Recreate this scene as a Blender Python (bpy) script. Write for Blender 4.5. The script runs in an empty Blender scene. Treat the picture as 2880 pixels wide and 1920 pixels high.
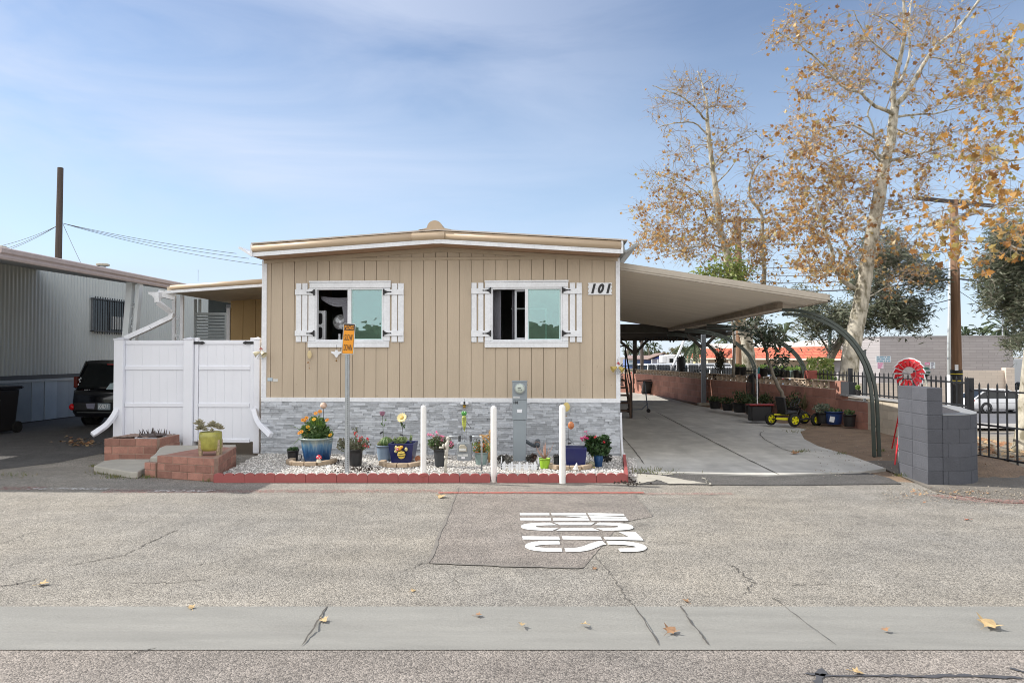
import bpy, math, random
from mathutils import Vector, Matrix, noise
R = math.radians
sc = bpy.context.scene
COL = sc.collection
random.seed(7)
V = Vector

# ------------------------------------------------------------------ camera
F, H = 1960.0, 1.73
YAW, PITCH = math.atan(110/F), math.atan(42/F)
cd = bpy.data.cameras.new('camera'); cam = bpy.data.objects.new('camera', cd); COL.objects.link(cam)
cd.sensor_width = 36; cd.lens = 36*F/2880; cd.clip_start = .05; cd.clip_end = 6000
cam.location = (0, 0, H); cam.rotation_euler = (math.pi/2+PITCH, 0, YAW)
sc.camera = cam
cr = V((math.cos(YAW), math.sin(YAW), 0))
cf = V((-math.sin(YAW)*math.cos(PITCH), math.cos(YAW)*math.cos(PITCH), math.sin(PITCH)))
cu = cr.cross(cf)
CO = V((0, 0, H))
hf = V((-math.sin(YAW), math.cos(YAW), 0))            # the road runs square to this
def ray(px, py): return cf + cr*((px-1440)/F) + cu*((960-py)/F)
def PY(px, py, Y): d = ray(px, py); return CO + d*(Y/d.y)      # survey: point seen at (px,py) standing at distance Y
def PX(px, py, X): d = ray(px, py); return CO + d*(X/d.x)
def PJ(p):
    q = V(p)-CO; c = q.dot(cf); return 1440+F*q.dot(cr)/c, 960-F*q.dot(cu)/c
def PG(px, py, z=0.0): d = ray(px, py); return CO + d*((z-H)/d.z)
def RD(a, b, z=0.0): p = cr*a + hf*b; return V((p.x, p.y, z))   # road frame

# ------------------------------------------------------------------ world, sun, exposure
TS = V((-1.25, .22, 1.05)).normalized()
EL = math.asin(TS.z); AZ = math.atan2(TS.x, TS.y)
w = bpy.data.worlds.new('World'); sc.world = w; w.use_nodes = True
nt = w.node_tree; nt.nodes.clear()
out = nt.nodes.new('ShaderNodeOutputWorld'); bg = nt.nodes.new('ShaderNodeBackground')
sky = nt.nodes.new('ShaderNodeTexSky'); sky.sky_type = 'NISHITA'; sky.sun_disc = False
sky.sun_elevation = EL; sky.sun_rotation = AZ
sky.air_density = 1.0; sky.dust_density = .1; sky.ozone_density = 1.0
tc = nt.nodes.new('ShaderNodeTexCoord'); mp = nt.nodes.new('ShaderNodeMapping')
mp.inputs['Rotation'].default_value = (0, R(-24), R(20)); mp.inputs['Scale'].default_value = (1.0, 1.5, 4.2)
n1 = nt.nodes.new('ShaderNodeTexNoise'); n1.inputs['Scale'].default_value = 1.6; n1.inputs['Detail'].default_value = 9
n1.inputs['Roughness'].default_value = .55; n1.inputs['Distortion'].default_value = .6
rp = nt.nodes.new('ShaderNodeMapRange'); rp.inputs['From Min'].default_value = .36; rp.inputs['From Max'].default_value = .62
rp.inputs['To Min'].default_value = 0; rp.inputs['To Max'].default_value = .9
sx = nt.nodes.new('ShaderNodeSeparateXYZ')
lf = nt.nodes.new('ShaderNodeMapRange'); lf.inputs['From Min'].default_value = .2; lf.inputs['From Max'].default_value = -.4
lf.inputs['To Min'].default_value = .12; lf.inputs['To Max'].default_value = 1.0
ml = nt.nodes.new('ShaderNodeMath'); ml.operation = 'MULTIPLY'
mx = nt.nodes.new('ShaderNodeMix'); mx.data_type = 'RGBA'; mx.inputs[7].default_value = (4.6, 5.1, 6.3, 1)
tint = nt.nodes.new('ShaderNodeMix'); tint.data_type = 'RGBA'; tint.blend_type = 'MULTIPLY'; tint.inputs[0].default_value = 1
tint.inputs[7].default_value = (.98, .95, .97, 1)
L = nt.links.new
L(tc.outputs['Generated'], mp.inputs[0]); L(mp.outputs[0], n1.inputs['Vector']); L(n1.outputs[0], rp.inputs[0])
L(tc.outputs['Generated'], sx.inputs[0]); L(sx.outputs[0], lf.inputs[0])
L(rp.outputs[0], ml.inputs[0]); L(lf.outputs[0], ml.inputs[1]); L(ml.outputs[0], mx.inputs[0])
# bright cloud bank added behind the camera as unseen fill light for the facade
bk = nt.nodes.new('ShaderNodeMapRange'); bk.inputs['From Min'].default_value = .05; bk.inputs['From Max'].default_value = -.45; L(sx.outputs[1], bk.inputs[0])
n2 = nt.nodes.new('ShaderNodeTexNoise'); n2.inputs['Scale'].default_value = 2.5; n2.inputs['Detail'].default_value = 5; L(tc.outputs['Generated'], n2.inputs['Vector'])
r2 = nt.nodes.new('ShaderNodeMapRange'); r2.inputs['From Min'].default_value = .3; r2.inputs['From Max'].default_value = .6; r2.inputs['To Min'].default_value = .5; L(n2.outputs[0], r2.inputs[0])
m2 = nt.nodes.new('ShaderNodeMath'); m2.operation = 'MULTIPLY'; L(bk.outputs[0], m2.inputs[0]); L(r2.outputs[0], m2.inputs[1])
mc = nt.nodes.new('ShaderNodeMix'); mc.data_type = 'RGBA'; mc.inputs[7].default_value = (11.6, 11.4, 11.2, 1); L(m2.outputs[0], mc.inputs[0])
L(sky.outputs[0], tint.inputs[6]); L(tint.outputs[2], mx.inputs[6]); hz = nt.nodes.new('ShaderNodeMapRange'); hz.inputs['From Min'].default_value = .42; hz.inputs['From Max'].default_value = -.02; hz.inputs['To Max'].default_value = .75; L(sx.outputs[2], hz.inputs[0])
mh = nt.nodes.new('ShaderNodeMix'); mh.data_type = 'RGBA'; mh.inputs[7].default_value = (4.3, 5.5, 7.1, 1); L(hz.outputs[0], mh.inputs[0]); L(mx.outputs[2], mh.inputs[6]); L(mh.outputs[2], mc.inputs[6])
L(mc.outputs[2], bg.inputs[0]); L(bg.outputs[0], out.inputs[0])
bg.inputs[1].default_value = .075
sl = bpy.data.lights.new('sun', 'SUN'); so = bpy.data.objects.new('sun', sl); COL.objects.link(so)
sl.energy = 2.8; sl.angle = R(.5); sl.color = (1, .95, .87)
so.rotation_euler = TS.to_track_quat('Z', 'Y').to_euler(); so.location = (-20, 5, 30)
vs = sc.view_settings; vs.view_transform = 'Standard'; vs.look = 'None'; vs.gamma = 1; vs.exposure = 1.06
sc.cycles.max_bounces = 8; sc.cycles.transparent_max_bounces = 16; sc.cycles.use_denoising = True; sc.cycles.filter_width = 1.0

# ------------------------------------------------------------------ mesh helpers
ORG = {}
def tagd(o, label=None, cat=None, group=None, kind=None):
    if label: o['label'] = label
    if cat: o['category'] = cat
    if group: o['group'] = group
    if kind: o['kind'] = kind
    return o
def thing(name, label, cat, loc, group=None):
    o = bpy.data.objects.new(name, None); COL.objects.link(o); o.location = V(loc)
    o.empty_display_size = .2; ORG[o] = V(loc)
    return tagd(o, label, cat, group)
def kids(o): return [c for c in bpy.data.objects if c.parent == o]
def copy_tree(o, loc, label=None, rotz=None, group=None, scale=None):
    def cp(s, par):
        c = s.copy(); COL.objects.link(c)
        if par: c.parent = par
        for k in kids(s): cp(k, c)
        return c
    n = cp(o, None); n.location = V(loc)
    if label: n['label'] = label
    if group: n['group'] = group
    if rotz is not None: n.rotation_euler = (0, 0, rotz)
    if scale: n.scale = (scale,)*3
    ORG[n] = V(loc)
    return n
BOXF = [(0,3,2,1),(4,5,6,7),(0,1,5,4),(1,2,6,5),(2,3,7,6),(3,0,4,7)]
class MB:
    def __init__(s): s.v = []; s.f = []; s.m = []; s.mi = 0; s.sm = []; s.smooth = False
    def add(s, vs_, fs):
        b = len(s.v); s.v += [tuple(p) for p in vs_]
        for f in fs: s.f.append(tuple(i+b for i in f)); s.m.append(s.mi); s.sm.append(s.smooth)
        return s
    def box(s, x0, x1, y0, y1, z0, z1):
        return s.add([(x0,y0,z0),(x1,y0,z0),(x1,y1,z0),(x0,y1,z0),(x0,y0,z1),(x1,y0,z1),(x1,y1,z1),(x0,y1,z1)], BOXF)
    def obox(s, c, ax, ay, az, hx, hy, hz):
        c = V(c); P = []
        for dz in (-1, 1):
            for dx, dy in ((-1,-1),(1,-1),(1,1),(-1,1)): P.append(c+ax*hx*dx+ay*hy*dy+az*hz*dz)
        return s.add(P, BOXF)
    def bar(s, p0, p1, wd, ht, up=V((0,0,1))):
        p0, p1 = V(p0), V(p1); d = p1-p0; l = d.length; d.normalize()
        sd = d.cross(up)
        if sd.length < 1e-4: sd = d.cross(V((0,1,0)))
        sd.normalize(); u2 = sd.cross(d)
        return s.obox((p0+p1)/2, d, sd, u2, l/2, wd/2, ht/2)
    def loop(s, rings, closed_ring=True, caps=True):
        n = len(rings[0]); vv = [p for r in rings for p in r]; ff = []
        for i in range(len(rings)-1):
            for j in range(n if closed_ring else n-1):
                k = (j+1) % n
                ff.append((i*n+j, i*n+k, (i+1)*n+k, (i+1)*n+j))
        if caps and closed_ring:
            ff.append(tuple(reversed(range(n)))); ff.append(tuple(range((len(rings)-1)*n, len(rings)*n)))
        return s.add(vv, ff)
    def tube(s, pts, r, n=8, caps=True, flat=1.0):
        pts = [V(p) for p in pts]; k = len(pts)
        rr = r if isinstance(r, (list, tuple)) else [r]*k
        rings = []; a = None
        for i, p in enumerate(pts):
            d = (pts[min(i+1, k-1)]-pts[max(i-1, 0)])
            d = d.normalized() if d.length > 1e-9 else V((0,0,1))
            if a is None:
                a = d.cross(V((0,0,1)))
                if a.length < .1: a = V((1,0,0)) - d*d.x
            else: a = a - d*a.dot(d)
            a.normalize(); b = d.cross(a)
            rings.append([p + (a*math.cos(t)+b*math.sin(t)*flat)*rr[i] for t in [2*math.pi*j/n for j in range(n)]])
        return s.loop(rings, True, caps)
    def sweep(s, pts, wd, ht, up=V((0,0,1))):
        pts = [V(p) for p in pts]; rings = []
        for i, p in enumerate(pts):
            d = (pts[min(i+1, len(pts)-1)]-pts[max(i-1, 0)]).normalized()
            sd = d.cross(up)
            if sd.length < 1e-4: sd = V((1,0,0))
            sd.normalize(); u2 = sd.cross(d)
            rings.append([p+sd*wd/2*a+u2*ht/2*b for a, b in ((-1,-1),(1,-1),(1,1),(-1,1))])
        return s.loop(rings)
    def lathe(s, c, prof, n=20, axis=None, caps=False, sx=1, sy=1):
        c = V(c); z = V(axis) if axis is not None else V((0,0,1)); z.normalize()
        x = z.orthogonal().normalized() if axis is not None else V((1,0,0)); y = z.cross(x)
        rings = [[c+x*r*sx*math.cos(2*math.pi*j/n)+y*r*sy*math.sin(2*math.pi*j/n)+z*h for j in range(n)] for r, h in prof]
        return s.loop(rings, True, caps)
    def cyl(s, c, r, h, n=16, axis=None): return s.lathe(c, [(r,0),(r,h)], n, axis, True)
    def ball(s, c, r, n=10, m=7, sq=(1,1,1)):
        c = V(c); rings = []
        for i in range(m+1):
            t = math.pi*i/m
            rings.append([c+V((max(1e-4,math.sin(t))*math.cos(2*math.pi*j/n)*r*sq[0], max(1e-4,math.sin(t))*math.sin(2*math.pi*j/n)*r*sq[1], -math.cos(t)*r*sq[2])) for j in range(n)])
        return s.loop(rings, True, True)
    def prism(s, poly, d):
        d = V(d); P = [V(p) for p in poly]; n = len(P)
        return s.add(P+[p+d for p in P], [tuple(range(n)), tuple(reversed(range(n, 2*n)))]+[(i, i+n, (i+1)%n+n, (i+1)%n) for i in range(n)])
    def face(s, poly): return s.add(poly, [tuple(range(len(poly)))])
    def build(s, name, mats, parent=None, label=None, cat=None, group=None, kind=None, origin=None, bevel=0, seg=1, auto=False):
        if not isinstance(mats, (list, tuple)): mats = [mats]
        if parent is not None: o0 = ORG[parent]
        elif origin is not None: o0 = V(origin)
        else:
            xs = [p[0] for p in s.v]; ys = [p[1] for p in s.v]; zs = [p[2] for p in s.v]
            o0 = V(((min(xs)+max(xs))/2, (min(ys)+max(ys))/2, min(zs)))
        me = bpy.data.meshes.new(name)
        me.from_pydata([(p[0]-o0.x, p[1]-o0.y, p[2]-o0.z) for p in s.v], [], s.f)
        for m_ in mats: me.materials.append(m_)
        me.polygons.foreach_set('material_index', s.m)
        me.polygons.foreach_set('use_smooth', s.sm)
        me.update()
        import bmesh
        if len(s.f) < 60000:
            bm = bmesh.new(); bm.from_mesh(me)
            if not getattr(s, 'flat', False): bmesh.ops.recalc_face_normals(bm, faces=bm.faces)
            bm.to_mesh(me); bm.free()
        o = bpy.data.objects.new(name, me); COL.objects.link(o); ORG[o] = o0
        if parent is not None: o.parent = parent
        else: o.location = o0
        if bevel:
            b = o.modifiers.new('bevel', 'BEVEL'); b.width = bevel; b.segments = seg; b.limit_method = 'ANGLE'; b.angle_limit = R(40)
        return tagd(o, label, cat, group, kind)
def text(s, size, M4, name, mt, parent, ext=.002, bold=0, shear=0, sx=1.0, align='CENTER', label=None, space=1.0, fit=None):
    c = bpy.data.curves.new(name, 'FONT'); c.body = s; c.size = size; c.extrude = ext; c.offset = bold; c.shear = shear
    c.align_x = align; c.align_y = 'CENTER'; c.resolution_u = 3; c.space_character = space; c.space_line = .85
    t = bpy.data.objects.new(name, c); COL.objects.link(t); bpy.context.view_layer.update()
    me = bpy.data.meshes.new_from_object(t.evaluated_get(bpy.context.evaluated_depsgraph_get()))
    bpy.data.objects.remove(t); bpy.data.curves.remove(c)
    o0 = ORG[parent]; sy = 1
    if fit:
        xs = [v.co.x for v in me.vertices]; ys = [v.co.y for v in me.vertices]
        me.transform(Matrix.Translation((-(min(xs)+max(xs))/2, -(min(ys)+max(ys))/2, 0))); sx = fit[0]/(max(xs)-min(xs)); sy = fit[1]/(max(ys)-min(ys))
    me.transform(Matrix.Translation(-o0) @ M4 @ Matrix.Diagonal((sx, sy, 1, 1)))
    me.materials.clear(); me.materials.append(mt); me.name = name
    o = bpy.data.objects.new(name, me); COL.objects.link(o); o.parent = parent; ORG[o] = o0
    if label: o['label'] = label
    return o
def frame4(c, x, y):
    x = V(x).normalized(); z = x.cross(V(y)).normalized(); y = z.cross(x)
    m = Matrix((x, y, z)).transposed().to_4x4(); m.translation = V(c); return m
def facing(c, tilt=0.0):       # text that faces the street
    return frame4(c, V((math.cos(tilt), 0, math.sin(tilt))), V((-math.sin(tilt), 0, math.cos(tilt))))

# ------------------------------------------------------------------ materials
MATS = {}
def mat(name, col, rough=.7, var=.12, scale=6, bump=0, bscale=60, metal=0, isl=0, tr=0, spec=None, stretch=None, detail=5, bdist=.01, coat=0, speck=0, spcol=None, spscale=200):
    if name in MATS: return MATS[name]
    m = bpy.data.materials.new(name); m.use_nodes = True; MATS[name] = m
    n = m.node_tree; b = n.nodes['Principled BSDF']; lk = n.links.new
    b.inputs['Roughness'].default_value = rough; b.inputs['Metallic'].default_value = metal
    if spec is not None: b.inputs['Specular IOR Level'].default_value = spec
    if coat: b.inputs['Coat Weight'].default_value = coat
    t = n.nodes.new('ShaderNodeTexCoord'); mpn = n.nodes.new('ShaderNodeMapping'); lk(t.outputs['Object'], mpn.inputs[0])
    if stretch: mpn.inputs['Scale'].default_value = stretch
    cur = None
    base = n.nodes.new('ShaderNodeRGB'); base.outputs[0].default_value = (*col, 1); cur = base.outputs[0]
    def mul(src, facsock, lo, hi):
        mr = n.nodes.new('ShaderNodeMapRange'); mr.inputs['To Min'].default_value = lo; mr.inputs['To Max'].default_value = hi
        mr.inputs['From Min'].default_value = .25 if lo != 'x' else 0; mr.inputs['From Max'].default_value = .75
        lk(facsock, mr.inputs[0])
        vm = n.nodes.new('ShaderNodeVectorMath'); vm.operation = 'SCALE'; lk(src, vm.inputs[0]); lk(mr.outputs[0], vm.inputs['Scale'])
        return vm.outputs[0]
    if var:
        nz = n.nodes.new('ShaderNodeTexNoise'); nz.inputs['Scale'].default_value = scale; nz.inputs['Detail'].default_value = detail
        nz.inputs['Roughness'].default_value = .62
        lk(mpn.outputs[0], nz.inputs['Vector']); cur = mul(cur, nz.outputs[0], 1-var, 1+var)
    if isl:
        g = n.nodes.new('ShaderNodeNewGeometry'); cur = mul(cur, g.outputs['Random Per Island'], 1-isl, 1+isl)
    if speck:
        vz = n.nodes.new('ShaderNodeTexNoise'); vz.inputs['Scale'].default_value = spscale; vz.inputs['Detail'].default_value = 2
        lk(t.outputs['Object'], vz.inputs['Vector'])
        cur = mul(cur, vz.outputs[0], 1-speck, 1+speck)
    lk(cur, b.inputs['Base Color'])
    if bump:
        bz = n.nodes.new('ShaderNodeTexNoise'); bz.inputs['Scale'].default_value = bscale; bz.inputs['Detail'].default_value = 4
        lk(mpn.outputs[0], bz.inputs['Vector'])
        bp = n.nodes.new('ShaderNodeBump'); bp.inputs['Strength'].default_value = bump; bp.inputs['Distance'].default_value = bdist
        lk(bz.outputs[0], bp.inputs['Height']); lk(bp.outputs[0], b.inputs['Normal'])
    if tr:
        o = n.nodes['Material Output']; ts = n.nodes.new('ShaderNodeBsdfTranslucent'); ms = n.nodes.new('ShaderNodeMixShader')
        lk(cur, ts.inputs[0]); ms.inputs[0].default_value = tr; lk(b.outputs[0], ms.inputs[1]); lk(ts.outputs[0], ms.inputs[2]); lk(ms.outputs[0], o.inputs[0])
    return m
def leafmat(name, cols, tr=.45, rough=.6):
    m = bpy.data.materials.new(name); m.use_nodes = True; n = m.node_tree; b = n.nodes['Principled BSDF']; lk = n.links.new
    b.inputs['Roughness'].default_value = rough
    g = n.nodes.new('ShaderNodeNewGeometry'); rmp = n.nodes.new('ShaderNodeValToRGB'); rmp.color_ramp.interpolation = 'LINEAR'
    e = rmp.color_ramp.elements
    while len(e) < len(cols): e.new(.5)
    for i, c in enumerate(cols): e[i].position = i/(len(cols)-1); e[i].color = (*c, 1)
    lk(g.outputs['Random Per Island'], rmp.inputs[0]); lk(rmp.outputs[0], b.inputs['Base Color'])
    o = n.nodes['Material Output']; ts = n.nodes.new('ShaderNodeBsdfTranslucent'); ms = n.nodes.new('ShaderNodeMixShader')
    lk(rmp.outputs[0], ts.inputs[0]); ms.inputs[0].default_value = tr; lk(b.outputs[0], ms.inputs[1]); lk(ts.outputs[0], ms.inputs[2]); lk(ms.outputs[0], o.inputs[0])
    return m
def glassmat(name, col, refl=.3):
    m = bpy.data.materials.new(name); m.use_nodes = True; n = m.node_tree; lk = n.links.new
    n.nodes.remove(n.nodes['Principled BSDF']); o = n.nodes['Material Output']
    t_ = n.nodes.new('ShaderNodeBsdfTransparent'); t_.inputs[0].default_value = (*col, 1)
    g = n.nodes.new('ShaderNodeBsdfGlossy'); g.inputs['Roughness'].default_value = .01; g.inputs[0].default_value = (.72, .88, .88, 1)
    bz = n.nodes.new('ShaderNodeTexNoise'); bz.inputs['Scale'].default_value = 3.5; bp = n.nodes.new('ShaderNodeBump'); bp.inputs['Strength'].default_value = .25; bp.inputs['Distance'].default_value = .006
    tco = n.nodes.new('ShaderNodeTexCoord'); lk(tco.outputs['Object'], bz.inputs['Vector']); lk(bz.outputs[0], bp.inputs['Height']); lk(bp.outputs[0], g.inputs['Normal'])
    fr = n.nodes.new('ShaderNodeFresnel'); fr.inputs[0].default_value = 1.5
    ad = n.nodes.new('ShaderNodeMath'); ad.operation = 'ADD'; ad.inputs[1].default_value = refl; ad.use_clamp = True
    lk(fr.outputs[0], ad.inputs[0])
    ms = n.nodes.new('ShaderNodeMixShader'); lk(ad.outputs[0], ms.inputs[0]); lk(t_.outputs[0], ms.inputs[1]); lk(g.outputs[0], ms.inputs[2]); lk(ms.outputs[0], o.inputs[0])
    return m

m_white = mat('white_paint', (.76, .78, .81), .5, .09, 5, .2, 40, speck=.06, spscale=30)
m_vinyl = mat('white_vinyl', (.79, .81, .87), .38, .035, 1.1)
m_siding = mat('tan_painted_siding', (.49, .405, .305), .75, .085, 3.2, .3, 45, stretch=(1, 1, .16), speck=.03, spscale=1.3)
m_tan = mat('tan_roof_metal', (.50, .385, .265), .45, .07, 2.5, .1, 20, stretch=(.3, 1, 1))
m_tanlight = mat('tan_trim_board', (.45, .37, .27), .7, .08, 4)
m_groove = mat('siding_groove', (.35, .285, .205), .9, .1)
m_stone = mat('grey_ledge_stone', (.49, .515, .55), .85, .16, 14, .9, 38, isl=.19, bdist=.014, stretch=(1, 1, 3))
m_brick = mat('red_brick', (.33, .165, .125), .85, .22, 9, .6, 90, isl=.2, speck=.2)
m_mortar = mat('mortar', (.33, .22, .17), .9, .15, 20, .5, 120)
m_edge = mat('red_edging_paint', (.33, .085, .08), .6, .14, 7, .35, 70)
m_conc = mat('step_concrete', (.40, .38, .33), .85, .16, 5, .5, 90, speck=.15)
m_black = mat('black_metal', (.013, .013, .015), .45, .1)
m_iron = mat('black_iron', (.016, .018, .022), .4, .15, 8)
m_blackplastic = mat('black_plastic', (.018, .018, .02), .5, .15, 5)
m_galv = mat('galvanized_steel', (.42, .45, .47), .42, .18, 22, .1, 60, metal=.45)
m_greymetal = mat('grey_enamel', (.27, .31, .34), .45, .07, 4)
m_dark = mat('dark_interior', (.26, .24, .23), .9, .1)
m_soil = mat('potting_soil', (.03, .02, .014), .95, .3, 40, .8, 80)
m_navy = mat('navy_glaze', (.012, .018, .10), .28, .1, 5)
m_rubber = mat('rubber', (.012, .012, .012), .8, .1)
m_glass = glassmat('teal_window_glass', (.52, .78, .73), .25)
m_dglass = mat('dark_car_glass', (.01, .013, .015), .06, 0)
# ------------------------------------------------------------------ ground
def asphalt(name, c1, c2, sp=(.5,.5,.47), crack=True):
    m = bpy.data.materials.new(name); m.use_nodes = True; n = m.node_tree; b = n.nodes['Principled BSDF']; lk = n.links.new
    b.inputs['Roughness'].default_value = .9
    t = n.nodes.new('ShaderNodeTexCoord')
    def nz(sc_, det=4, ro=.6):
        q = n.nodes.new('ShaderNodeTexNoise'); q.inputs['Scale'].default_value = sc_; q.inputs['Detail'].default_value = det
        q.inputs['Roughness'].default_value = ro; lk(t.outputs['Object'], q.inputs['Vector']); return q
    big = nz(.35, 6); med = nz(3, 5)
    r1 = n.nodes.new('ShaderNodeMapRange'); r1.inputs[1].default_value = .35; r1.inputs[2].default_value = .65; lk(big.outputs[0], r1.inputs[0])
    m1 = n.nodes.new('ShaderNodeMix'); m1.data_type = 'RGBA'; m1.inputs[6].default_value = (*c1, 1); m1.inputs[7].default_value = (*c2, 1); lk(r1.outputs[0], m1.inputs[0])
    vo = n.nodes.new('ShaderNodeTexVoronoi'); vo.inputs['Scale'].default_value = 105; lk(t.outputs['Object'], vo.inputs['Vector'])
    sepc = n.nodes.new('ShaderNodeSeparateColor'); lk(vo.outputs['Color'], sepc.inputs[0])
    r2 = n.nodes.new('ShaderNodeMapRange'); r2.inputs[3].default_value = .48; r2.inputs[4].default_value = 1.5; lk(sepc.outputs[0], r2.inputs[0])
    v1 = n.nodes.new('ShaderNodeVectorMath'); v1.operation = 'SCALE'; lk(m1.outputs[2], v1.inputs[0]); lk(r2.outputs[0], v1.inputs['Scale'])
    r3 = n.nodes.new('ShaderNodeMapRange'); r3.inputs[1].default_value = .3; r3.inputs[2].default_value = .7; r3.inputs[3].default_value = .84; r3.inputs[4].default_value = 1.15; lk(med.outputs[0], r3.inputs[0])
    v2 = n.nodes.new('ShaderNodeVectorMath'); v2.operation = 'SCALE'; lk(v1.outputs[0], v2.inputs[0]); lk(r3.outputs[0], v2.inputs['Scale'])
    st = n.nodes.new('ShaderNodeMapping'); st.inputs['Scale'].default_value = (.22, 1.3, 1); lk(t.outputs['Object'], st.inputs[0])
    q3 = n.nodes.new('ShaderNodeTexNoise'); q3.inputs['Scale'].default_value = 1.1; q3.inputs['Detail'].default_value = 8; q3.inputs['Roughness'].default_value = .7; lk(st.outputs[0], q3.inputs['Vector'])
    r4 = n.nodes.new('ShaderNodeMapRange'); r4.inputs[1].default_value = .35; r4.inputs[2].default_value = .65; r4.inputs[3].default_value = .86; r4.inputs[4].default_value = 1.08; lk(q3.outputs[0], r4.inputs[0])
    v3 = n.nodes.new('ShaderNodeVectorMath'); v3.operation = 'SCALE'; lk(v2.outputs[0], v3.inputs[0]); lk(r4.outputs[0], v3.inputs['Scale'])
    q5 = n.nodes.new('ShaderNodeTexVoronoi'); q5.inputs['Scale'].default_value = .8; lk(t.outputs['Object'], q5.inputs['Vector'])
    r5 = n.nodes.new('ShaderNodeMapRange'); r5.inputs[1].default_value = .03; r5.inputs[2].default_value = .09; r5.inputs[3].default_value = .72; r5.inputs[4].default_value = 1; lk(q5.outputs['Distance'], r5.inputs[0])
    v4 = n.nodes.new('ShaderNodeVectorMath'); v4.operation = 'SCALE'; lk(v3.outputs[0], v4.inputs[0]); lk(r5.outputs[0], v4.inputs['Scale'])
    lk(v4.outputs[0], b.inputs['Base Color'])
    bp = n.nodes.new('ShaderNodeBump'); bp.inputs['Strength'].default_value = .8; bp.inputs['Distance'].default_value = .006; bp.invert = True
    lk(vo.outputs['Distance'], bp.inputs['Height'])
    b2 = n.nodes.new('ShaderNodeBump'); b2.inputs['Strength'].default_value = .4; b2.inputs['Distance'].default_value = .02
    h = nz(12, 5); lk(h.outputs[0], b2.inputs['Height']); lk(bp.outputs[0], b2.inputs['Normal']); lk(b2.outputs[0], b.inputs['Normal'])
    return m
m_asph = asphalt('worn_asphalt', (.275, .25, .21), (.235, .222, .20))
m_asph2 = asphalt('worn_asphalt_pinkish', (.245, .215, .188), (.215, .195, .175))
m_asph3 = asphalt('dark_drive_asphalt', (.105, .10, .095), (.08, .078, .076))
m_drive = mat('driveway_concrete', (.50, .49, .455), .85, .24, 1.1, .3, 70, speck=.12, spscale=3.1, detail=10, stretch=(1.6, .6, 1))
m_gutter = mat('gutter_concrete', (.255, .25, .228), .85, .17, 2.2, .5, 130, speck=.16, spscale=120, detail=12, stretch=(.35, 2.2, 1))
m_dirt = mat('garden_dirt', (.24, .17, .115), .95, .3, 2.5, .9, 25, speck=.25, bdist=.03, spscale=80)
m_soil2 = mat('far_ground', (.26, .23, .19), .95, .2, .3)
m_crack = mat('crack_dark', (.095, .088, .078), .95, .2)
m_seal = mat('crack_seal', (.075, .075, .08), .6, .2, 20)
m_street = mat('street_asphalt', (.13, .13, .14), .9, .12, .8)
m_walk = mat('sidewalk_concrete', (.38, .36, .33), .9, .12, 2)

def sheet(name, poly, z, m, label=None, kind='structure', thick=0):
    b = MB(); b.flat = True
    P = [V((p[0], p[1], z)) for p in poly]
    a = sum(P[i].x*P[(i+1) % len(P)].y-P[(i+1) % len(P)].x*P[i].y for i in range(len(P)))
    if a < 0: P.reverse()
    if thick: b.flat = False; b.prism(P, (0, 0, -thick))
    else: b.face(P)
    return b.build(name, m, kind=kind, label=label, origin=(0, 0, 0))
def gz(x, y):       # the land falls away towards the public street on the right
    d = min(max(x-7.6, 0)/11, 1) if y < 34 else min(max(max(x-7.6, 0)/11, (y-36)/14), 1)
    if x < -6: d *= max(0, 1-(-6-x)/8)
    u = x/max(y, 5); k = min(max((u-.25)/.3, 0), 1); k = k*k*(3-2*k); d = d*d*(3-2*d)
    return -.03-d*(.62+1.2*k)
gxs = [-2500,-800,-200,-80,-40,-20,-10,-6,-3,0,3,5]+[7.0+k*1.2 for k in range(14)]+[26,30,36,44,54,66,80,110,160,260,500,1000,2500]
gys = [-2500,-500,-100,-30,-10,0,4,7,9,11,13,15,17,19,21,24,27,30,33,36,38,40,42,44,46,48,50,54,60,70,90,130,200,400,900,2500]
b = MB(); b.flat = True; nx = len(gxs)
b.add([(x, y, gz(x, y)) for y in gys for x in gxs], [(j*nx+i, j*nx+i+1, (j+1)*nx+i+1, (j+1)*nx+i) for j in range(len(gys)-1) for i in range(nx-1)])
b.build('ground', m_soil2, kind='structure', origin=(0,0,0))
# park road (own frame) with its concrete ribbon gutter
GN, GF = F*H/818*1.0, F*H/698
sheet('road', [RD(-60,GF), RD(60,GF), RD(60,9.5)[:], RD(7.2,9.2), RD(5.0,9.75), RD(5.0,10.45), RD(2.6,10.45), RD(2.4,12.2), RD(-7.0,12.4), RD(-60,12.4)], 0, m_asph)
sheet('road', [RD(-60,-20), RD(60,-20), RD(60,GN), RD(-60,GN)], 0, m_asph2)
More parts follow.
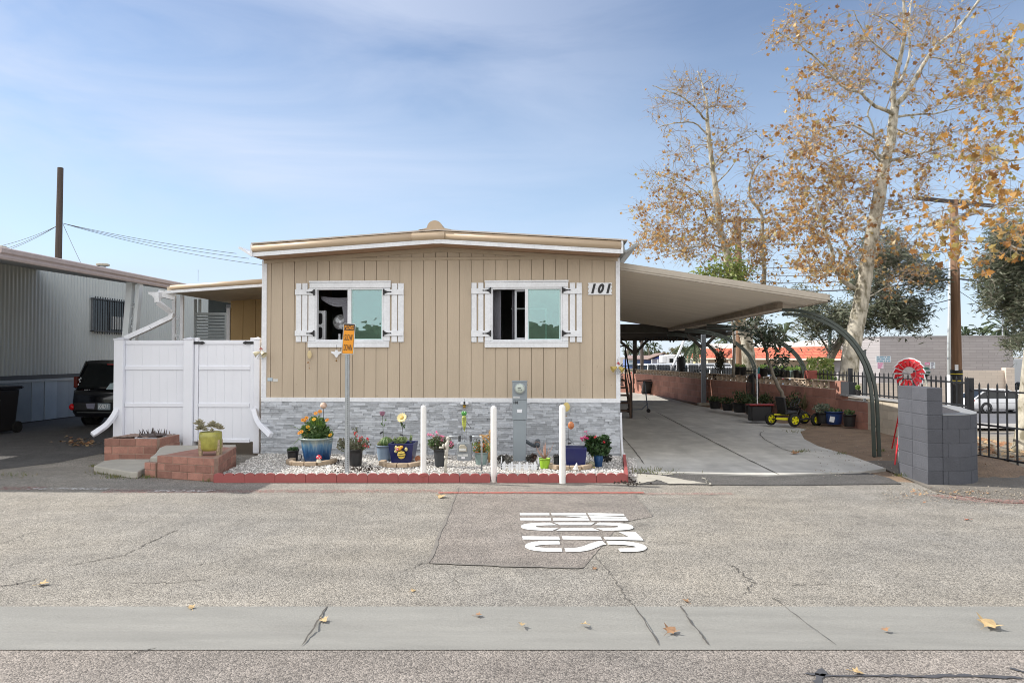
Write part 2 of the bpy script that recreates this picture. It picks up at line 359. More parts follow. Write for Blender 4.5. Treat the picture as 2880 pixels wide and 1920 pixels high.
# gutter: shallow V in section
b = MB(); b.flat = True
rows = [(GN, .004), (GN+.30, -.012), ((GN+GF)/2-.02, -.02), (GF-.28, -.008), (GF, .004)]
xs = [-60, -8, -4, 0, 4, 8, 60]
vv = [RD(a, r[0], r[1]) for r in rows for a in xs]; nx = len(xs)
b.add(vv, [(i*nx+j, i*nx+j+1, (i+1)*nx+j+1, (i+1)*nx+j) for i in range(len(rows)-1) for j in range(nx-1)])
b.build('gutter', m_gutter, kind='structure', origin=(0, 0, 0))
def crackline(pts, wd, jit=.01, sub=8, z=.006, seed=0):
    rnd = random.Random(seed); P = []
    for i in range(len(pts)-1):
        a, c = V(pts[i]), V(pts[i+1])
        for k in range(sub): 
            q = a.lerp(c, k/sub); P.append(q+V((rnd.uniform(-jit, jit), rnd.uniform(-jit, jit), 0)))
    P.append(V(pts[-1])); bb = []; tt = []
    for i, p in enumerate(P):
        d = (P[min(i+1, len(P)-1)]-P[max(i-1, 0)]); d.z = 0; d.normalize(); nrm = V((-d.y, d.x, 0))
        ww = wd*rnd.uniform(.35, 1.1)*(.2 if i in (0, len(P)-1) else 1)/2
        bb.append(V((p.x, p.y, z))-nrm*ww); tt.append(V((p.x, p.y, z))+nrm*ww)
    return bb+tt, [(i, i+1, len(P)+i+1, len(P)+i) for i in range(len(P)-1)]
b = MB(); b.flat = True
G = lambda *q: [PG(x, y) for x, y in q]
for i, (q, wd, jt) in enumerate([
    ([(190,1590),(260,1578),(355,1560),(400,1535),(470,1500),(500,1490)], .02, .02), ([(0,1648),(60,1640),(110,1625)], .02, .02),
    ([(0,1530),(80,1500),(130,1490)], .012, .02), ([(370,1640),(480,1638),(590,1628)], .012, .02), ([(560,1588),(640,1575)], .012, .02),
    ([(1125,1608),(1205,1580)], .016, .02), ([(820,1600),(860,1585)], .01, .02), ([(0,1600),(130,1560)], .010, .02),
    ([(1665,1555),(1690,1580),(1735,1640),(1765,1685),(1783,1701)], .012, .015), ([(2050,1585),(2080,1605),(2118,1640),(2095,1675)], .016, .03),
    ([(2220,1645),(2330,1642)], .014, .02), ([(2380,1645),(2470,1650)], .012, .02), ([(1850,1530),(1960,1528)], .008, .01),
    ([(2780,1488),(2880,1484)], .01, .01), ([(350,1850),(390,1832),(440,1822)], .012, .015), ([(2570,1485),(2760,1490)], .006, .01),
    ([(1280,1610),(1290,1660)], .008, .02), ([(2165,1680),(2195,1690)], .008, .01)]):
    vv, ff = crackline(G(*q), wd*.62, jt, 11, .005, i); b.add(vv, ff)
rd_cr = b.build('road_crack', m_crack, kind='structure', origin=(0, 0, 0))
b = MB(); b.flat = True
for i, (q, wd, jt) in enumerate([([(922,1702),(885,1762),(848,1817)], .015, .006), ([(1783,1701),(1852,1815)], .010, .006), ([(1910,1703),(1950,1760),(1995,1815)], .014, .006),
    ([(2172,1680),(2270,1755),(2352,1815)], .008, .006)]):
    vv, ff = crackline(G(*q), wd, jt, 9, .007, 50+i); b.add(vv, ff)
b.build('gutter_joint', m_crack, kind='structure', origin=(0, 0, 0))
# tar crack seal near the lower right corner
b = MB(); b.flat = True
for i, (q, wd) in enumerate([([(2265,1895),(2320,1900),(2450,1900),(2600,1902),(2720,1900),(2880,1908)], .035), ([(2312,1880),(2300,1925)], .05), ([(2840,1880),(2890,1892)], .04)]):
    vv, ff = crackline(G(*q), wd, .006, 8, .005, 80+i); b.add(vv, ff)
b.build('crack_seal_line', m_seal, kind='structure', origin=(0, 0, 0))
# cut patch around the painted word
sheet('road_patch', G((1290,1372),(1768,1372),(1835,1452),(1748,1470),(1640,1598),(1460,1594),(1205,1584)), .004, m_asph2)
b = MB(); b.flat = True
for i, q in enumerate([[(1290,1372),(1250,1470),(1205,1584)], [(1205,1584),(1460,1594),(1640,1598)], [(1768,1372),(1800,1410),(1835,1452)]]):
    vv, ff = crackline(G(*q), .035, .008, 10, .008, 90+i); b.add(vv, ff)
b.build('patch_seam', mat('patch_seam', (.19, .175, .155), .9, .25, 10), kind='structure', origin=(0, 0, 0))
# driveway, its asphalt apron, cracks
DR = [PG(1746,1300), PG(1752,1330), PG(1905,1334), PG(2155,1341), PG(2300,1336), PG(2420,1332), PG(2492,1322), PG(2400,1288), PG(2300,1258), PG(2262,1238), PG(2250,1216), PG(2300,1200),
      PG(2150,1178), PG(2090,1163), V((5.0,24.6,0)), V((4.75,29.5,0)), V((4.3,36,0)), V((1.2,36,0)), V((1.2,11.8,0))]
sheet('driveway', [(p.x, p.y) for p in DR], .03, m_drive, thick=.055)
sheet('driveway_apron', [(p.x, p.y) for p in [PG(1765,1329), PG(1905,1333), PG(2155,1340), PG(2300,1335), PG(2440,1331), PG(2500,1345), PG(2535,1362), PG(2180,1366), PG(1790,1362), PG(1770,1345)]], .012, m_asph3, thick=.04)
b = MB(); b.flat = True
for i, q in enumerate([[(1770,1332),(1850,1338),(1890,1345),(1990,1362),(1880,1364),(1850,1352),(1800,1364),(1775,1350)], [(1975,1345),(1990,1352),(2003,1365),(1994,1366),(1985,1354)],[(1820,1333),(1900,1334),(1880,1338)]]):
    Q = G(*q); R_ = []
    for a, c in zip(Q, Q[1:]+Q[:1]):
        for k in range(7): R_.append(a.lerp(c, k/7)+V((random.uniform(-.025,.025), random.uniform(-.02,.02), 0)))
    b.face([V((p.x, p.y, .018)) for p in R_])
b.build('broken_concrete_edge', m_conc, kind='structure', origin=(0, 0, 0))
b = MB(); b.flat = True
D = lambda *q: [PG(x, y, .03) for x, y in q]
for i, (q, wd) in enumerate([([(1843,1157),(1950,1213),(2080,1280),(2190,1334)], .028), ([(1747,1225),(1785,1268),(1813,1306)], .022), ([(2149,1212),(2140,1216),(2137,1222),(2150,1235),(2200,1262),(2232,1271)], .018),
    ([(1748,1215),(2140,1214)], .008), ([(2150,1320),(2440,1318)], .006), ([(1808,1168),(1828,1182)], .02)]):
    vv, ff = crackline(q and D(*q), wd, .006, 8, .036, 120+i); b.add(vv, ff)
b.build('driveway_joint', m_crack, kind='structure', origin=(0, 0, 0))
# dirt strip: gently bumpy
b = MB(); b.smooth = True; b.flat = True
nx_, ny_ = 26, 60
vv = []
for j in range(ny_+1):
    for i in range(nx_+1):
        x = 3.9+i*(7.15-3.9)/nx_; y = 9.5+j*(30-9.5)/ny_
        e = min(1, max(0, (x-4.9)/.8)) if y > 10.3 else .0
        vv.append((x, y, -.012+.10*min(1, max(0, (x-5.3)/1.4))*min(1, max(0, (y-10)/1.5))+.03*noise.noise(V((x*1.3, y*1.3, 0)))*e+.012*noise.noise(V((x*6, y*6, 3)))))
b.add(vv, [(j*(nx_+1)+i, j*(nx_+1)+i+1, (j+1)*(nx_+1)+i+1, (j+1)*(nx_+1)+i) for j in range(ny_) for i in range(nx_)])
b.build('dirt_bed', m_dirt, kind='structure', origin=(0, 0, 0))
# the verge under the right fence
sheet('dirt_verge', [(4.9,9.2),(5.3,8.6),(7.14,8.3),(7.14,11.9),(5.2,11.9)], .008, mat('grey_dirt', (.16,.145,.125), .95, .25, 2, .9, 30, speck=.3, bdist=.02))
m_verge = mat('verge_dirt', (.30,.255,.19), .95, .25, 2, .9, 25, speck=.3, bdist=.03)
q = MB(); q.flat = True; P = []
for j in range(21):
    for i in range(21): x = 7.15+i*1.1; y = 5+j*1.35; P.append((x, y, gz(x, y)+.045))
q.add(P, [(j*21+i, j*21+i+1, (j+1)*21+i+1, (j+1)*21+i) for j in range(20) for i in range(20)]); q.build('leafy_verge', m_verge, kind='structure', origin=(0,0,0))
# left drive (neighbour), darker asphalt
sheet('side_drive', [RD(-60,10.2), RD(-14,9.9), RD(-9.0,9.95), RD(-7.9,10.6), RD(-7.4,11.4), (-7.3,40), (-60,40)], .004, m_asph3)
# public street beyond the fence
def strip3(name, b0, b1, a0, a1, dz, m, n=24):
    q = MB(); q.flat = True; P = []
    for bb in (b0, (b0*2+b1)/3, (b0+b1*2)/3, b1):
        for i in range(n+1):
            p = RD(a0+(a1-a0)*i/n, bb); P.append((p.x, p.y, gz(p.x, p.y)+dz))
    q.add(P, [(j*(n+1)+i, j*(n+1)+i+1, (j+1)*(n+1)+i+1, (j+1)*(n+1)+i) for j in range(3) for i in range(n)])
    return q.build(name, m, kind='structure', origin=(0,0,0))
strip3('street', 36, 48.5, 2, 120, .06, m_street); strip3('sidewalk', 33.5, 35.9, 6, 120, .14, m_walk); strip3('sidewalk', 48.6, 51, 2, 120, .2, m_walk)
strip3('parking_lot', 51.1, 92, -60, 140, .05, mat('lot_asphalt', (.22,.22,.22), .9, .1, .5))
# painted marks
m_rpaint = mat('worn_red_paint', (.40,.16,.13), .8, .3, 6)
m_wpaint = None
def worn(name, col, thr, base):
    m = bpy.data.materials.new(name); m.use_nodes = True; n = m.node_tree; b_ = n.nodes['Principled BSDF']; lk = n.links.new
    b_.inputs['Base Color'].default_value = (*col, 1); b_.inputs['Roughness'].default_value = .8
    t = n.nodes.new('ShaderNodeTexCoord'); q = n.nodes.new('ShaderNodeTexNoise'); q.inputs['Scale'].default_value = 26; q.inputs['Detail'].default_value = 6; q.inputs['Roughness'].default_value = .75
    lk(t.outputs['Object'], q.inputs['Vector']); r = n.nodes.new('ShaderNodeMapRange'); r.inputs[1].default_value = thr-.07; r.inputs[2].default_value = thr+.07
    r.inputs[4].default_value = base; lk(q.outputs[0], r.inputs[0])
    tb = n.nodes.new('ShaderNodeBsdfTransparent'); ms = n.nodes.new('ShaderNodeMixShader'); lk(r.outputs[0], ms.inputs[0]); lk(tb.outputs[0], ms.inputs[1]); lk(b_.outputs[0], ms.inputs[2])
    lk(ms.outputs[0], n.nodes['Material Output'].inputs[0]); return m
m_wpaint = worn('white_road_paint', (.70,.71,.70), .36, 1.0)
m_redfade = worn('faded_red_line', (.36,.16,.14), .52, .55)
m_redstrong = worn('red_line', (.42,.13,.10), .43, .85)
m_whitefade = worn('faded_white_letters', (.7,.7,.68), .5, .9)
def strip(name, x0, x1, y, hw, z, m):
    b0 = F*H/(y-1002); a0 = (x0-1440)/F*b0; a1 = (x1-1440)/F*b0
    n_ = max(2, int((a1-a0)/.15)); up = []; dn = []
    for i in range(n_+1):
        a = a0+(a1-a0)*i/n_; j = .012*noise.noise(V((a*2, y, 0)))
        up.append(RD(a, b0+hw+j+random.uniform(-.004, .004))); dn.append(RD(a, b0-hw+j+random.uniform(-.004, .004)))
    return sheet(name, [(p.x, p.y) for p in dn+up[::-1]], z, m)
strip('kerbside_red_line', 0, 130, 1372, .11, .009, m_redfade)
strip('kerbside_red_line', 300, 1240, 1380, .10, .009, m_redfade)
strip('kerbside_red_line', 1234, 1810, 1385, .05, .013, m_redstrong)
strip('kerbside_red_line', 1810, 2060, 1388, .06, .013, m_redfade)
sheet('kerbside_red_line', G((2600,1395),(2700,1398),(2790,1408),(2880,1410),(2880,1422),(2760,1418),(2650,1406)), .024, m_redfade)
rdt = rd_cr
def roadtext(s, px, py, size, m, shear=0, sx=1):
    c = PG(px, py, .012); return text(s, size, frame4(c, cr, hf), 'faded_lettering', m, rdt, ext=0, sx=sx, shear=shear, bold=.006)
roadtext('NO PARKING', 190, 1373, .17, m_whitefade, .6, 1.0)
roadtext('FIRE LANE', 500, 1380, .17, m_whitefade, .6, 1.0)
# SLOW, stencilled, read from the right-hand side: each letter is one row
def slowletters():
    b = MB(); b.flat = True
    # local frame: u = along the letter height (0 at left/top .. 1 at right/base is reversed), rows by v
    def P(u, v, row):  # u 0..1 from left end to right end of the strokes, v 0..1 from far to near edge of row
        y0, y1 = row
        py = y0+(y1-y0)*v; dy = py-1002
        xl = 1414+.1085*dy; xr = 1414+.7665*dy
        return PG(xl+(xr-xl)*u, py, .010)
    W, O, Lr, Sr = (1441.5,1462.5), (1468,1491.5), (1494.5,1519), (1519.5,1550.5)
    def poly(pts, row): b.face([P(u, v, row) for u, v in pts])
    g = .012
    # W (far row): strokes running the letter's height
    cuts = [(0, .285), (.305, .64), (.66, 1.0)]
    for u0, u1 in cuts:
        poly([(u0, 0), (u1, 0), (u1, .30), (u0, .30)], W) if u1 < .9 else poly([(u0, 0), (1.0, .10), (1.0, .40), (u0, .30)], W)
    poly([(0,.66),(.285,.68),(.285,1.02),(0,.98)], W); poly([(.305,.68),(.64,.70),(.64,1.02),(.305,1.02)], W); poly([(.66,.70),(1,.76),(1,1.05),(.66,1.02)], W)
    poly([(.40,.36),(.64,.36),(.64,.66),(.50,.5)], W); poly([(.66,.36),(1,.52),(1,.72),(.66,.66)], W)
    # O: rounded ring, cut twice
    def ring(row, u0, u1, ro, gaps):
        n_ = 200
        def sup(t, k, au, av):
            c, s_ = math.cos(t), math.sin(t)
            return ((u0+u1)/2+(u1-u0)/2*au*math.copysign(abs(c)**.55, c), .5+.5*av*math.copysign(abs(s_)**.7, s_))
        for i in range(n_):
            t0, t1 = 2*math.pi*i/n_, 2*math.pi*(i+1)/n_
            q = [sup(t0, 0, 1, 1), sup(t1, 0, 1, 1), sup(t1, 0, .74, .36), sup(t0, 0, .74, .36)]
            um = sum(p[0] for p in q)/4
            if any(a < um < c for a, c in gaps): continue
            poly(q, row)
    ring(O, 0, 1, 0, [(.30, .325), (.66, .69)])
    # L: long stem then foot at the right end
    for u0, u1 in [(0, .31), (.335, .66)]: poly([(u0, .50), (u1, .54), (u1, .92), (u0, .86)], Lr)
    poly([(.685,.56),(1.0,.60),(1.0,.98),(.685,.86)], Lr)
    poly([(.84,0),(.985,.0),(1.0,.60),(.90,.58)], Lr)
    # S: snake stroke
    def snake(pts, row, wd):
        K = []
        for i in range(len(pts)-1):
            a0, a1, a2, a3 = pts[max(i-1,0)], pts[i], pts[i+1], pts[min(i+2, len(pts)-1)]
            for k in range(6):
                t = k/6; K.append(tuple(.5*((2*a1[m])+(a2[m]-a0[m])*t+(2*a0[m]-5*a1[m]+4*a2[m]-a3[m])*t*t+(3*a1[m]-a0[m]-3*a2[m]+a3[m])*t**3) for m in range(3)))
        K.append(pts[-1]); Lf = []; Rt = []
        for i, (a, c, w0) in enumerate(K):
            p, q = K[max(i-1,0)], K[min(i+1, len(K)-1)]; dx, dy = (q[0]-p[0])*4, q[1]-p[1]; l = math.hypot(dx, dy) or 1
            Lf.append((a-dy/l*w0/4*.8, c+dx/l*w0)); Rt.append((a+dy/l*w0/4*.8, c-dx/l*w0))
        for i in range(len(K)-1): poly([Lf[i], Lf[i+1], Rt[i+1], Rt[i]], row)
    snake([(.30,.17,.15),(.17,.18,.17),(.08,.31,.18),(.05,.50,.19),(.08,.69,.18),(.17,.81,.17),(.30,.83,.16)], Sr, .2)
    snake([(.325,.83,.16),(.42,.81,.18),(.50,.66,.20),(.56,.44,.20),(.62,.24,.18),(.665,.18,.16)], Sr, .2)
    snake([(.69,.17,.16),(.80,.19,.17),(.90,.32,.18),(.945,.52,.19),(.92,.72,.18),(.85,.83,.17),(.75,.85,.15)], Sr, .2)
    return b.build('slow_road_marking', m_wpaint, kind='structure', origin=(0, 0, 0))
slowletters()
# ------------------------------------------------------------------ the tan mobile home
YF, YB = 11.7, 27.5
X = lambda px, py=900, Y=YF: PY(px, py, Y).x
Z = lambda px, py, Y=YF: PY(px, py, Y).z
XL, XR = X(737), X(1744)
ZT = (Z(1240, 1118)+Z(760, 1117))/2; ZTB = ZT-.072
ZH = Z(1240, 731)                     # under side of the header board
home = thing('mobile_home', 'tan mobile home with white shutters, grey stone skirt and low gable roof', 'house', ((XL+XR)/2, YF, 0))
wins = [dict(l=887, r=1079.5, t=810.5, b=959.5, hl=870, hr=1098, ht=789.5, sl=867.3, sr=1095.3, sb=976.5, m0=977.6, m1=988,
             L=[(833.4,848), (850.9,865.2), (868.5,886.5)], Rr=[(1079.8,1097), (1102,1117.6), (1120.2,1136)], st=796.6, sbm=961.6, c=[(814.4,829.6),(930,944.6)], cl=831.5, crr=1136),
        dict(l=1381.2, r=1581.2, t=809, b=959.5, hl=1364, hr=1598.2, ht=788.2, sl=1363.7, sr=1598.2, sb=977.2, m0=1476.6, m1=1485.2,
             L=[(1326.3,1340.7), (1345.4,1359.7), (1364.2,1381.2)], Rr=[(1581.2,1598.2), (1602.6,1617.2), (1621.7,1636.6)], st=795.5, sbm=962, c=[(811.2,827),(930,946.4)], cl=1326, crr=1636.6)]
for q in wins: q['x0'] = X(q['l']); q['x1'] = X(q['r']); q['z1'] = Z(q['l'], q['t']); q['z0'] = Z(q['l'], q['b'])
def wallrects(x0, x1, z0, z1):
    out_ = []; cuts = sorted({x0, x1}|{c for q in wins for c in (q['x0'], q['x1']) if x0 < c < x1})
    for a, c in zip(cuts, cuts[1:]):
        mid = (a+c)/2; hit = [q for q in wins if q['x0'] < mid < q['x1']]
        if hit: out_ += [(a, c, z0, hit[0]['z0']), (a, c, hit[0]['z1'], z1)]
        else: out_.append((a, c, z0, z1))
    return out_
b = MB(); b.mi = 0
gx = X(762)-.2032*1
rnd = random.Random(3)
while gx < XR:
    a, c = max(gx+.004, XL+.02), min(gx+.2032-.004, XR-.02)
    off = rnd.uniform(-.0015, .0015)
    if c > a+.01:
        for r_ in wallrects(a, c, ZT-.03, ZH+.02): b.box(r_[0], r_[1], YF+off, YF+.02, r_[2], r_[3])
    gx += .2032
b.mi = 1
for r_ in wallrects(XL+.01, XR-.01, ZT-.05, ZH+.03): b.box(r_[0], r_[1], YF+.0215, YF+.08, r_[2], r_[3])
b.mi = 0
b.box(XL+.01, XL+.09, YF+.085, YB, .05, ZH+.2); b.box(XR-.09, XR-.01, YF+.085, YB, .05, ZH+.2); b.box(XL+.09, XR-.09, YB-.1, YB, .05, ZH+.2)
b.mi = 1
for k in range(26):
    x_ = XL+.15+k*(XR-XL-.3)/25; z_ = ZT+random.choice((.03, .06, .22)) if k % 3 else ZT+random.uniform(.3, 2.1)
    if not any(q['x0']-.35 < x_ < q['x1']+.35 and q['z0']-.15 < z_ < q['z1']+.2 for q in wins): b.cyl((x_, YF-.004, z_), .007, .006, 6, (0, 1, 0))
b.build('siding', [m_siding, m_groove], home)
b = MB(); b.box(XL+.1, XR-.1, YF+.09, YB-.12, .93, .97); b.box(XL+.1, XR-.1, 15.2, 15.28, .98, ZH+.1); b.box(-1.9, -1.82, YF+.09, 15.18, .98, ZH+.1); b.box(XL+.1, XR-.1, YF+.09, YB-.12, ZH+.11, ZH+.15)
b.build('interior', m_dark, home)
for x0, x1 in ((XL, XL+.085), (XR-.07, XR)):
    MB().box(x0, x1, YF-.02, YF+.07, ZT-.0, ZH+.01).build('corner_trim', m_white, home, bevel=.004)
MB().box(XL+.002, XR-.002, YF-.025, YF+.06, ZTB, ZT-.001).build('skirt_trim', m_white, home, bevel=.004)
MB().box(XL+.086, XR-.071, YF-.022, YF+.02, ZH-.005, ZH+.045).build('header_board', m_tanlight, home, bevel=.003)
# roof
YO = 11.25
xe0, xe1 = PY(711, 700, YO).x, PY(1747, 700, YO).x; xp = PY(1230, 660, YO).x
zs0, zs1, zsp = PY(711, 722, YO).z, PY(1747, 713, YO).z, PY(1230, 684, YO).z
zs1 = (zs0+zs1)/2; zs0 = zs1
def zr(x): return zsp+(zs0-zsp)*((xp-x)/(xp-xe0) if x < xp else (x-xp)/(xe1-xp))
b = MB(); b.prism([(xe0, YO+.02, zs0), (xp, YO+.02, zsp), (xe1, YO+.02, zs0), (xe1, YO+.02, zs0+.012), (xp, YO+.02, zsp+.012), (xe0, YO+.02, zs0+.012)], (0, YB-YO+.4, 0))
b.build('soffit', mat('brown_soffit', (.37,.23,.145), .7, .1), home)
b = MB(); b.prism([(xe0-.02, YO-.03, zs0+.205), (xp, YO-.03, zsp+.205), (xe1+.10, YO-.03, zs0+.205), (xe1+.10, YO-.03, zs0+.225), (xp, YO-.03, zsp+.228), (xe0-.02, YO-.03, zs0+.225)], (0, YB-YO+.5, 0))
b.build('roof', mat('cream_roof_coating', (.52,.45,.38), .6, .1), home)
# rounded tan fascia
def fasc(x0, x1, z0, z1, mb, h0=.07, hh=.13, y=YO):
    pr = []
    for k in range(9):
        t = math.pi*k/8; pr.append((y-.012-.045*math.sin(t)**.7*(.75+.25*math.cos(t*.5)), h0+hh*k/8))
    pr = [(y+.02, h0)]+pr+[(y+.02, h0+hh)]
    mb.loop([[V((x, p[0], z+p[1])) for p in pr] for x, z in ((x0, z0), (x1, z1))])
b = MB(); b.smooth = True
fasc(xe0, xp-.42, zs0, zr(xp-.42), b); b.build('fascia', m_tan, home)
b = MB(); fasc(xp-.418, xp+.12, zr(xp-.418), zr(xp+.12)+.0, b, .069, .133, YO-.004); b.build('fascia', m_tan, home)
b = MB(); b.smooth = True; fasc(xp+.122, xe1, zr(xp+.122), zs0, b); b.build('fascia', m_tan, home)
b = MB(); th = .066
b.prism([(xe0-.015, YO-.01, zs0), (xp-.04, YO-.01, zr(xp-.04)), (xp-.04, YO-.01, zr(xp-.04)+th), (xe0-.015, YO-.01, zs0+th)], (0, .03, 0))
b.prism([(xp+.04, YO-.01, zr(xp+.04)), (xe1+.02, YO-.01, zs0), (xe1+.02, YO-.01, zs0+th), (xp+.04, YO-.01, zr(xp+.04)+th)], (0, .03, 0))
b.prism([(xp-.05, YO-.018, zsp-.006), (xp+.05, YO-.018, zsp-.006), (xp+.05, YO-.018, zsp+th+.004), (xp-.05, YO-.018, zsp+th+.004)], (0, .04, 0))
b.box(xe0-.03, xe0+.004, YO-.035, YO+.02, zs0, zs0+.2); b.box(xe1-.004, xe1+.03, YO-.035, YO+.02, zs0, zs0+.2)
b.build('fascia_trim', m_white, home)
b = MB(); zb = .075
b.prism([(XL+.04, YF-.03, zr(XL)-.06), (xp, YF-.03, zsp-.075), (xp, YF-.03, zsp-.002), (XL+.04, YF-.03, zr(XL)-.004)], (0, .05, 0))
b.prism([(xp, YF-.031, zsp-.075), (XR-.04, YF-.031, zr(XR)-.06), (XR-.04, YF-.031, zr(XR)-.004), (xp, YF-.031, zsp-.002)], (0, .05, 0))
b.build('barge_board', m_tanlight, home)
b = MB(); gx = X(762)-.2032*1
while gx < XR:
    a, c = gx+.004, gx+.1992
    if a > XL+.1 and c < XR-.1: b.prism([(a, YF, ZH+.04), (c, YF, ZH+.04), (c, YF, zr(c)-.01), (a, YF, zr(a)-.01)], (0, .02, 0))
    gx += .2032
b.mi = 1; b.prism([(XL+.05, YF+.021, ZH+.035), (XR-.05, YF+.021, ZH+.035), (XR-.05, YF+.021, zs0-.003), (xp, YF+.021, zsp-.003), (XL+.05, YF+.021, zs0-.003)], (0, .05, 0))
b.build('gable_siding', [m_siding, m_groove], home)
b = MB(); rc = PY(1223, 640, YO)
pr = []
for k in range(17):
    t = math.pi*k/16; pr.append((rc.x-.125*math.cos(t), zsp+.225+.03+.115*math.sin(t)))
pr = [(rc.x-.27, zsp+.222), (rc.x-.17, zsp+.238)]+pr+[(rc.x+.17, zsp+.238), (rc.x+.27, zsp+.222)]
b.prism([(p[0], YO-.02, p[1]) for p in pr], (0, YB-YO, 0)); b.build('ridge_cap', m_tan, home)
def gutter(x0, s, z, mt_):      # open trough running back along the eave
    b = MB(); y0, y1 = YO+.06, YB
    pr = [(0, .05), (0, -.085), (.05, -.10), (.20, -.005), (.24, .015), (.235, .045), (.20, .045), (.165, .02), (.06, -.06), (.03, -.06), (.02, .05)]
    b.loop([[V((x0+s*p[0], y, z+p[1])) for p in pr] for y in (y0, y1)])
    b.build('gutter', mt_, home)
gutter(xe0-.035, -1, zs0+.13, m_white)
gutter(xe1+.035, 1, zs0+.13, mat('grey_gutter', (.30,.32,.32), .5, .15, 12))
# windows, trims, shutters
def rc4(px0, px1, py0, py1, Y): return X(px0, 900, Y), X(px1, 900, Y), Z((px0+px1)/2, py1, Y), Z((px0+px1)/2, py0, Y)
m_sash = mat('grey_sash', (.45,.47,.5), .5, .05)
for wi, q in enumerate(wins):
    x0, x1, z0, z1 = q['x0'], q['x1'], q['z0'], q['z1']; xm0, xm1 = X(q['m0']), X(q['m1'])
    b = MB(); t = .028; ya, yb = YF-.018, YF+.09
    b.box(x0, x0+t, ya, yb, z0, z1); b.box(x1-t, x1, ya, yb, z0, z1); b.box(x0+t, x1-t, ya, yb, z1-t, z1); b.box(x0+t, x1-t, ya, yb, z0, z0+t); b.box(xm0, xm1, ya+.006, yb, z0+t, z1-t)
    fr = b.build('window', m_white, home, bevel=.003)
    a, c, d, e = rc4(q['hl'], q['hr'], q['ht'], q['t'], YF-.03)
    MB().box(a, c, YF-.035, YF-.001, z1+.0, e-.03).box(a-.006, c+.006, YF-.05, YF-.001, e-.028, e).build('head_trim', m_white, fr, bevel=.003)
    MB().box(X(q['sl']), X(q['sr']), YF-.035, YF-.001, Z(1000, q['sb']), z0-.002).box(X(q['sl'])+.004, X(q['sr'])-.004, YF-.045, YF-.036, z0-.022, z0-.004).build('sill_trim', m_white, fr, bevel=.003)
    b = MB(); b.box(xm1+.001, x1-t-.001, YF+.03, YF+.034, z0+t+.001, z1-t-.001); b.build('pane', m_glass, fr)
    b = MB(); s_ = .022
    for (u0, u1) in ((xm1+.002, x1-t-.002),):
        b.box(u0, u0+s_*.6, YF+.02, YF+.028, z0+t, z1-t); b.box(u1-s_, u1, YF+.02, YF+.028, z0+t, z1-t); b.box(u0+s_*.6, u1-s_, YF+.02, YF+.028, z1-t-s_*.6, z1-t); b.box(u0+s_*.6, u1-s_, YF+.02, YF+.028, z0+t, z0+t+s_*.6)
    b.build('sash', mat('aqua_sash', (.52,.72,.70), .4, .03), fr)
    if wi == 1:      # sash slid half-way behind the open side
        b = MB(); u0, u1 = X(1447), xm0-.002; s_ = .034
        b.box(u0, u0+s_, YF+.055, YF+.08, z0+t, z1-t); b.box(u0+s_, u1, YF+.055, YF+.08, z1-t-s_, z1-t); b.box(u0+s_, u1, YF+.055, YF+.08, z0+t, z0+t+s_)
        sl_ = b.build('sliding_sash', m_sash, fr)
    for side, bl in (('L', q['L']), ('R', q['Rr'])):
        b = MB()
        for k, (p0, p1) in enumerate(bl):
            inner = (side == 'L' and k == 2) or (side == 'R' and k == 0)
            zt_, zb_ = (z1-.002, z0+.002) if inner else (Z(p0, q['st']), Z(p0, q['sbm']))
            xx0, xx1 = X(p0), X(p1)
            if side == 'L' and inner: xx1 = x0-.002
            if side == 'R' and inner: xx0 = x1+.002
            b.box(xx0, xx1, YF-.024, YF-.002, zb_, zt_)
        for c0, c1 in q['c']:
            p0, p1 = (q['cl'], q['l']-1) if side == 'L' else (q['r']+1, q['crr'])
            b.box(X(p0), X(p1), YF-.044, YF-.0245, Z(p0, c1), Z(p0, c0))
        sh = b.build('shutter', m_white, home, bevel=.003)
        for c0, c1 in q['c']:
            zc_ = Z(1000, (c0+c1)/2); xh = x0-.008 if side == 'L' else x1+.008; s_ = -1 if side == 'L' else 1
            hb = MB(); y_ = YF-.052
            hb.box(xh-.013, xh+.013, y_, y_+.006, zc_-.052, zc_+.052)
            hb.prism([(xh+s_*.012, y_, zc_-.032), (xh+s_*.012, y_, zc_+.032), (xh+s_*.06, y_, zc_+.012), (xh+s_*.10, y_, zc_+.006), (xh+s_*.125, y_, zc_+.011), (xh+s_*.135, y_, zc_), (xh+s_*.125, y_, zc_-.011), (xh+s_*.10, y_, zc_-.006), (xh+s_*.06, y_, zc_-.012)], (0, .005, 0))
            for dx in (.03, .08): hb.cyl((xh+s_*dx, y_-.003, zc_), .005, .004, 8, (0, 1, 0))
            hb.build('hinge', m_black, sh)
# curtains and what stands inside the windows
def curtain(px0, px1, q, Y, m, label, sag=0):
    x0, x1 = X(px0, 900, Y), X(px1, 900, Y); b = MB(); b.flat = True; b.smooth = True; n_ = 24; z0, z1 = q['z0']+.03-sag, q['z1']-.03
    vv = [(x0+(x1-x0)*i/n_, Y+.02*math.sin(i*1.9)+.008*math.sin(i*4.1), z) for z in (z0, (z0+z1)/2, z1) for i in range(n_+1)]
    b.add(vv, [(r*(n_+1)+i, r*(n_+1)+i+1, (r+1)*(n_+1)+i+1, (r+1)*(n_+1)+i) for r in range(2) for i in range(n_)])
    return b.build('curtain', m, None, label=label, cat='curtain')
m_curt = mat('grey_curtain', (.30,.30,.34), .9, .12, 12, tr=.3)
curtain(1386, 1409, wins[1], YF+.2, m_curt, 'pale grey curtain at the left edge of the right-hand window')
curtain(1440, 1452, wins[1], YF+.2, m_curt, 'narrow grey curtain gathered beside the sliding sash of the right-hand window')
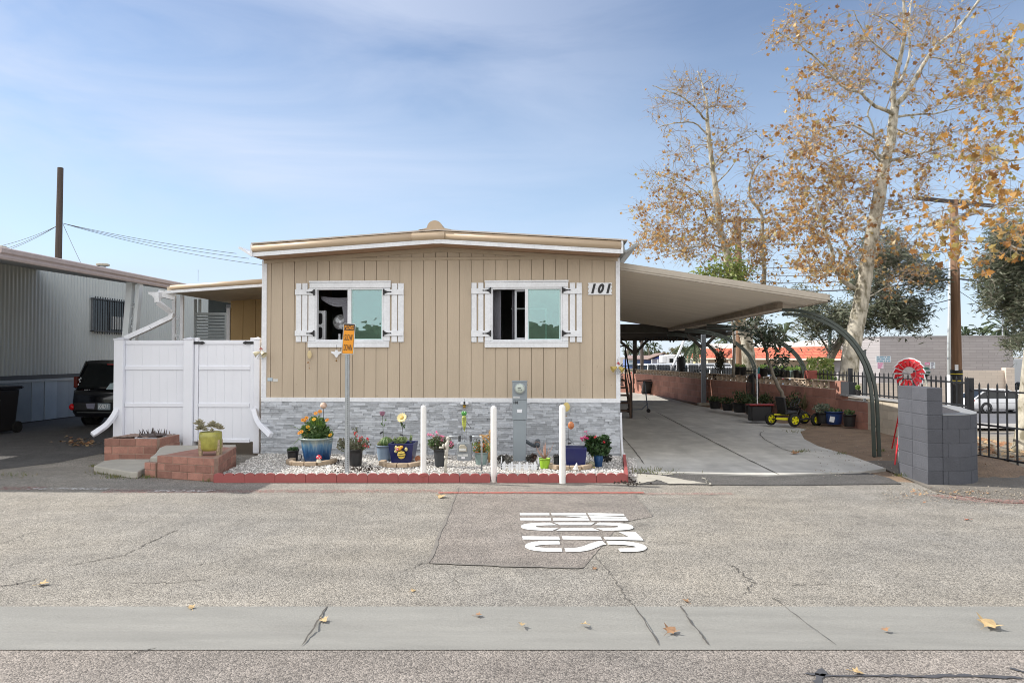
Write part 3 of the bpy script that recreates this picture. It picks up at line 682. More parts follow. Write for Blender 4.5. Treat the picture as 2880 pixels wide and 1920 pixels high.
# draped curtain in the left window
b = MB(); b.smooth = True; b.flat = True; q = wins[0]; n_ = 18
for r0 in range(7):
    pts = []
    for i in range(n_+1):
        t = i/n_; px = 905+75*t; py = 822+(70-r0*9)*math.sin(math.pi*(.15+.55*t))*.55+r0*1.5
        pts.append(PY(px, py, YF+.22+.01*(r0 % 2)))
    b.tube(pts, .017, 6)
for k in range(5): b.tube([PY(968+k*2.4, 838, YF+.22), PY(965+k*2.6, 865, YF+.23), PY(969+k*2.2, 895, YF+.22), PY(972+k*1.2, 925, YF+.22)], .014, 6)
b.build('curtain', m_curt, None, label='grey curtain swagged and tied back inside the open left-hand window', cat='curtain')
pnl = MB(); Yp = YF+.3; x0, x1 = X(890, 900, Yp), X(915, 900, Yp); z0, z1 = Z(900, 956, Yp)-.05, Z(900, 874, Yp); xs_ = (x0+x1)/2
pnl.box(x0, x1-.02, Yp, Yp+.05, z0, z1); pnl.box(x1-.018, x1, Yp-.012, Yp+.06, z0, z1+.004)
pl = thing('window_panel', 'white panel with two dark oval slots standing inside the left window', 'panel', (xs_, Yp, z0))
pnl.build('board', m_white, pl)
for p0, p1 in ((880, 912), (919, 952)):
    zz0, zz1 = Z(900, p1, Yp), Z(900, p0, Yp); xa, xb = x0+.025, x1-.05; rr = (xb-xa)/2; pp = []
    for k in range(9): t = math.pi*k/8; pp.append(((xa+xb)/2+rr*math.cos(t), Yp-.004, zz1-rr+rr*math.sin(t)))
    for k in range(9): t = math.pi+math.pi*k/8; pp.append(((xa+xb)/2+rr*math.cos(t), Yp-.004, zz0+rr+rr*math.sin(t)))
    MB().prism(pp, (0, .003, 0)).build('slot', m_black, pl)
Yf2 = YF+.32; fc = PY(959, 906, Yf2); fb = PY(955, 955, Yf2)
fan = thing('desk_fan', 'white round desk fan standing in the open left-hand window', 'fan', (fb.x, fb.y, fb.z-.06))
b = MB(); b.smooth = True; b.lathe((fb.x, fb.y, fb.z-.06), [(.001,0),(.085,0),(.08,.02),(.025,.035),(.02,.10),(.022,.16)], 18); b.build('stand', m_white, fan)
b = MB()
for rr in (.125, .1, .075, .05): b.tube([(fc.x+rr*math.cos(t), fc.y-.02-(.125-rr)*.3, fc.z+rr*math.sin(t)) for t in [2*math.pi*k/28 for k in range(29)]], .0022, 5, False)
for k in range(26):
    t = 2*math.pi*k/26; b.tube([(fc.x+.03*math.cos(t), fc.y-.05, fc.z+.03*math.sin(t)), (fc.x+.125*math.cos(t), fc.y-.02, fc.z+.125*math.sin(t)), (fc.x+.1*math.cos(t), fc.y+.03, fc.z+.1*math.sin(t))], .0013, 4)
b.build('cage', m_white, fan)
b = MB()
for k in range(3):
    t = 2*math.pi*k/3+.4; u = V((math.cos(t), 0, math.sin(t))); s2 = V((-math.sin(t), 0, math.cos(t))); c0 = V(fc)
    b.prism([c0+u*.02-s2*.01, c0+u*.1-s2*.03, c0+u*.11+s2*.02, c0+u*.06+s2*.05, c0+u*.02+s2*.02], (0, .004, 0))
b.build('blade', mat('pale_plastic', (.55,.57,.6), .4, .03), fan)
b = MB(); b.smooth = True; b.ball((fc.x, fc.y, fc.z), .036, 12, 8, (1, 1.6, 1)); b.build('motor', m_white, fan)
# white inner window frame standing in for frames reflected in the right pane
sf = thing('inner_window_frame', 'white inner window frame for the reflection in the right pane of the right-hand window', 'frame', PY(1510, 950, 12.3))
b = MB(); A_ = PY(1486, 866, 12.3); B_ = PY(1538, 962, 12.3)
b.box(B_.x-.03, B_.x, 12.3, 12.33, B_.z-.1, A_.z); b.box(A_.x-.3, B_.x-.03, 12.3, 12.33, A_.z-.025, A_.z); b.build('frame', m_white, sf)
# plaque
A_, B_ = PY(1653, 795.5, YF-.02), PY(1722, 828.5, YF-.02); nz_ = 6; pts = []
for k in range(nz_+1): pts.append((A_.x+(.018 if k % 2 else 0), YF-.022, A_.z+(B_.z-A_.z)*k/nz_))
for k in range(nz_+1): pts.append((B_.x-(.018 if k % 2 else 0), YF-.022, B_.z+(A_.z-B_.z)*k/nz_))
pq = MB().prism(pts, (0, .018, 0)).build('number_plaque', m_white, home)
cx_, cz_ = (A_.x+B_.x)/2, (A_.z+B_.z)/2
for s_, dx in (('1', -.125), ('0', 0), ('1', .125)): text(s_, .2, facing((cx_+dx, YF-.026, cz_-.004)), 'numeral', m_black, pq, .003, .011, .28, .9)
for dx in (-.062, .062): MB().ball((cx_+dx, YF-.024, cz_), .006, 6, 4).build('screw', m_galv, pq)
MB().box(X(754), X(768), YF-.008, YF-.001, Z(760,1071), Z(760,1062)).build('small_plate', mat('pale_blue_plate', (.45,.55,.62), .5, .2, 60), home)
MB().box(X(770), X(783), YF-.008, YF-.001, Z(760,1073), Z(760,1065)).build('small_plate', mat('pale_plate', (.6,.6,.58), .5, .2, 60), home)
# stone veneer
b = MB(); z = .035; rnd = random.Random(11)
while z < ZTB-.006:
    hh = min(rnd.choice((.030, .036, .036, .042)), ZTB-z); x = XL+.005-rnd.uniform(0, .1)
    while x < XR-.003:
        wd = rnd.choice((.07, .10, .13, .17, .22)); a, c = max(x, XL+.003), min(x+wd, XR-.004)
        if c-a > .01:
            pr_ = rnd.uniform(0, .022); tl = rnd.uniform(-.004, .004)
            b.add([(a+.0008, YF-.012-pr_, z+.0008), (c-.0008, YF-.012-pr_-tl, z+.0008), (c-.0008, YF+.05, z+.0008), (a+.0008, YF+.05, z+.0008), (a+.0008, YF-.012-pr_+tl, z+hh-.0008), (c-.0008, YF-.012-pr_, z+hh-.0008), (c-.0008, YF+.05, z+hh-.0008), (a+.0008, YF+.05, z+hh-.0008)], BOXF)
        x += wd
    z += hh
b.mi = 1; b.box(XL+.01, XR-.01, YF+.03, YF+.08, 0, ZT-.05)
b.build('stone_skirt', [m_stone, m_mortar], home)
b = MB(); b.tube([PY(1746, 1160, YF-.02), PY(1748, 1230, YF-.03), PY(1752, 1292, YF-.05)], .018, 8); b.box(*[v for v in (X(1748), X(1756), YF-.08, YF-.0, Z(1750, 1285), Z(1750, 1273))]); b.build('corner_pipe', m_white, home)

# ------------------------------------------------------------------ opposite side of the road (only its reflection is in view)
b = MB(); b.flat = True; b.smooth = True; n_ = 90; vv = []
for r_, (d_, h_) in enumerate(((-48, .0), (-56, .45), (-66, .85), (-80, 1.0), (-110, .6))):
    for i in range(n_+1):
        x_ = -90+180*i/n_; p = RD(x_, d_, h_*(6.6+1.2*noise.noise(V((x_*.06, 0, 3)))+.7*noise.noise(V((x_*.3, r_, 7))))-.05); vv.append(p)
b.add(vv, [(r_*(n_+1)+i, r_*(n_+1)+i+1, (r_+1)*(n_+1)+i+1, (r_+1)*(n_+1)+i) for r_ in range(4) for i in range(n_)])
b.build('hills', mat('hillside_scrub', (.10,.12,.07), .95, .5, .35), kind='structure', origin=(0,0,0))
# ------------------------------------------------------------------ carport awning on the right
m_awn = mat('awning_underside', (.72,.66,.57), .5, .08, 2, stretch=(.15, 2, 1))
m_awnedge = mat('awning_edge', (.47,.42,.35), .5, .1, 4)
m_beam = mat('dark_steel_beam', (.10,.095,.085), .55, .25, 7)
m_arch = mat('olive_steel', (.055,.07,.06), .5, .15, 10)
YC = 11.95
pr0 = PY(2334, 849, YC); pl0 = PY(1745, 758, YC); ax0, ax1 = XR+.01, pr0.x
def az(x): return pl0.z+(pr0.z-pl0.z)*(x-ax0)/(ax1-ax0)
YE = 25.0
aw = thing('carport_awning', 'long tan metal carport awning with ribbed underside held by green arched posts', 'awning', (ax0, YC, 0))
b = MB(); y = YC+.06
while y < YE:
    b.loop([[V((x, y+dy, az(x)+dz)) for dy, dz in ((.0, .0), (.012, .028), (.03, .034), (.146, .034), (.158, .028), (.17, .0), (.17, .006), (.16, .038), (.02, .042), (.0, .006))] for x in (ax0, ax1-.03)])
    y += .17
b.build('roof_panel', m_awn, aw)
b = MB(); b.loop([[V((x, YC+dy, az(x)+dz)) for dy, dz in ((0, -.002), (0, .028), (-.012, .033), (-.012, .08), (.0, .086), (.0, .125), (.055, .125), (.055, -.002))] for x in (ax0, ax1)]); b.build('front_fascia', m_awnedge, aw)
b = MB(); b.box(ax1-.03, ax1+.005, YC+.0, YE, az(ax1)-.002, az(ax1)+.10); b.build('side_fascia', m_awnedge, aw)
bx = pr0.x-.5
b = MB(); b.box(bx-.05, bx+.05, YC+1.0, YE, az(bx)-.11, az(bx)-.012); b.build('beam', mat('rusty_tan_beam', (.26,.21,.16), .6, .4, 6), aw)
b = MB(); b.box(ax0+.3, bx-.05, YE-.1, YE, az(bx)-.16, az(bx)-.01+.16); b.build('rear_beam', m_beam, aw)
def arch(y, xf, zf=.03, ya=None):
    ya = ya or y; x0 = bx+.05; z0 = az(bx)-.14; P1 = []; P2 = []
    for k in range(15):
        t = math.pi/2*k/14; px_ = x0+(xf-x0)*math.sin(t)**.95; zz = .95+(z0-.95)*math.cos(t)**.85 if k < 14 else .95
        P1.append(V((px_, ya+(y-ya)*k/14, zz)))
    P1.append(V((xf+.03, y, zf-.05)))
    off = lambda q_, d_: [p+V((-d_*math.cos(math.pi/2*(1-min(i, 14)/14)), 0, -d_*math.sin(math.pi/2*(1-min(i,14)/14)))) for i, p in enumerate(q_)]
    P2 = [p+V((-.085*(i/15), .0, -.085*(1-min(i,14)/14))) for i, p in enumerate(P1)]
    b = MB(); b.sweep(P1, .05, .045, V((0,1,0))); b.sweep(P2, .05, .045, V((0,1,0)))
    for i in (4, 7, 10, 12): b.bar(P1[i], P2[i], .02, .02, V((0,1,0)))
    b.bar(P1[15]*.45+P1[14]*.55, P2[15]*.45+P2[14]*.55, .02, .02, V((0,1,0)))
    b.build('arched_post', m_arch, aw)
for fp, ya in ((PG(2468, 1271, .09), 13.0), (PG(2273, 1177, .06), None), (PG(2130, 1152, .06), None), (PG(2039, 1132, .06), None)): arch(fp.y, fp.x, .06, ya)
# rear wooden patio cover behind the awning
pc = thing('patio_cover', 'dark wooden patio cover with braced posts behind the carport awning', 'patio cover', (3.5, 29, 0))
m_dw = mat('dark_timber', (.045,.038,.032), .8, .25, 5)
for k in range(8): MB().box(1.3, 6.5, 25.3+k*1.05, 25.36+k*1.05, 2.63, 2.78).build('rafter', m_dw, pc)
MB().box(1.25, 6.6, 25.1, 33.0, 2.785, 2.83).build('roof', m_dw, pc)
MB().box(1.25, 6.6, 32.9, 33.05, 2.46, 2.66).build('rear_beam', m_dw, pc); MB().box(6.3, 6.45, 25.2, 32.85, 2.48, 2.62).build('side_beam', m_dw, pc)
p = PG(1785, 1104, .03)
b = MB(); b.box(p.x-.09, p.x+.09, 32.8, 32.98, 0, 2.46); b.bar((p.x-.75, 32.89, 2.5), (p.x, 32.89, 1.85), .12, .12, V((0,1,0))); b.bar((p.x+.6, 32.89, 2.5), (p.x, 32.89, 1.85), .12, .12, V((0,1,0))); b.build('post', m_dw, pc)
p = PG(1978, 1139, .03); p.y = 24.9; p.x = 5.36
gp = thing('support_post', 'grey square metal post on a concrete footing under the rear of the awning', 'post', (p.x, p.y, .0))
MB().box(p.x-.075, p.x+.075, p.y-.075, p.y+.075, .1, 2.5).build('shaft', mat('grey_post_paint', (.17,.19,.22), .5, .1), gp, bevel=.01)
MB().box(p.x-.2, p.x+.2, p.y-.15, p.y+.15, .0, .1).build('footing', m_conc, gp, bevel=.02)
b = MB(); b.bar((p.x-.55, p.y, 2.5), (p.x-.07, p.y, 2.05), .1, .1, V((0,1,0))); b.bar((p.x+.45, p.y, 2.5), (p.x+.07, p.y, 2.1), .1, .1, V((0,1,0))); b.build('brace', m_dw, gp)
# ------------------------------------------------------------------ porch at the left of the home
YPo = 12.75
pa, pb = PY(465, 824, YPo), PY(736, 800, YPo)
ph = thing('porch', 'low tan porch roof with white edge and scrolled post behind the white fence', 'porch', ((pa.x+pb.x)/2, 14, 0))
xl_, xr_ = pa.x, XL-.01
zl, zr_ = PY(465, 825, YPo).z, PY(736, 802, YPo).z+.0
def pz(x): return zl+(zr_-zl)*(x-xl_)/(xr_-xl_)
b = MB(); b.loop([[V((x, YPo+dy, pz(x)+dz)) for dy, dz in ((0, 0), (0, .052), (.05, .052), (.05, 0))] for x in (xl_, xr_)]); b.build('edge_trim', m_white, ph)
b = MB(); b.smooth = True
b.loop([[V((x, YPo+dy, pz(x)+dz)) for dy, dz in ((.02, .053), (-.01, .07), (-.02, .10), (-.012, .13), (.02, .15), (.06, .15), (.06, .053))] for x in (PY(478, 810, YPo).x, xr_)]); b.build('fascia', m_tan, ph)
b = MB(); b.prism([(xl_, YPo+.06, pz(xl_)+.02), (xr_, YPo+.06, pz(xr_)+.02), (xr_, YPo+.06, pz(xr_)+.13), (xl_, YPo+.06, pz(xl_)+.13)], (0, 4.6, 0)); b.build('roof', mat('porch_soffit', (.50,.43,.33), .7, .14, 3), ph)
b = MB(); Yw = 15.0; x0 = PY(648, 900, Yw).x
k = x0
while k < XL: b.box(k+.005, min(k+.28, XL), Yw, Yw+.03, 0, 3.0); k += .285
b.mi = 1; b.box(x0, XL, Yw+.031, Yw+.1, 0, 3.0); b.build('wall', [mat('yellow_tan_wall', (.46,.31,.14), .7, .06, 2), m_groove], ph)  # porch wall boards, a yellower tan than the siding
b = MB(); x1 = PY(638, 900, Yw).x; b.box(x1, x0-.005, Yw-.02, Yw+.06, 0, pz(-6)-.2); b.box(x0, XL, Yw-.02, Yw-.002, PY(700, 838, Yw).z, PY(700, 828, Yw).z+.02); b.build('corner_frame', m_white, ph)
b = MB(); Yl = 16.5
a, c = PY(545, 957, Yl), PY(637, 881, Yl)
for k in range(16):
    z0 = c.z-.05-k*.075
    if z0 < .9: break
    b.add([(a.x+.04, Yl, z0), (c.x-.04, Yl, z0), (c.x-.04, Yl+.05, z0+.05), (a.x+.04, Yl+.05, z0+.05), (a.x+.04, Yl, z0+.012), (c.x-.04, Yl, z0+.012), (c.x-.04, Yl+.05, z0+.062), (a.x+.04, Yl+.05, z0+.062)], BOXF)
b.box(a.x, a.x+.04, Yl-.01, Yl+.06, 0, c.z+.35); b.box(c.x-.04, c.x, Yl-.01, Yl+.06, 0, c.z); b.box(a.x+.04, c.x-.04, Yl-.01, Yl+.06, c.z-.035, c.z+.02); b.box(a.x+.11, a.x+.15, Yl-.01, Yl+.06, c.z+.02, c.z+.35)
b.build('louver_panel', mat('pale_louver', (.55,.60,.62), .5, .05), ph)
b = MB(); b.box(a.x-.25, c.x+.9, Yl+1.2, Yl+1.25, 0, c.z+.6); b.build('rear_wall', mat('grey_blue_wall', (.20,.24,.26), .7, .1), ph)
b = MB(); b.box(a.x+.25, a.x+.95, Yl+1.15, Yl+1.19, c.z+.03, c.z+.3); b.build('rear_window', m_dglass, ph)
def scrollpost(mb, p0, p1, dx, wv, top, par, nm='post', mm=None, w2=None):
    mm = mm or m_white
    b = MB(); b.bar((p0[0], p0[1], 0), (p1[0], p1[1], top), wv, wv, V((0,1,0))); b.bar((p0[0]+dx, p0[1], 0), (p1[0]+dx, p1[1], top), w2 or wv, wv, V((0,1,0)))
    o = b.build(nm, mm, par); 
    s_ = MB(); zc = top-.62
    fx = lambda z: p0[0]+(p1[0]-p0[0])*z/top
    def spiral(cx, cz, r0, a0, a1, n=20): return [(cx+(r0*(.35+.65*k/n))*math.cos(a0+(a1-a0)*k/n), p0[1], cz+(r0*(.35+.65*k/n))*math.sin(a0+(a1-a0)*k/n)) for k in range(n+1)]
    m0 = fx(zc)+dx/2; r = abs(dx)*.36
    s_.tube(spiral(m0, zc+.2, r, -math.pi*2.2, math.pi*.0), .009, 6); s_.tube(spiral(m0, zc-.2, r, -math.pi*1.2, math.pi*1.0), .009, 6)
    s_.tube([(m0+r, p0[1], zc+.2), (m0+r*.5, p0[1], zc+.08), (m0-r*.5, p0[1], zc-.08), (m0-r, p0[1], zc-.2)], .009, 6)
    s_.build('scroll', mm, o)
    return o
p0 = PY(489, 957, 13.2); scrollpost(None, (p0.x, 13.2), (p0.x, 13.2), .16, .055, pz(p0.x), ph)
b = MB(); b.bar(PY(444, 824, 12.7), PY(490, 835, 12.9), .1, .12)
e = [PY(443, 832, 12.6), PY(444, 850, 12.6), PY(483, 880, 12.85), PY(481, 893, 12.85), PY(420, 922, 12.5), PY(350, 953, 12.2)]
for a, c in zip(e, e[1:]): b.bar(a, c, .085, .075, V((0,1,0)))
a = PY(416, 821, 12.6); b.prism([PY(416, 821, 12.6), PY(446, 821, 12.6), PY(446, 838, 12.6), PY(432, 838, 12.6), PY(426, 830, 12.6), PY(418, 828, 12.6)], (0, .15, 0))
b.build('downspout', m_white, ph)

# ------------------------------------------------------------------ white vinyl fence with gate
YV = 12.0
fx_ = lambda px: PY(px, 1000, YV).x
fz_ = lambda py: PY(540, py, YV).z
fe = thing('vinyl_fence', 'tall white vinyl privacy fence with gate between the two homes', 'fence', (fx_(530), YV, 0))
ztop = fz_(957)
def vpost(px0, px1, zb, y=YV, zt=None):
    zt = zt or fz_(951); a, c = fx_(px0), fx_(px1); w_ = (c-a)
    b = MB(); b.box(a, c, y-w_/2, y+w_/2, zb, zt-.03); b.build('post', m_vinyl, fe, bevel=.006)
    b = MB(); b.box(a-.008, c+.008, y-w_/2-.008, y+w_/2+.008, zt-.03, zt-.012)
    m_ = ((a+c)/2, y); b.add([(a-.008, y-w_/2-.008, zt-.011), (c+.008, y-w_/2-.008, zt-.011), (c+.008, y+w_/2+.008, zt-.011), (a-.008, y+w_/2+.008, zt-.011), (m_[0], m_[1], zt+.022)], [(0,1,4),(1,2,4),(2,3,4),(3,0,4)])
    b.build('post_cap', m_vinyl, fe)
vpost(328, 354, .02); vpost(522.5, 548.5, .15); vpost(716.5, 734, .04)
vpost(313.5, 327, .02, YV+.25, fz_(962))
rails = [(957, 968), (1029, 1040), (1133.5, 1144), (1233, 1243)]
def panel(px0, px1, nm, par=None):
    a, c = fx_(px0), fx_(px1); b = MB(); n_ = max(1, round((c-a)/.152)); w_ = (c-a)/n_
    for k in range(n_): b.box(a+k*w_+.0015, a+(k+1)*w_-.0015, YV-.012, YV+.012, fz_(1242), ztop-.01)
    b.mi = 0; b.box(a, c, YV-.008, YV+.008, fz_(1241), ztop-.012)
    o = b.build(nm, m_vinyl, fe)
    for t, bt in rails: MB().box(a+.001, c-.001, YV-.03, YV+.03, fz_(bt), fz_(t)).build('rail', m_vinyl, o, bevel=.004)
    return o
panel(354.5, 522, 'panel')
gt = panel(561, 705, 'gate')
b = MB()
for q in ((549, 560), (705.5, 716)): b.box(fx_(q[0])+.004, fx_(q[1]), YV-.035, YV+.035, fz_(1240), fz_(950))
b.build('stile', m_vinyl, gt, bevel=.004)
for s_, xh in ((1, fx_(548)), (-1, fx_(717))):
    z0 = fz_(964); y_ = YV-.05
    b = MB(); b.prism([(xh, y_, z0-.022), (xh+s_*.13, y_, z0-.022), (xh+s_*.15, y_, z0-.03), (xh+s_*.19, y_, z0-.012), (xh+s_*.2, y_, z0), (xh+s_*.19, y_, z0+.012), (xh+s_*.15, y_, z0+.03), (xh+s_*.13, y_, z0+.022), (xh, y_, z0+.022)], (0, .012, 0))
    b.build('strap_hinge', m_black, gt)
def flare(pts, w_, h_):
    b = MB(); q = [PY(x, y, Y) for x, y, Y in pts]; P = []
    for i in range(len(q)-1):
        for k in range(5):
            t = k/5; p_ = q[max(i-1,0)]; p1, p2 = q[i], q[i+1]; p3 = q[min(i+2, len(q)-1)]
            P.append(.5*((2*p1)+(p2-p_)*t+(2*p_-5*p1+4*p2-p3)*t*t+(3*p1-p_-3*p2+p3)*t**3))
    P.append(q[-1]); b.sweep(P, w_, h_, V((0,1,0))); b.build('curved_brace', m_vinyl, fe, bevel=.008)
flare([(330,1150,11.93),(318,1172,11.85),(300,1194,11.7),(278,1210,11.55),(259,1222,11.45)], .09, .075)
flare([(715,1150,11.93),(721,1172,11.85),(733,1194,11.7),(748,1210,11.55),(762,1224,11.45)], .09, .075)

# ------------------------------------------------------------------ neighbour home
nh = thing('mobile_home', 'grey corrugated mobile home in shade under a wide awning at left', 'house', (-13.6, 18, 0))
XW = -13.6; m_corr = mat('grey_corrugated_siding', (.46,.50,.50), .5, .08, 1.2, stretch=(1, 1, .3))
b = MB(); b.flat = False; y = 12.5; rows_ = []; n_ = 0; vv = []
while y < 27.2:
    for k in range(6): vv.append((XW+.018*math.cos(2*math.pi*k/6), y+.132*k/6))
    y += .132
b.smooth = False
b.add([(p[0], p[1], z) for z in (1.24, 4.1) for p in vv], [(i, i+1, len(vv)+i+1, len(vv)+i) for i in range(len(vv)-1)])
b.build('siding', m_corr, nh)
MB().box(XW-6, XW-.05, 12.5, 27.2, .02, 4.1).build('body', mat('grey_paint', (.25,.27,.28), .7, .05), nh)
MB().box(XW-.04, XW+.03, 12.5, 27.2, 1.13, 1.235).build('dark_band', mat('dark_band', (.05,.055,.06), .6, .1), nh)
MB().box(XW-.04, XW+.035, 12.5, 27.2, 1.06, 1.128).build('skirt_trim', mat('pale_skirt_trim', (.34,.37,.39), .6, .1), nh)
b = MB(); y = 12.5; rnd = random.Random(2); k = 0
while y < 27:
    b.box(XW-.03-rnd.uniform(0, .02), XW+.005+rnd.uniform(-.012, .012), y+.006, y+.455, .03, 1.058); y += .46
b.build('skirt_panel', mat('skirt_metal', (.30,.36,.42), .5, .12, 2, isl=.4), nh)
zt0 = 3.24; XE = -7.7
m_mauve = mat('faded_mauve_fascia', (.43,.36,.34), .5, .1, 6)
b = MB(); b.prism([(XE, 9.35, 3.13), (XE, 9.35, 3.16), (XW-.5, 9.35, 4.17), (XW-.5, 9.35, 4.1)], (0, 8.35, 0)); b.build('awning_roof', mat('awning_soffit_grey', (.34,.35,.36), .6, .1, 3), nh)
b = MB(); b.loop([[V((XE+dx, y, dz)) for dx, dz in ((-.06, 3.10), (.0, 3.10), (.012, 3.13), (.0, 3.17), (.03, 3.19), (.03, 3.25), (-.02, 3.27), (-.06, 3.25))] for y in (9.3, 14.3)]); b.build('awning_fascia', m_mauve, nh)
b = MB(); b.prism([(XW-.3, 12.5, 4.11), (XW-6, 12.5, 4.5), (XW-6, 12.5, 4.6), (XW-.3, 12.5, 4.2)], (0, 15, 0)); b.build('roof', mat('white_roof', (.6,.6,.6), .6, .05), nh)
pw0, pw1 = PX(256, 924, XW), PX(350, 838, XW); z0, z1 = 2.52, 3.43
wf = MB(); y0, y1 = pw0.y, pw1.y
wf.box(XW+.02, XW+.06, y0-.04, y0, z0-.04, z1+.04); wf.box(XW+.02, XW+.06, y1, y1+.04, z0-.04, z1+.04); wf.box(XW+.02, XW+.06, y0, y1, z1, z1+.04); wf.box(XW+.02, XW+.06, y0, y1, z0-.04, z0); wf.box(XW+.02, XW+.05, (y0+y1)/2-.02, (y0+y1)/2+.02, z0, z1)
wf = wf.build('window', mat('grey_alu', (.15,.16,.17), .4, .1), nh)
MB().box(XW+.02, XW+.035, y0+.001, y1-.001, z0+.001, z1-.001).build('pane', m_dglass, wf)
MB().box(XW+.036, XW+.04, (y0+y1)/2+.1, y1-.15, z0+.05, z0+.45).build('blind', mat('bright_blind', (.5,.52,.5), .6, .1), wf)
b = MB(); k = y0-.05
while k < y1+.1: b.box(XW+.14, XW+.16, k, k+.02, z0-.12, z1+.08); k += .115
for zz in (z0-.05, z1+.0): b.box(XW+.135, XW+.165, y0-.1, y1+.15, zz, zz+.025)
for yy in (y0-.1, y1+.13):
    for zz in (z0-.05, z1): b.box(XW+.03, XW+.14, yy, yy+.02, zz, zz+.02)
b.build('window_bars', m_iron, wf)
pA, pB = PY(355, 957, 12.75), PY(369, 790, 12.75)
dxz = (pB.x-pA.x)/(pB.z-pA.z); topz = 3.13
scrollpost(None, (pA.x-dxz*pA.z, 12.75), (pA.x+dxz*(topz-pA.z), 12.75), .175, .11, topz, nh, 'awning_post', mat('pale_post_paint', (.62,.66,.68), .5, .05), .06)
def roofvent(px, pyt, pyb, dist, r, lab):
    p = PY(px, pyb, dist); t = thing('roof_vent', lab, 'vent', (p.x, p.y, p.z-.1)); h = PY(px, pyt, dist).z-p.z
    MB().cyl((p.x, p.y, p.z-.1), r*.45, h*.7+.1, 14).build('pipe', m_galv, t)
    b = MB(); b.lathe((p.x, p.y, p.z+h*.4), [(r*.8,0),(r,h*.12),(r,h*.45),(r*.8,h*.58),(.001,h*.62)], 18); b.build('cap', mat('vent_cap', (.42,.38,.30), .6, .2, 30), t)
roofvent(289, 741, 753, 17, .155, 'small round vent cap on the grey home roof')
roofvent(2, 692, 708, 14, .12, 'white domed vent at the left edge above the grey home')
MB().cyl(PY(557, 792, 16), .006, .28, 6).build('roof_antenna', m_galv, None, label='thin antenna rod above the porch roof', cat='antenna')

# ------------------------------------------------------------------ wooden pole and wires at left
wp = PY(164, 733, 30); wt = PY(170, 472, 30)
m_pole = mat('weathered_pole', (.085,.065,.055), .9, .3, 3, .4, 30, stretch=(4, 4, .3))
pol = MB(); pol.tube([(wp.x-.05, 30, 0), tuple(wp), tuple(wt)], [.15, .14, .12], 12); pol = pol.build('wooden_pole', m_pole, None, label='bare dark wooden pole standing behind the grey home', cat='pole')
m_wire = mat('wire_grey', (.10,.10,.11), .6, 0)
def wire(a, c, sag, r, lab, grp, n=14):
    P = [V(a).lerp(V(c), k/n)-V((0, 0, sag*4*(k/n)*(1-k/n))) for k in range(n+1)]
    return MB().tube(P, r, 4).build('overhead_wire', m_wire, None, label=lab, cat='wire', group=grp)
at = PY(176, 628, 30)
for k, (x, y) in enumerate(((665, 713), (700, 727), (738, 745))): wire(at, PY(x, y, 30-k), .10+.04*k, .010, 'service wire sagging from the left wooden pole to the tan home, %s' % ('highest strand', 'middle strand', 'lowest strand')[k], 'wires from the left pole')
for k, (x, y) in enumerate(((0, 692), (14, 706), (0, 705))): wire(PY(163, 634, 30), PY(x-20*k*0, y, 29), .08, .009, 'thin wire from the left wooden pole towards the grey home, %s' % ('upper strand', 'lower strand', 'middle strand')[k], 'wires left of the pole')
wire(PY(178, 632, 30), PY(230, 745, 29), 0.02, .012, 'steep guy wire beside the left wooden pole', None)

# ------------------------------------------------------------------ blocks and bricks
def blockwall(mb, pts, z0, rows_, bh, bl, th, gap=.006, jit=.0, start=0, mort=1, mi=0):
    segs = []; L_ = 0
    for a, c in zip(pts, pts[1:]):
        a, c = V((a[0], a[1], 0)), V((c[0], c[1], 0)); segs.append((a, c, L_)); L_ += (c-a).length
    def at_(s):
        for a, c, l0 in segs:
            l = (c-a).length
            if s <= l0+l+1e-6: return a+(c-a)*((s-l0)/l), (c-a).normalized()
        return segs[-1][1], (segs[-1][1]-segs[-1][0]).normalized()
    for r in range(rows_):
        s = -(bl/2 if (r+start) % 2 else 0)
        while s < L_-.01:
            s0, s1 = max(s, 0)+gap/2, min(s+bl, L_)-gap/2
            if s1-s0 > .02:
                p0, _ = at_(s0); p1, _ = at_(s1); d = (p1-p0).normalized(); nrm = V((d.y, -d.x, 0))*(th/2+random.uniform(-jit, jit)); zz = V((0, 0, 1))
                a_, b_ = z0+r*bh+gap/2, z0+(r+1)*bh-gap/2; mb.mi = mi
                mb.add([p0+nrm+zz*a_, p1+nrm+zz*a_, p1-nrm+zz*a_, p0-nrm+zz*a_, p0+nrm+zz*b_, p1+nrm+zz*b_, p1-nrm+zz*b_, p0-nrm+zz*b_], BOXF)
            s += bl
    if mort is not None:
        mb.mi = mort
        for a, c, _ in segs:
            d = (c-a).normalized(); n2 = V((d.y, -d.x, 0))*(th/2-.006); zz = V((0,0,1)); a2, c2 = a+d*.004, c-d*.004
            z1 = z0+rows_*bh-.004
            mb.add([a2+n2+zz*z0, c2+n2+zz*z0, c2-n2+zz*z0, a2-n2+zz*z0, a2+n2+zz*z1, c2+n2+zz*z1, c2-n2+zz*z1, a2-n2+zz*z1], BOXF)
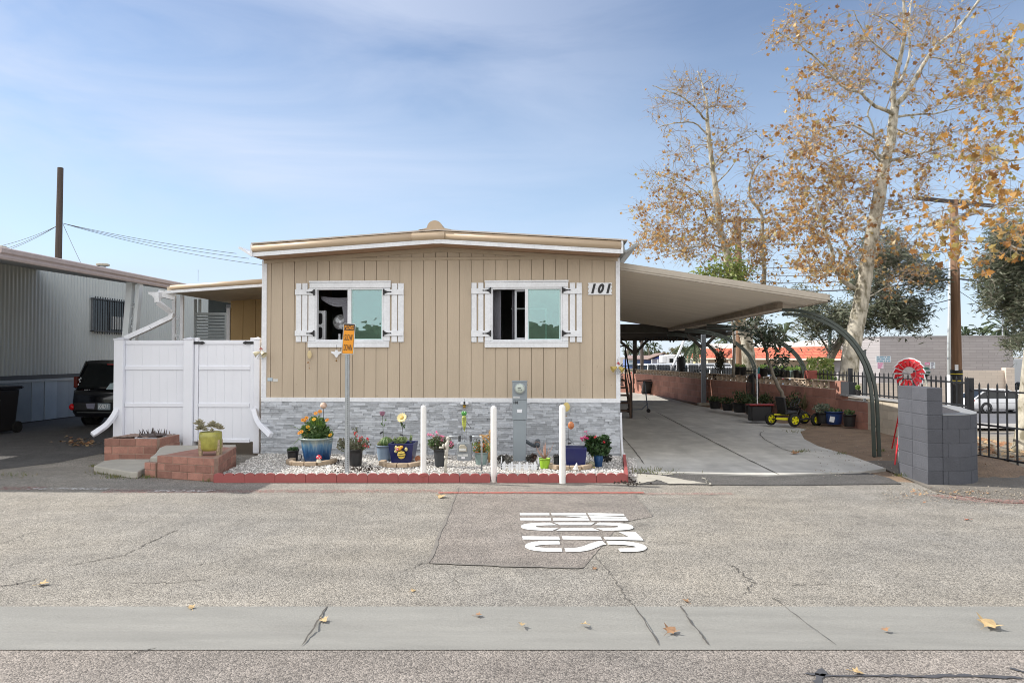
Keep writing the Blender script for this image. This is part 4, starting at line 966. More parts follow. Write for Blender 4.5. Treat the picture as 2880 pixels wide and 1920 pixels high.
# brick planter 1 (left, broken top)
A = PG(269, 1300, .0); Bq = PG(281, 1299, 0); Cq = PG(398, 1290, 0)
x0, x1 = -7.33, -6.52; y0 = 11.2; y1 = 11.85
b1 = thing('brick_planter', 'low red brick planter with broken mortar top left of the white gate', 'planter', ((x0+x1)/2, y0+.3, 0))
b = MB()
for a, c in (((x0, y1), (x0, y0+.05)), ((x0-.045, y0), (x1+.045, y0)), ((x1, y0+.05), (x1, y1))): blockwall(b, [a, c], 0, 3, .125, .27, .1, .010, .004)
b.build('brick_wall', [m_brick, m_mortar], b1, bevel=.004)
b = MB(); b.smooth = True
n_ = 14; vv = [(x0+.03+(x1-x0-.06)*i/n_, y0+.03+(y1-y0)*j/n_, .375+.028*noise.noise(V((i*.6, j*.6, 1)))+(.02 if j < 3 else 0)) for j in range(n_+1) for i in range(n_+1)]
b.flat = True; b.add(vv, [(j*(n_+1)+i, j*(n_+1)+i+1, (j+1)*(n_+1)+i+1, (j+1)*(n_+1)+i) for j in range(n_) for i in range(n_)]); b.build('mortar_fill', mat('broken_mortar', (.33,.24,.20), .95, .35, 9, .9, 60, bdist=.02), b1)
# lower step slab, upper landing
def slab(name, pts, z0, z1, m, label):
    P = [(p.x, p.y, z0) for p in pts]; return MB().prism(P, (0, 0, z1-z0)).build(name, m, None, label=label, cat='step', bevel=.02, seg=3)
slab('concrete_step', [PG(264, 1309, .1), PG(330, 1320, .1), PG(368, 1326, .1), PG(388, 1326, .1), PG(412, 1312, .1), PG(425, 1290, .1), PG(330, 1290, .1), PG(290, 1295, .1)], 0, .10, m_conc, 'low rounded concrete step in front of the left brick planter')
lx = [PG(422, 1284, .24), PG(560, 1285, .24), PG(640, 1284, .24), PG(665, 1250, .24), PG(560, 1251, .24), PG(466, 1251, .24), PG(448, 1258, .24), PG(436, 1275, .24)]
slab('concrete_landing', lx, 0, .24, mat('landing_concrete', (.42,.40,.35), .85, .12, 4, .4, 80), 'raised concrete landing in front of the white gate')
# brick planter 2
b2 = thing('brick_planter', 'long red brick planter wall with stepped left end beside the landing', 'planter', (-5, 9.9, 0))
q0, q1, q2, q3 = PG(408, 1341, 0), PG(439, 1344, 0), PG(605, 1355, 0), PG(664, 1314, 0)
b = MB(); blockwall(b, [(q0.x, q0.y+.05), (q1.x, q1.y+.05)], 0, 2, .108, .25, .1, .012, .003)
blockwall(b, [(q1.x+.02, q1.y+.05), (q2.x-.005, q2.y+.05)], 0, 3, .108, .27, .1, .010, .003); blockwall(b, [(q2.x-.052, q2.y+.10), (q3.x-.05, q3.y)], 0, 3, .108, .27, .1, .010, .003, 1)
b.build('brick_wall', [m_brick, m_mortar], b2, bevel=.004)
b = MB(); b.prism([(q1.x+.03, q1.y+.08, .2), (q2.x-.08, q2.y+.1, .2), (q3.x-.1, q3.y, .2), (q3.x-.45, q3.y+.1, .2), (q1.x+.1, q1.y+.5, .2)], (0, 0, .112)); b.build('capping', m_brick, b2)

# ------------------------------------------------------------------ grey pillar with curved wing wall
m_pblock = mat('grey_painted_block', (.075,.079,.094), .75, .12, 6, .6, 50, isl=.07)
m_pmort = mat('grey_painted_joint', (.065,.07,.082), .8, .1)
pi_ = thing('block_pillar', 'dark grey painted block pillar with low curved wing wall beside the driveway', 'pillar', (5.2, 10, 0))
X0 = 5.065; b = MB(); 
for r in range(7):
    z0, z1 = r*.187, (r+1)*.187
    if r % 1 == 0:
        ys = (9.72, 10.12, 10.52)
        for ya, yb in zip(ys, ys[1:]): b.box(X0+random.uniform(-.002, .002), X0+.205, ya+.003, yb-.003, z0+.003, z1-.003)
b.mi = 1; b.box(X0+.005, X0+.20, 9.726, 10.514, 0, 1.302)
b.build('pillar', [m_pblock, m_pmort], pi_, bevel=.006, seg=2)
b = MB(); arc = [(5.272, 9.81), (5.42, 9.81), (5.60, 9.88), (5.75, 10.0), (5.88, 10.2), (5.99, 10.5), (6.12, 10.9), (6.25, 11.3), (6.28, 11.6), (6.15, 11.75), (6.0, 11.8)]
AP = []
for i in range(len(arc)-1):
    a0, a1, a2, a3 = [V((*arc[k], 0)) for k in (max(i-1,0), i, i+1, min(i+2, len(arc)-1))]
    for k in range(4): t = k/4; AP.append(.5*((2*a1)+(a2-a0)*t+(2*a0-5*a1+4*a2-a3)*t*t+(3*a1-a0-3*a2+a3)*t**3))
AP.append(V((*arc[-1], 0))); NR = []
for i in range(len(AP)): d = (AP[min(i+1, len(AP)-1)]-AP[max(i-1,0)]).normalized(); NR.append(V((d.y, -d.x, 0)))
for r in range(5):
    z0, z1 = r*.187+.002, (r+1)*.187-.002; b.mi = 0
    b.loop([[p+n_*.095+V((0,0,z0)), p+n_*.095+V((0,0,z1)), p-n_*.095+V((0,0,z1)), p-n_*.095+V((0,0,z0))] for p, n_ in zip(AP, NR)])
    b.mi = 1
    for i in range(2+(r % 2)*3, len(AP)-1, 7): b.bar(AP[i]+NR[i]*.0955+V((0,0,z0)), AP[i]+NR[i]*.0955+V((0,0,z1)), .005, .004, V((1,0,0)))
b.mi = 1; b.loop([[p+n_*.09+V((0,0,0)), p+n_*.09+V((0,0,.932)), p-n_*.09+V((0,0,.932)), p-n_*.09] for p, n_ in zip(AP, NR)])
b.build('wing_wall', [m_pblock, m_pmort], pi_)
b = MB(); b.sweep([(p.x, p.y, .943) for p in AP], .192, .012); b.build('coping', mat('lit_block_top', (.26,.27,.28), .8, .12, 8), pi_)  # no real slab: thin strip added, its paler colour paints light on block tops

# ------------------------------------------------------------------ boundary wall: beige block, pink block with lattice course
m_pink = mat('pink_slump_block', (.40,.195,.145), .9, .14, 5, .4, 60, isl=.12)
m_beige = mat('beige_block', (.52,.46,.37), .9, .1, 5, .4, 60, isl=.06)
m_joint = mat('wall_joint', (.42,.30,.25), .9, .1)
bw = thing('block_wall', 'long pink block wall with pierced lattice top beside the driveway', 'wall', (6.6, 21, 0))
PW = [(7.13, 16.2), (7.03, 17.5), (6.78, 19.4), (6.1, 22.5), (5.5, 25.3), (5.15, 28), (4.75, 30.3), (4.3, 32), (3.9, 33.0), (2.0, 34.5)]
b = MB(); blockwall(b, PW[1:], 0.02, 4, .225, .45, .18, .01, .002); b.build('block_course', [m_pink, m_joint], bw)
b = MB(); blockwall(b, [(7.14, 16.0), (7.03, 17.5)], .02, 3, .225, .45, .18, .01, .002); b.mi = 0; b.box(6.95, 7.13, 17.2, 17.85, .7, 1.13); b.build('stepped_end', [m_pink, m_joint], bw)
b = MB(); b.box(6.96, 7.14, 16.75, 17.19, .81, 1.12); b.build('grey_end_block', mat('dark_grey_block', (.035,.038,.045), .8, .1), bw)
b = MB(); nq = 0
for (ax_, ay_), (cx2, cy2) in zip(PW[1:], PW[2:]):
    a, c = V((ax_, ay_, 0)), V((cx2, cy2, 0)); d = c-a; n_ = max(1, round(d.length/.36)); d = d/n_
    for k in range(n_):
        p, q = a+d*k, a+d*(k+1); z0, z1 = .925, 1.125
        b.bar(p+V((0,0,z0)), q+V((0,0,z1)), .07, .024); b.bar(p+V((0,0,z1)), q+V((0,0,z0)), .066, .023)
        b.bar(p+V((0,0,z0)), q+V((0,0,z0)), .15, .022); b.bar(p+V((0,0,z1)), q+V((0,0,z1)), .15, .022)
        b.bar(p+V((0,0,z0)), p+V((0,0,z1)), .12, .025)
b.build('lattice_course', mat('tan_lattice_block', (.55,.44,.34), .85, .1), bw)
gw = thing('block_wall', 'low beige block garden wall behind the grey pillar', 'wall', (7.1, 14, 0))
b = MB(); blockwall(b, [(7.2, 12.4), (7.25, 14.5), (7.14, 16.0)], .02, 4, .19, .4, .18, .006, .001)
b.build('block_course', [m_beige, mat('beige_joint', (.42,.38,.31), .9, .1)], gw)
MB().sweep([(7.2, 12.4, .808), (7.25, 14.5, .808), (7.14, 16.0, .808), (7.05, 17.18, .808)], .26, .035).build('coping', mat('grey_coping', (.30,.30,.30), .8, .1), gw)

# ------------------------------------------------------------------ iron picket fence
def spikes(mb, x, y, z0, z1, w_=.010):
    mb.box(x-w_, x+w_, y-w_, y+w_, z0, z1-.05)
    mb.add([(x-w_*1.1,y-w_*1.1,z1-.05),(x+w_*1.1,y-w_*1.1,z1-.05),(x+w_*1.1,y+w_*1.1,z1-.05),(x-w_*1.1,y+w_*1.1,z1-.05),(x,y,z1)], [(0,1,4),(1,2,4),(2,3,4),(3,0,4),(3,2,1,0)])
fn = thing('iron_fence', 'black iron picket fence with spear tips on the ground right of the pillar', 'fence', (7.1, 11.6, 0))
m_ir = m_iron; fA, fB = V((7.02, 12.1, 0)), V((7.66, 9.4, 0)); fd = (fB-fA).normalized()
MB().box(6.98, 7.06, 12.08, 12.16, 0, 1.37).build('post', m_ir, fn)
b = MB(); s_ = .17
while s_ < (fB-fA).length: p = fA+fd*s_; spikes(b, p.x, p.y, .03, 1.31, .0105); s_ += .172
b.build('picket', m_ir, fn)
for zz in (1.17, .61, .10): MB().bar(fA+V((0,0,zz)), fB+V((0,0,zz)), .03, .028).build('rail', m_ir, fn)
fn2 = thing('iron_fence', 'black iron picket fence with spear tips running on top of the block walls', 'fence', (7.1, 20, .9))
FP = [(7.04, 12.18), (7.2, 12.6), (7.3, 14.5), (7.22, 16.0), (7.12, 17.5), (6.88, 19.4), (6.2, 22.5), (5.6, 25.3), (5.25, 28), (4.85, 30.4), (4.4, 32.1), (4.0, 33.2), (2.0, 34.8)]
b = MB(); carry = .15; rl_ = {}
for (ax_, ay_), (cx2, cy2) in zip(FP, FP[1:]):
    a, c = V((ax_, ay_, 0)), V((cx2, cy2, 0)); L_ = (c-a).length; s = carry
    while s < L_:
        p = a+(c-a)*(s/L_); spikes(b, p.x, p.y, (.04 if p.y < 12.5 else .83) if p.y < 17.2 else 1.0, 1.39, .0105); s += .185
    carry = s-L_
    for zz in (1.27,) if ay_ > 17 else (1.27, .87):
        rl_.setdefault(zz, MB()).bar(a+V((0,0,zz)), c+V((0,0,zz)), .03, .03)
b.build('picket', m_ir, fn2)
for zz in rl_: rl_[zz].build('rail', m_ir, fn2)
for x, y in ((7.1, 17.0), (6.85, 19.9), (5.25, 28), (7.3, 14.4)): MB().box(x-.04, x+.04, y-.04, y+.04, .84, 1.45).build('post', m_ir, fn2)
# ------------------------------------------------------------------ planting bed: gravel, edging
ZB = .08
b0 = F*H/353
gv = [RD((607-1440)/F*b0, b0+.06), RD((1757-1440)/F*b0, b0+.06), V((XR+.02, 11.69, 0)), V((XL, 11.69, 0))]
m_grav = mat('white_gravel', (.64,.62,.59), .85, .15, 12, .6, 90, isl=.32)
b = MB(); b.flat = True; b.face([V((p.x, p.y, ZB-.012)) for p in gv]); b.mi = 1
rnd = random.Random(21)
OCT = [(1,0,0),(0,1,0),(-1,0,0),(0,-1,0),(0,0,1),(0,0,-1)]
def stone(mb, p, r):
    a = rnd.uniform(0, 6.28); c_, s_ = math.cos(a), math.sin(a); sx, sy, sz = r*rnd.uniform(.7,1.4), r*rnd.uniform(.6,1), r*rnd.uniform(.45,.8)
    P = []
    for x, y, z in OCT:
        x, y, z = x*sx+rnd.uniform(-.2,.2)*r, y*sy+rnd.uniform(-.2,.2)*r, z*sz
        P.append((p[0]+x*c_-y*s_, p[1]+x*s_+y*c_, p[2]+z))
    mb.add(P, [(0,1,4),(1,2,4),(2,3,4),(3,0,4),(1,0,5),(2,1,5),(3,2,5),(0,3,5)])
for k in range(15000):
    u, v = rnd.random(), rnd.random(); p = gv[0].lerp(gv[1], u).lerp(gv[3].lerp(gv[2], u), v)
    stone(b, (p.x, p.y, ZB-.006+rnd.uniform(0, .010)), rnd.uniform(.008, .017))
for k in range(500):
    p = PG(rnd.uniform(1755, 1790), rnd.uniform(1285, 1340), .03); stone(b, (p.x, p.y, .035), rnd.uniform(.008, .017))
b.build('white_gravel', [mat('gravel_bed', (.42,.40,.37), .9, .3, 30, .8, 60), m_grav], label='white gravel filling the planting bed', cat='gravel', kind='stuff', origin=(0, 0, 0))
b = MB(); b.flat = True
for q in ((1000,1310,60), (1030,1318,70), (960,1322,30), (945,1297,40), (1200,1298,24), (1745,1340,30), (1775,1345,30)):
    for k in range(q[2]):
        p = PG(q[0]+rnd.gauss(0, 18), q[1]+rnd.gauss(0, 4), ZB+.015)
        if p.y < 9.75 and q[0] < 1700: continue
        stone(b, (p.x, p.y, ZB+.008 if q[0] < 1700 else .03), rnd.uniform(.008, .02))
b.build('bark_scraps', m_soil, kind='stuff', label='dark bark and soil scraps on the gravel', cat='mulch', origin=(0, 0, 0))
# edging blocks: scalloped concrete
def edgeblock(a, c, z0=0, hh=.125, label=None):
    a, c = V(a), V(c); d = c-a; L_ = d.length; d.normalize(); nrm = V((d.y, -d.x, 0)); t = .045; ns = 3; rr = L_/ns/2
    pts = [a+d*.002+V((0,0,z0)), c-d*.002+V((0,0,z0))]
    top = []
    for i in range(ns):
        for k in range(7):
            th = math.pi*k/6; s_ = rr*(2*i+1)-rr*math.cos(th)
            top.append(a+d*min(max(s_, .002), L_-.002)+V((0,0,z0+hh-.036+.040*max(0, math.sin(th))**.8)))
    poly = pts+top[::-1]
    mb = MB(); mb.prism([p+nrm*t/2 for p in poly], nrm*-t)
    return mb.build('edging_block', m_edge, None, label=label, cat='garden edging', group='scalloped red edging blocks round the bed', bevel=.004, seg=2)
def epx(px): return RD((px-1440)/F*b0, b0)
seg_ = [(605, 1379.5, 9), (1398, 1572, 2), (1591, 1761, 2)]
names = []
for s0, s1, n_ in seg_:
    for k in range(n_): names.append((epx(s0+(s1-s0)*k/n_), epx(s0+(s1-s0)*(k+1)/n_)))
ordn = ['first', 'second', 'third', 'fourth', 'fifth', 'sixth', 'seventh', 'eighth', 'ninth', 'tenth', 'eleventh', 'twelfth', 'thirteenth']
for k, (a, c) in enumerate(names): edgeblock(a, c, 0, .125+rnd.uniform(-.003, .004), 'red scalloped edging block, %s from the brick planter along the road side of the bed' % ordn[k])
a, c = epx(1761), V((XR+.05, 11.6, 0))
for k in range(5): edgeblock(a.lerp(c, k/5), a.lerp(c, (k+1)/5), 0, .125, 'red scalloped edging block, %s from the road along the driveway side of the bed' % ordn[k])
# bollards
def bollard(px, pyt, pyb, z, r, label):
    p = PG(px, pyb, z); zt = PY(px, pyt, p.y).z; t = thing('bollard', label, 'bollard', (p.x, p.y, 0), 'white steel bollards at the planting bed')
    b = MB(); b.smooth = True; b.lathe((p.x, p.y, -.02), [(r, 0), (r, zt-.02), (r*.9, zt+.003), (r*.6, zt+.016), (.001, zt+.021)], 24); b.build('post', mat('bollard_paint', (.80,.79,.76), .38, .05, 5), t)
bollard(1191, 1139, 1329, ZB, .041, 'white bollard inside the bed left of the gas meter')
bollard(1388.5, 1141, 1353.5, 0, .043, 'white bollard standing in the edging gap left of the meter pedestal')
bollard(1582, 1138, 1358, 0, .043, 'rightmost white bollard in front of the navy square planter')
b = MB(); c_ = epx(1191); 
for zz in (.1,): b.tube([c_+cr*(-.045)+hf*-.03+V((0,0,zz)), c_+cr*.0+hf*-.035+V((0,0,zz-.01)), c_+cr*.05+hf*-.03+V((0,0,zz+.005)), c_+cr*.05+hf*.03+V((0,0,zz+.01))], .003, 5)
b.tube([c_+hf*-.035+V((0,0,.09)), c_+hf*-.036+cr*.004+V((0,0,.05)), c_+hf*-.036+cr*.014+V((0,0,.02))], .0025, 5)
b.build('rusty_wire', mat('rust_wire', (.30,.08,.05), .7, .1), None, label='rusty wire wrapped round the edging at the left bollard', cat='wire')

# ------------------------------------------------------------------ slow down sign
p = PG(975.5, 1328, ZB); pt = PY(976, 912, p.y)
sg = thing('street_sign', 'orange PLEASE SLOW DOWN sign on a galvanized post in the gravel bed', 'sign', (p.x, p.y, 0))
b = MB(); w_ = .027
b.bar((p.x, p.y, 0), (pt.x+.004, p.y, pt.z), .055, .004, V((0,1,0)))
for s_ in (-1, 1): b.bar((p.x+s_*w_, p.y+.014, 0), (pt.x+.004+s_*w_, p.y+.014, pt.z), .004, .032, V((0,1,0)))
b.mi = 1; zz = .15
while zz < pt.z-.3: b.obox((p.x+.012+(pt.x-p.x)*zz/pt.z, p.y-.0025, zz), V((1,0,0)), V((0,1,0)), V((0,0,1)), .005, .0012, .006); zz += .03
b.build('post', [m_galv, m_black], sg)
q = [PY(x, y, p.y-.02) for x, y in ((964, 908.5), (997.5, 910.5), (996, 996.5), (963.5, 995))]
c0 = sum(q, V())/4; ux = (q[1]-q[0]).normalized(); uz = V((-ux.z, 0, ux.x)); hw, hh = (q[1]-q[0]).length/2, (q[0]-q[3]).length/2
def plate(hw, hh, r, y, t, m, nm, par, c=c0):
    P = []
    for sx_, sz_, a0 in ((1,1,0), (-1,1,90), (-1,-1,180), (1,-1,270)):
        for k in range(5):
            a = R(a0+90*k/4); P.append(V((c.x, y, c.z))+ux*(sx_*(hw-r)+r*math.cos(a))+uz*(sz_*(hh-r)+r*math.sin(a)))
    return MB().prism(P, (0, t, 0)).build(nm, m, par)
m_or = mat('sign_orange', (.83,.33,.02), .5, .05)
pl_ = plate(hw, hh, .018, c0.y, .004, mat('sign_white', (.75,.75,.73), .4, .03), 'plate', sg)
plate(hw-.006, hh-.006, .014, c0.y-.001, .0009, m_black, 'black_border', sg); plate(hw-.011, hh-.011, .010, c0.y-.002, .0009, m_or, 'face', sg)
cc = c0+uz*(hh-.052*1.05); plate(hw-.011, .045, .008, c0.y-.003, .0009, m_black, 'header_band', sg, cc)
tl = math.atan2(ux.z, ux.x)
for s_, dz, m, ww_, hh_, yy_ in (('PLEASE', hh-.057, m_or, .136, .062, -.0045), ('SLOW', .02, m_black, .118, .088, -.0032), ('DOWN', -.125, m_black, .118, .088, -.0032)):
    cc = c0+uz*dz; text(s_, .1, facing((cc.x, c0.y+yy_, cc.z), tl), 'lettering', m, sg, .0006, .0012, 0, 1, fit=(ww_, hh_))

# ------------------------------------------------------------------ electric meter pedestal
p = PG(1461, 1298, .06); Yp = p.y
q = lambda x, y: PY(x, y, Yp-.1)
mpd = thing('meter_pedestal', 'tall grey electric meter pedestal numbered 101 in front of the stone skirt', 'meter', (p.x, Yp, 0))
x0, x1 = q(1442, 1200).x, q(1480, 1200).x
MB().box(x0+.006, x1-.004, Yp-.09, Yp+.08, 0, q(1460,1181).z).build('base', m_greymetal, mpd, bevel=.004)
X0_, X1_ = q(1441, 1100).x, q(1481.5, 1100).x
MB().box(X0_, X1_, Yp-.1, Yp+.09, q(1460,1181).z+.002, q(1460,1124).z-.002).build('door', m_greymetal, mpd, bevel=.004)
MB().box(X0_, X1_, Yp-.103, Yp+.09, q(1460,1124).z, q(1460,1074.5).z).build('meter_box', m_greymetal, mpd, bevel=.003)
MB().box(X0_-.006, X1_+.006, Yp-.112, Yp+.1, q(1460,1074.5).z+.001, q(1460,1072).z+.008).build('cap', m_greymetal, mpd, bevel=.003)
mc = PY(1462, 1092, Yp-.12)
b = MB(); b.smooth = True; ya = (0, -1, 0); b.lathe((mc.x, Yp-.104, mc.z), [(.086,0),(.086,.03),(.080,.038),(.078,.036)], 28, ya, True); b.build('meter_ring', m_galv, mpd)
b = MB(); b.smooth = True; b.lathe((mc.x, Yp-.138, mc.z), [(.077,0),(.076,.02),(.068,.05),(.05,.062),(.001,.064)], 28, ya); b.build('dial', mat('meter_glass', (.50,.56,.50), .15, .1, 30), mpd)
b = MB(); b.box(mc.x-.028, mc.x+.022, Yp-.2095, Yp-.2045, mc.z+.006, mc.z+.018); b.box(mc.x+.032, mc.x+.042, Yp-.2, Yp-.195, mc.z+.006, mc.z+.016); b.box(mc.x-.022, mc.x+.01, Yp-.2090, Yp-.2045, mc.z-.018, mc.z-.013); b.prism([(mc.x+.008,Yp-.2088,mc.z-.03),(mc.x+.04,Yp-.202,mc.z-.012),(mc.x+.046,Yp-.198,mc.z-.028)], (0,.004,0)); b.build('dial_face', mat('dial_grey', (.14,.15,.15), .6, .1), mpd)
a = q(1443.5, 1119); c = q(1462, 1114); MB().box(a.x, c.x, Yp-.107, Yp-.1035, a.z, c.z).ball(((a.x+c.x)/2, Yp-.11, (a.z+c.z)/2), .008, 8, 5).build('latch', mat('pale_latch', (.55,.57,.58), .4, .1), mpd)
c = q(1450.5, 1131.5); text('101', .075, facing((c.x, Yp-.1035, c.z)), 'number', m_black, mpd, .0008, .003, 0, .95, fit=(.068, .046))
a, c = q(1454.5, 1160), q(1468.5, 1150.5); MB().box(a.x, c.x, Yp-.104, Yp-.1015, a.z, c.z).build('sticker', m_white, mpd)
a, c = q(1450, 1299), q(1468, 1295.5); MB().box(a.x, c.x, Yp-.104, Yp-.092, max(a.z, .09), c.z).build('base_latch', mat('pale_latch', (.5,.5,.5)), mpd)
b = MB(); b.smooth = True; b.tube([PY(x, y, yy) for x, y, yy in ((1478,1239,Yp),(1488,1246,Yp+.03),(1497,1251,Yp+.08),(1505,1253.5,Yp+.12))], .027, 12)
b.build('conduit', mat('conduit_grey', (.07,.085,.10), .45, .1), mpd)
b = MB(); b.smooth = True; pe = PY(1511, 1250, Yp+.14); b.cyl((pe.x, pe.y-.06, pe.z), .042, .5, 16, (0,1,0)); b.build('elbow', mat('conduit_grey', (.07,.085,.10)), mpd)
b = MB(); b.lathe((pe.x, pe.y-.03, pe.z), [(.046,0),(.052,.0),(.052,.03),(.046,.03)], 16, (0,1,0)); b.build('collar', mat('rust_wire2', (.35,.24,.2), .7, .2), mpd)

# ------------------------------------------------------------------ gas meter and pipes
pR = PG(1255, 1328, ZB); Yg = pR.y+.02; g_ = lambda x, y: PY(x, y, Yg)
gm = thing('gas_meter', 'grey gas meter hung between two pipe risers in the gravel bed', 'gas meter', (g_(1307, 1300).x, Yg, ZB))
m_gas = mat('gas_meter_grey', (.24,.26,.275), .5, .1, 8); m_gpipe = mat('mottled_pipe', (.50,.48,.42), .6, .35, 28)
a, c = g_(1287.5, 1293.5), g_(1326.5, 1242); cx_ = (a.x+c.x)/2; hw = (c.x-a.x)/2; z0, z1 = a.z, c.z
b = MB(); P = []
for sx_, sz_, a0 in ((1,1,0), (-1,1,90), (-1,-1,180), (1,-1,270)):
    rr = .04 if sz_ > 0 else .022
    for k in range(6):
        t = R(a0+90*k/5); P.append(V((cx_+sx_*(hw-rr)+rr*math.cos(t), Yg-.09, (z1 if sz_ > 0 else z0)-sz_*rr+rr*math.sin(t))))
b.prism(P, (0, .17, 0)); b.build('body', m_gas, gm, bevel=.012, seg=3)
zs = g_(1300, 1268).z; MB().box(a.x-.006, c.x+.006, Yg-.1, Yg+.09, zs-.006, zs+.006).build('seam', m_gas, gm, bevel=.003)
b = MB(); a2, c2 = g_(1294, 1266), g_(1315, 1247); b.smooth = False; b.prism([(a2.x, Yg-.12, a2.z), (c2.x, Yg-.12, a2.z), (c2.x, Yg-.12, a2.z+.06), (c2.x-.03, Yg-.12, c2.z), (a2.x+.02, Yg-.12, c2.z), (a2.x, Yg-.12, a2.z+.07)], (0, .03, 0)); b.build('index_cover', mat('index_cream', (.42,.39,.31), .4, .1), gm, bevel=.006)
b = MB(); b.box(a2.x+.006, c2.x-.008, Yg-.1225, Yg-.1205, a2.z+.008, a2.z+.045); b.build('index_window', mat('index_pale', (.62,.63,.60), .4, .25, 120), gm)
for x0_, x1_, y0_, y1_ in ((1290.5,1303.5,1280,1274.5), (1304.5,1318,1280,1274)):
    a2, c2 = g_(x0_, y0_), g_(x1_, y1_); MB().box(a2.x, c2.x, Yg-.093, Yg-.0905, a2.z, c2.z).build('label_strip', mat('label_strip', (.55,.57,.56), .5, .3, 150), gm)
a2, c2 = g_(1300, 1287), g_(1310, 1281.5); MB().box(a2.x, c2.x, Yg-.093, Yg-.0905, a2.z, c2.z).build('label_strip', m_white, gm)
def rp(pts, r, nm, m, n=10, par=gm):
    b = MB(); b.smooth = True; b.tube(pts, r, n); return b.build(nm, m, par)
rz = g_(1256, 1226).z
rp([g_(1253, 1330), g_(1254, 1300), g_(1258, 1260), g_(1261, 1232)], [.019, .02, .021, .019], 'riser', m_gpipe)
b = MB(); b.smooth = True
b.ball(g_(1257, 1252), .033, 12, 8, (1, 1, 1.5)); b.ball(g_(1260, 1232), .027, 12, 8, (1,1,1.1)); b.cyl(g_(1254,1288), .028, .03, 10); b.cyl(g_(1255,1281), .024, .09, 10); b.ball(g_(1247, 1254), .034, 10, 6, (.6, 1, 1)); b.box(g_(1238,0).x, g_(1252,0).x, Yg-.02, Yg+.02, g_(0,1251).z, g_(0,1247).z)
b.build('regulator', m_gpipe, gm)
rp([g_(1262, 1226), g_(1291, 1226)], .011, 'pipe', m_galv); rp([g_(1326, 1226.5), g_(1352, 1226.5)], .012, 'pipe', m_galv)
for px_ in (1292.5, 1324):
    b = MB(); b.cyl(g_(px_, 1241), .018, .05, 8); b.ball(g_(px_-(-1 if px_ < 1300 else 1)*0, 1227), .022, 10, 6); b.build('elbow', mat('dark_fitting', (.06,.065,.07), .5, .15), gm)
b = MB(); b.smooth = True
for px_ in (1303, 1311): b.cyl(g_(px_, 1242), .02, .02, 10)
b.build('neck', m_galv, gm)
rp([g_(1354.5, 1324), g_(1354.5, 1250), g_(1353, 1230)], [.0125, .013, .016], 'riser', m_galv)
b = MB(); b.cyl(g_(1354.5,1253), .02, .03, 10); b.cyl(g_(1354,1240), .019, .03, 10); b.ball(g_(1352, 1228), .021, 10, 6); b.build('fitting', m_gpipe, gm)

# ------------------------------------------------------------------ pots and plants
def setsc(px, py, z=ZB): p = PG(px, py, z); return p, (p.y*math.cos(YAW)-p.x*math.sin(YAW))/F
def tuft(mb, c, rad, n, size, rnd=random, drop=0, asp=.5):
    c = V(c)
    for _ in range(n):
        u = V((rnd.gauss(0,1), rnd.gauss(0,1), rnd.gauss(0,1))).normalized()*rnd.random()**.45
        p = c+V((u.x*rad[0], u.y*rad[1], u.z*rad[2])); a_ = V((rnd.gauss(0,1), rnd.gauss(0,1), rnd.gauss(0,1)-drop)).normalized()
        s_ = size*rnd.uniform(.6, 1.3); q_ = a_.orthogonal().normalized(); q_.rotate(Matrix.Rotation(rnd.uniform(0, 6.28), 3, a_)); q_ *= s_*asp/2; a_ *= s_/2
        mb.add([p-a_, p-a_*.1+q_, p+a_, p-a_*.1-q_], [(0,1,2,3)])
def petals(mb, c, nrm, r, n, r0=.25, wid=.32, cup=.1, mi=0, mc=1, cr_=.28):
    c = V(c); nrm = V(nrm).normalized(); u = nrm.orthogonal().normalized(); v = nrm.cross(u); mb.mi = mi
    for k in range(n):
        t = 2*math.pi*k/n; d = u*math.cos(t)+v*math.sin(t); s_ = nrm.cross(d)
        mb.add([c+d*r*r0, c+d*r*.7+s_*r*wid+nrm*r*cup*.5, c+d*r+nrm*r*cup, c+d*r*.7-s_*r*wid+nrm*r*cup*.5], [(0,1,2,3)])
    if cr_: mb.mi = mc; mb.lathe(c, [(r*cr_,0),(r*cr_*.8,r*.14),(.0001,r*.2)], 10, nrm)
def blooms(mb, pts, r, n, rnd):          # crowded petal heads
    for p in pts:
        for _ in range(n):
            u = V((rnd.gauss(0,1), rnd.gauss(0,1), rnd.gauss(0,1))).normalized(); c = V(p)+u*r*rnd.uniform(.4, 1)
            a_ = u.orthogonal().normalized()*r*.45; q_ = u.cross(a_)
            mb.add([c-a_, c-q_, c+a_*1.0, c+q_], [(0,1,2,3)])
m_lgreen = leafmat('leaf_green', [(.05,.11,.03), (.09,.17,.05), (.14,.20,.08)], .3)
m_dgreen = leafmat('leaf_dark_green', [(.015,.04,.015), (.03,.075,.02), (.05,.10,.03)], .25)
m_grey_g = leafmat('leaf_silver_brown', [(.13,.11,.08), (.10,.13,.07), (.20,.17,.12)], .25)
m_stem = mat('stem_green', (.10,.16,.05), .7, .1); m_wood = mat('stem_brown', (.14,.10,.06), .8, .2)
rp_ = random.Random(77)
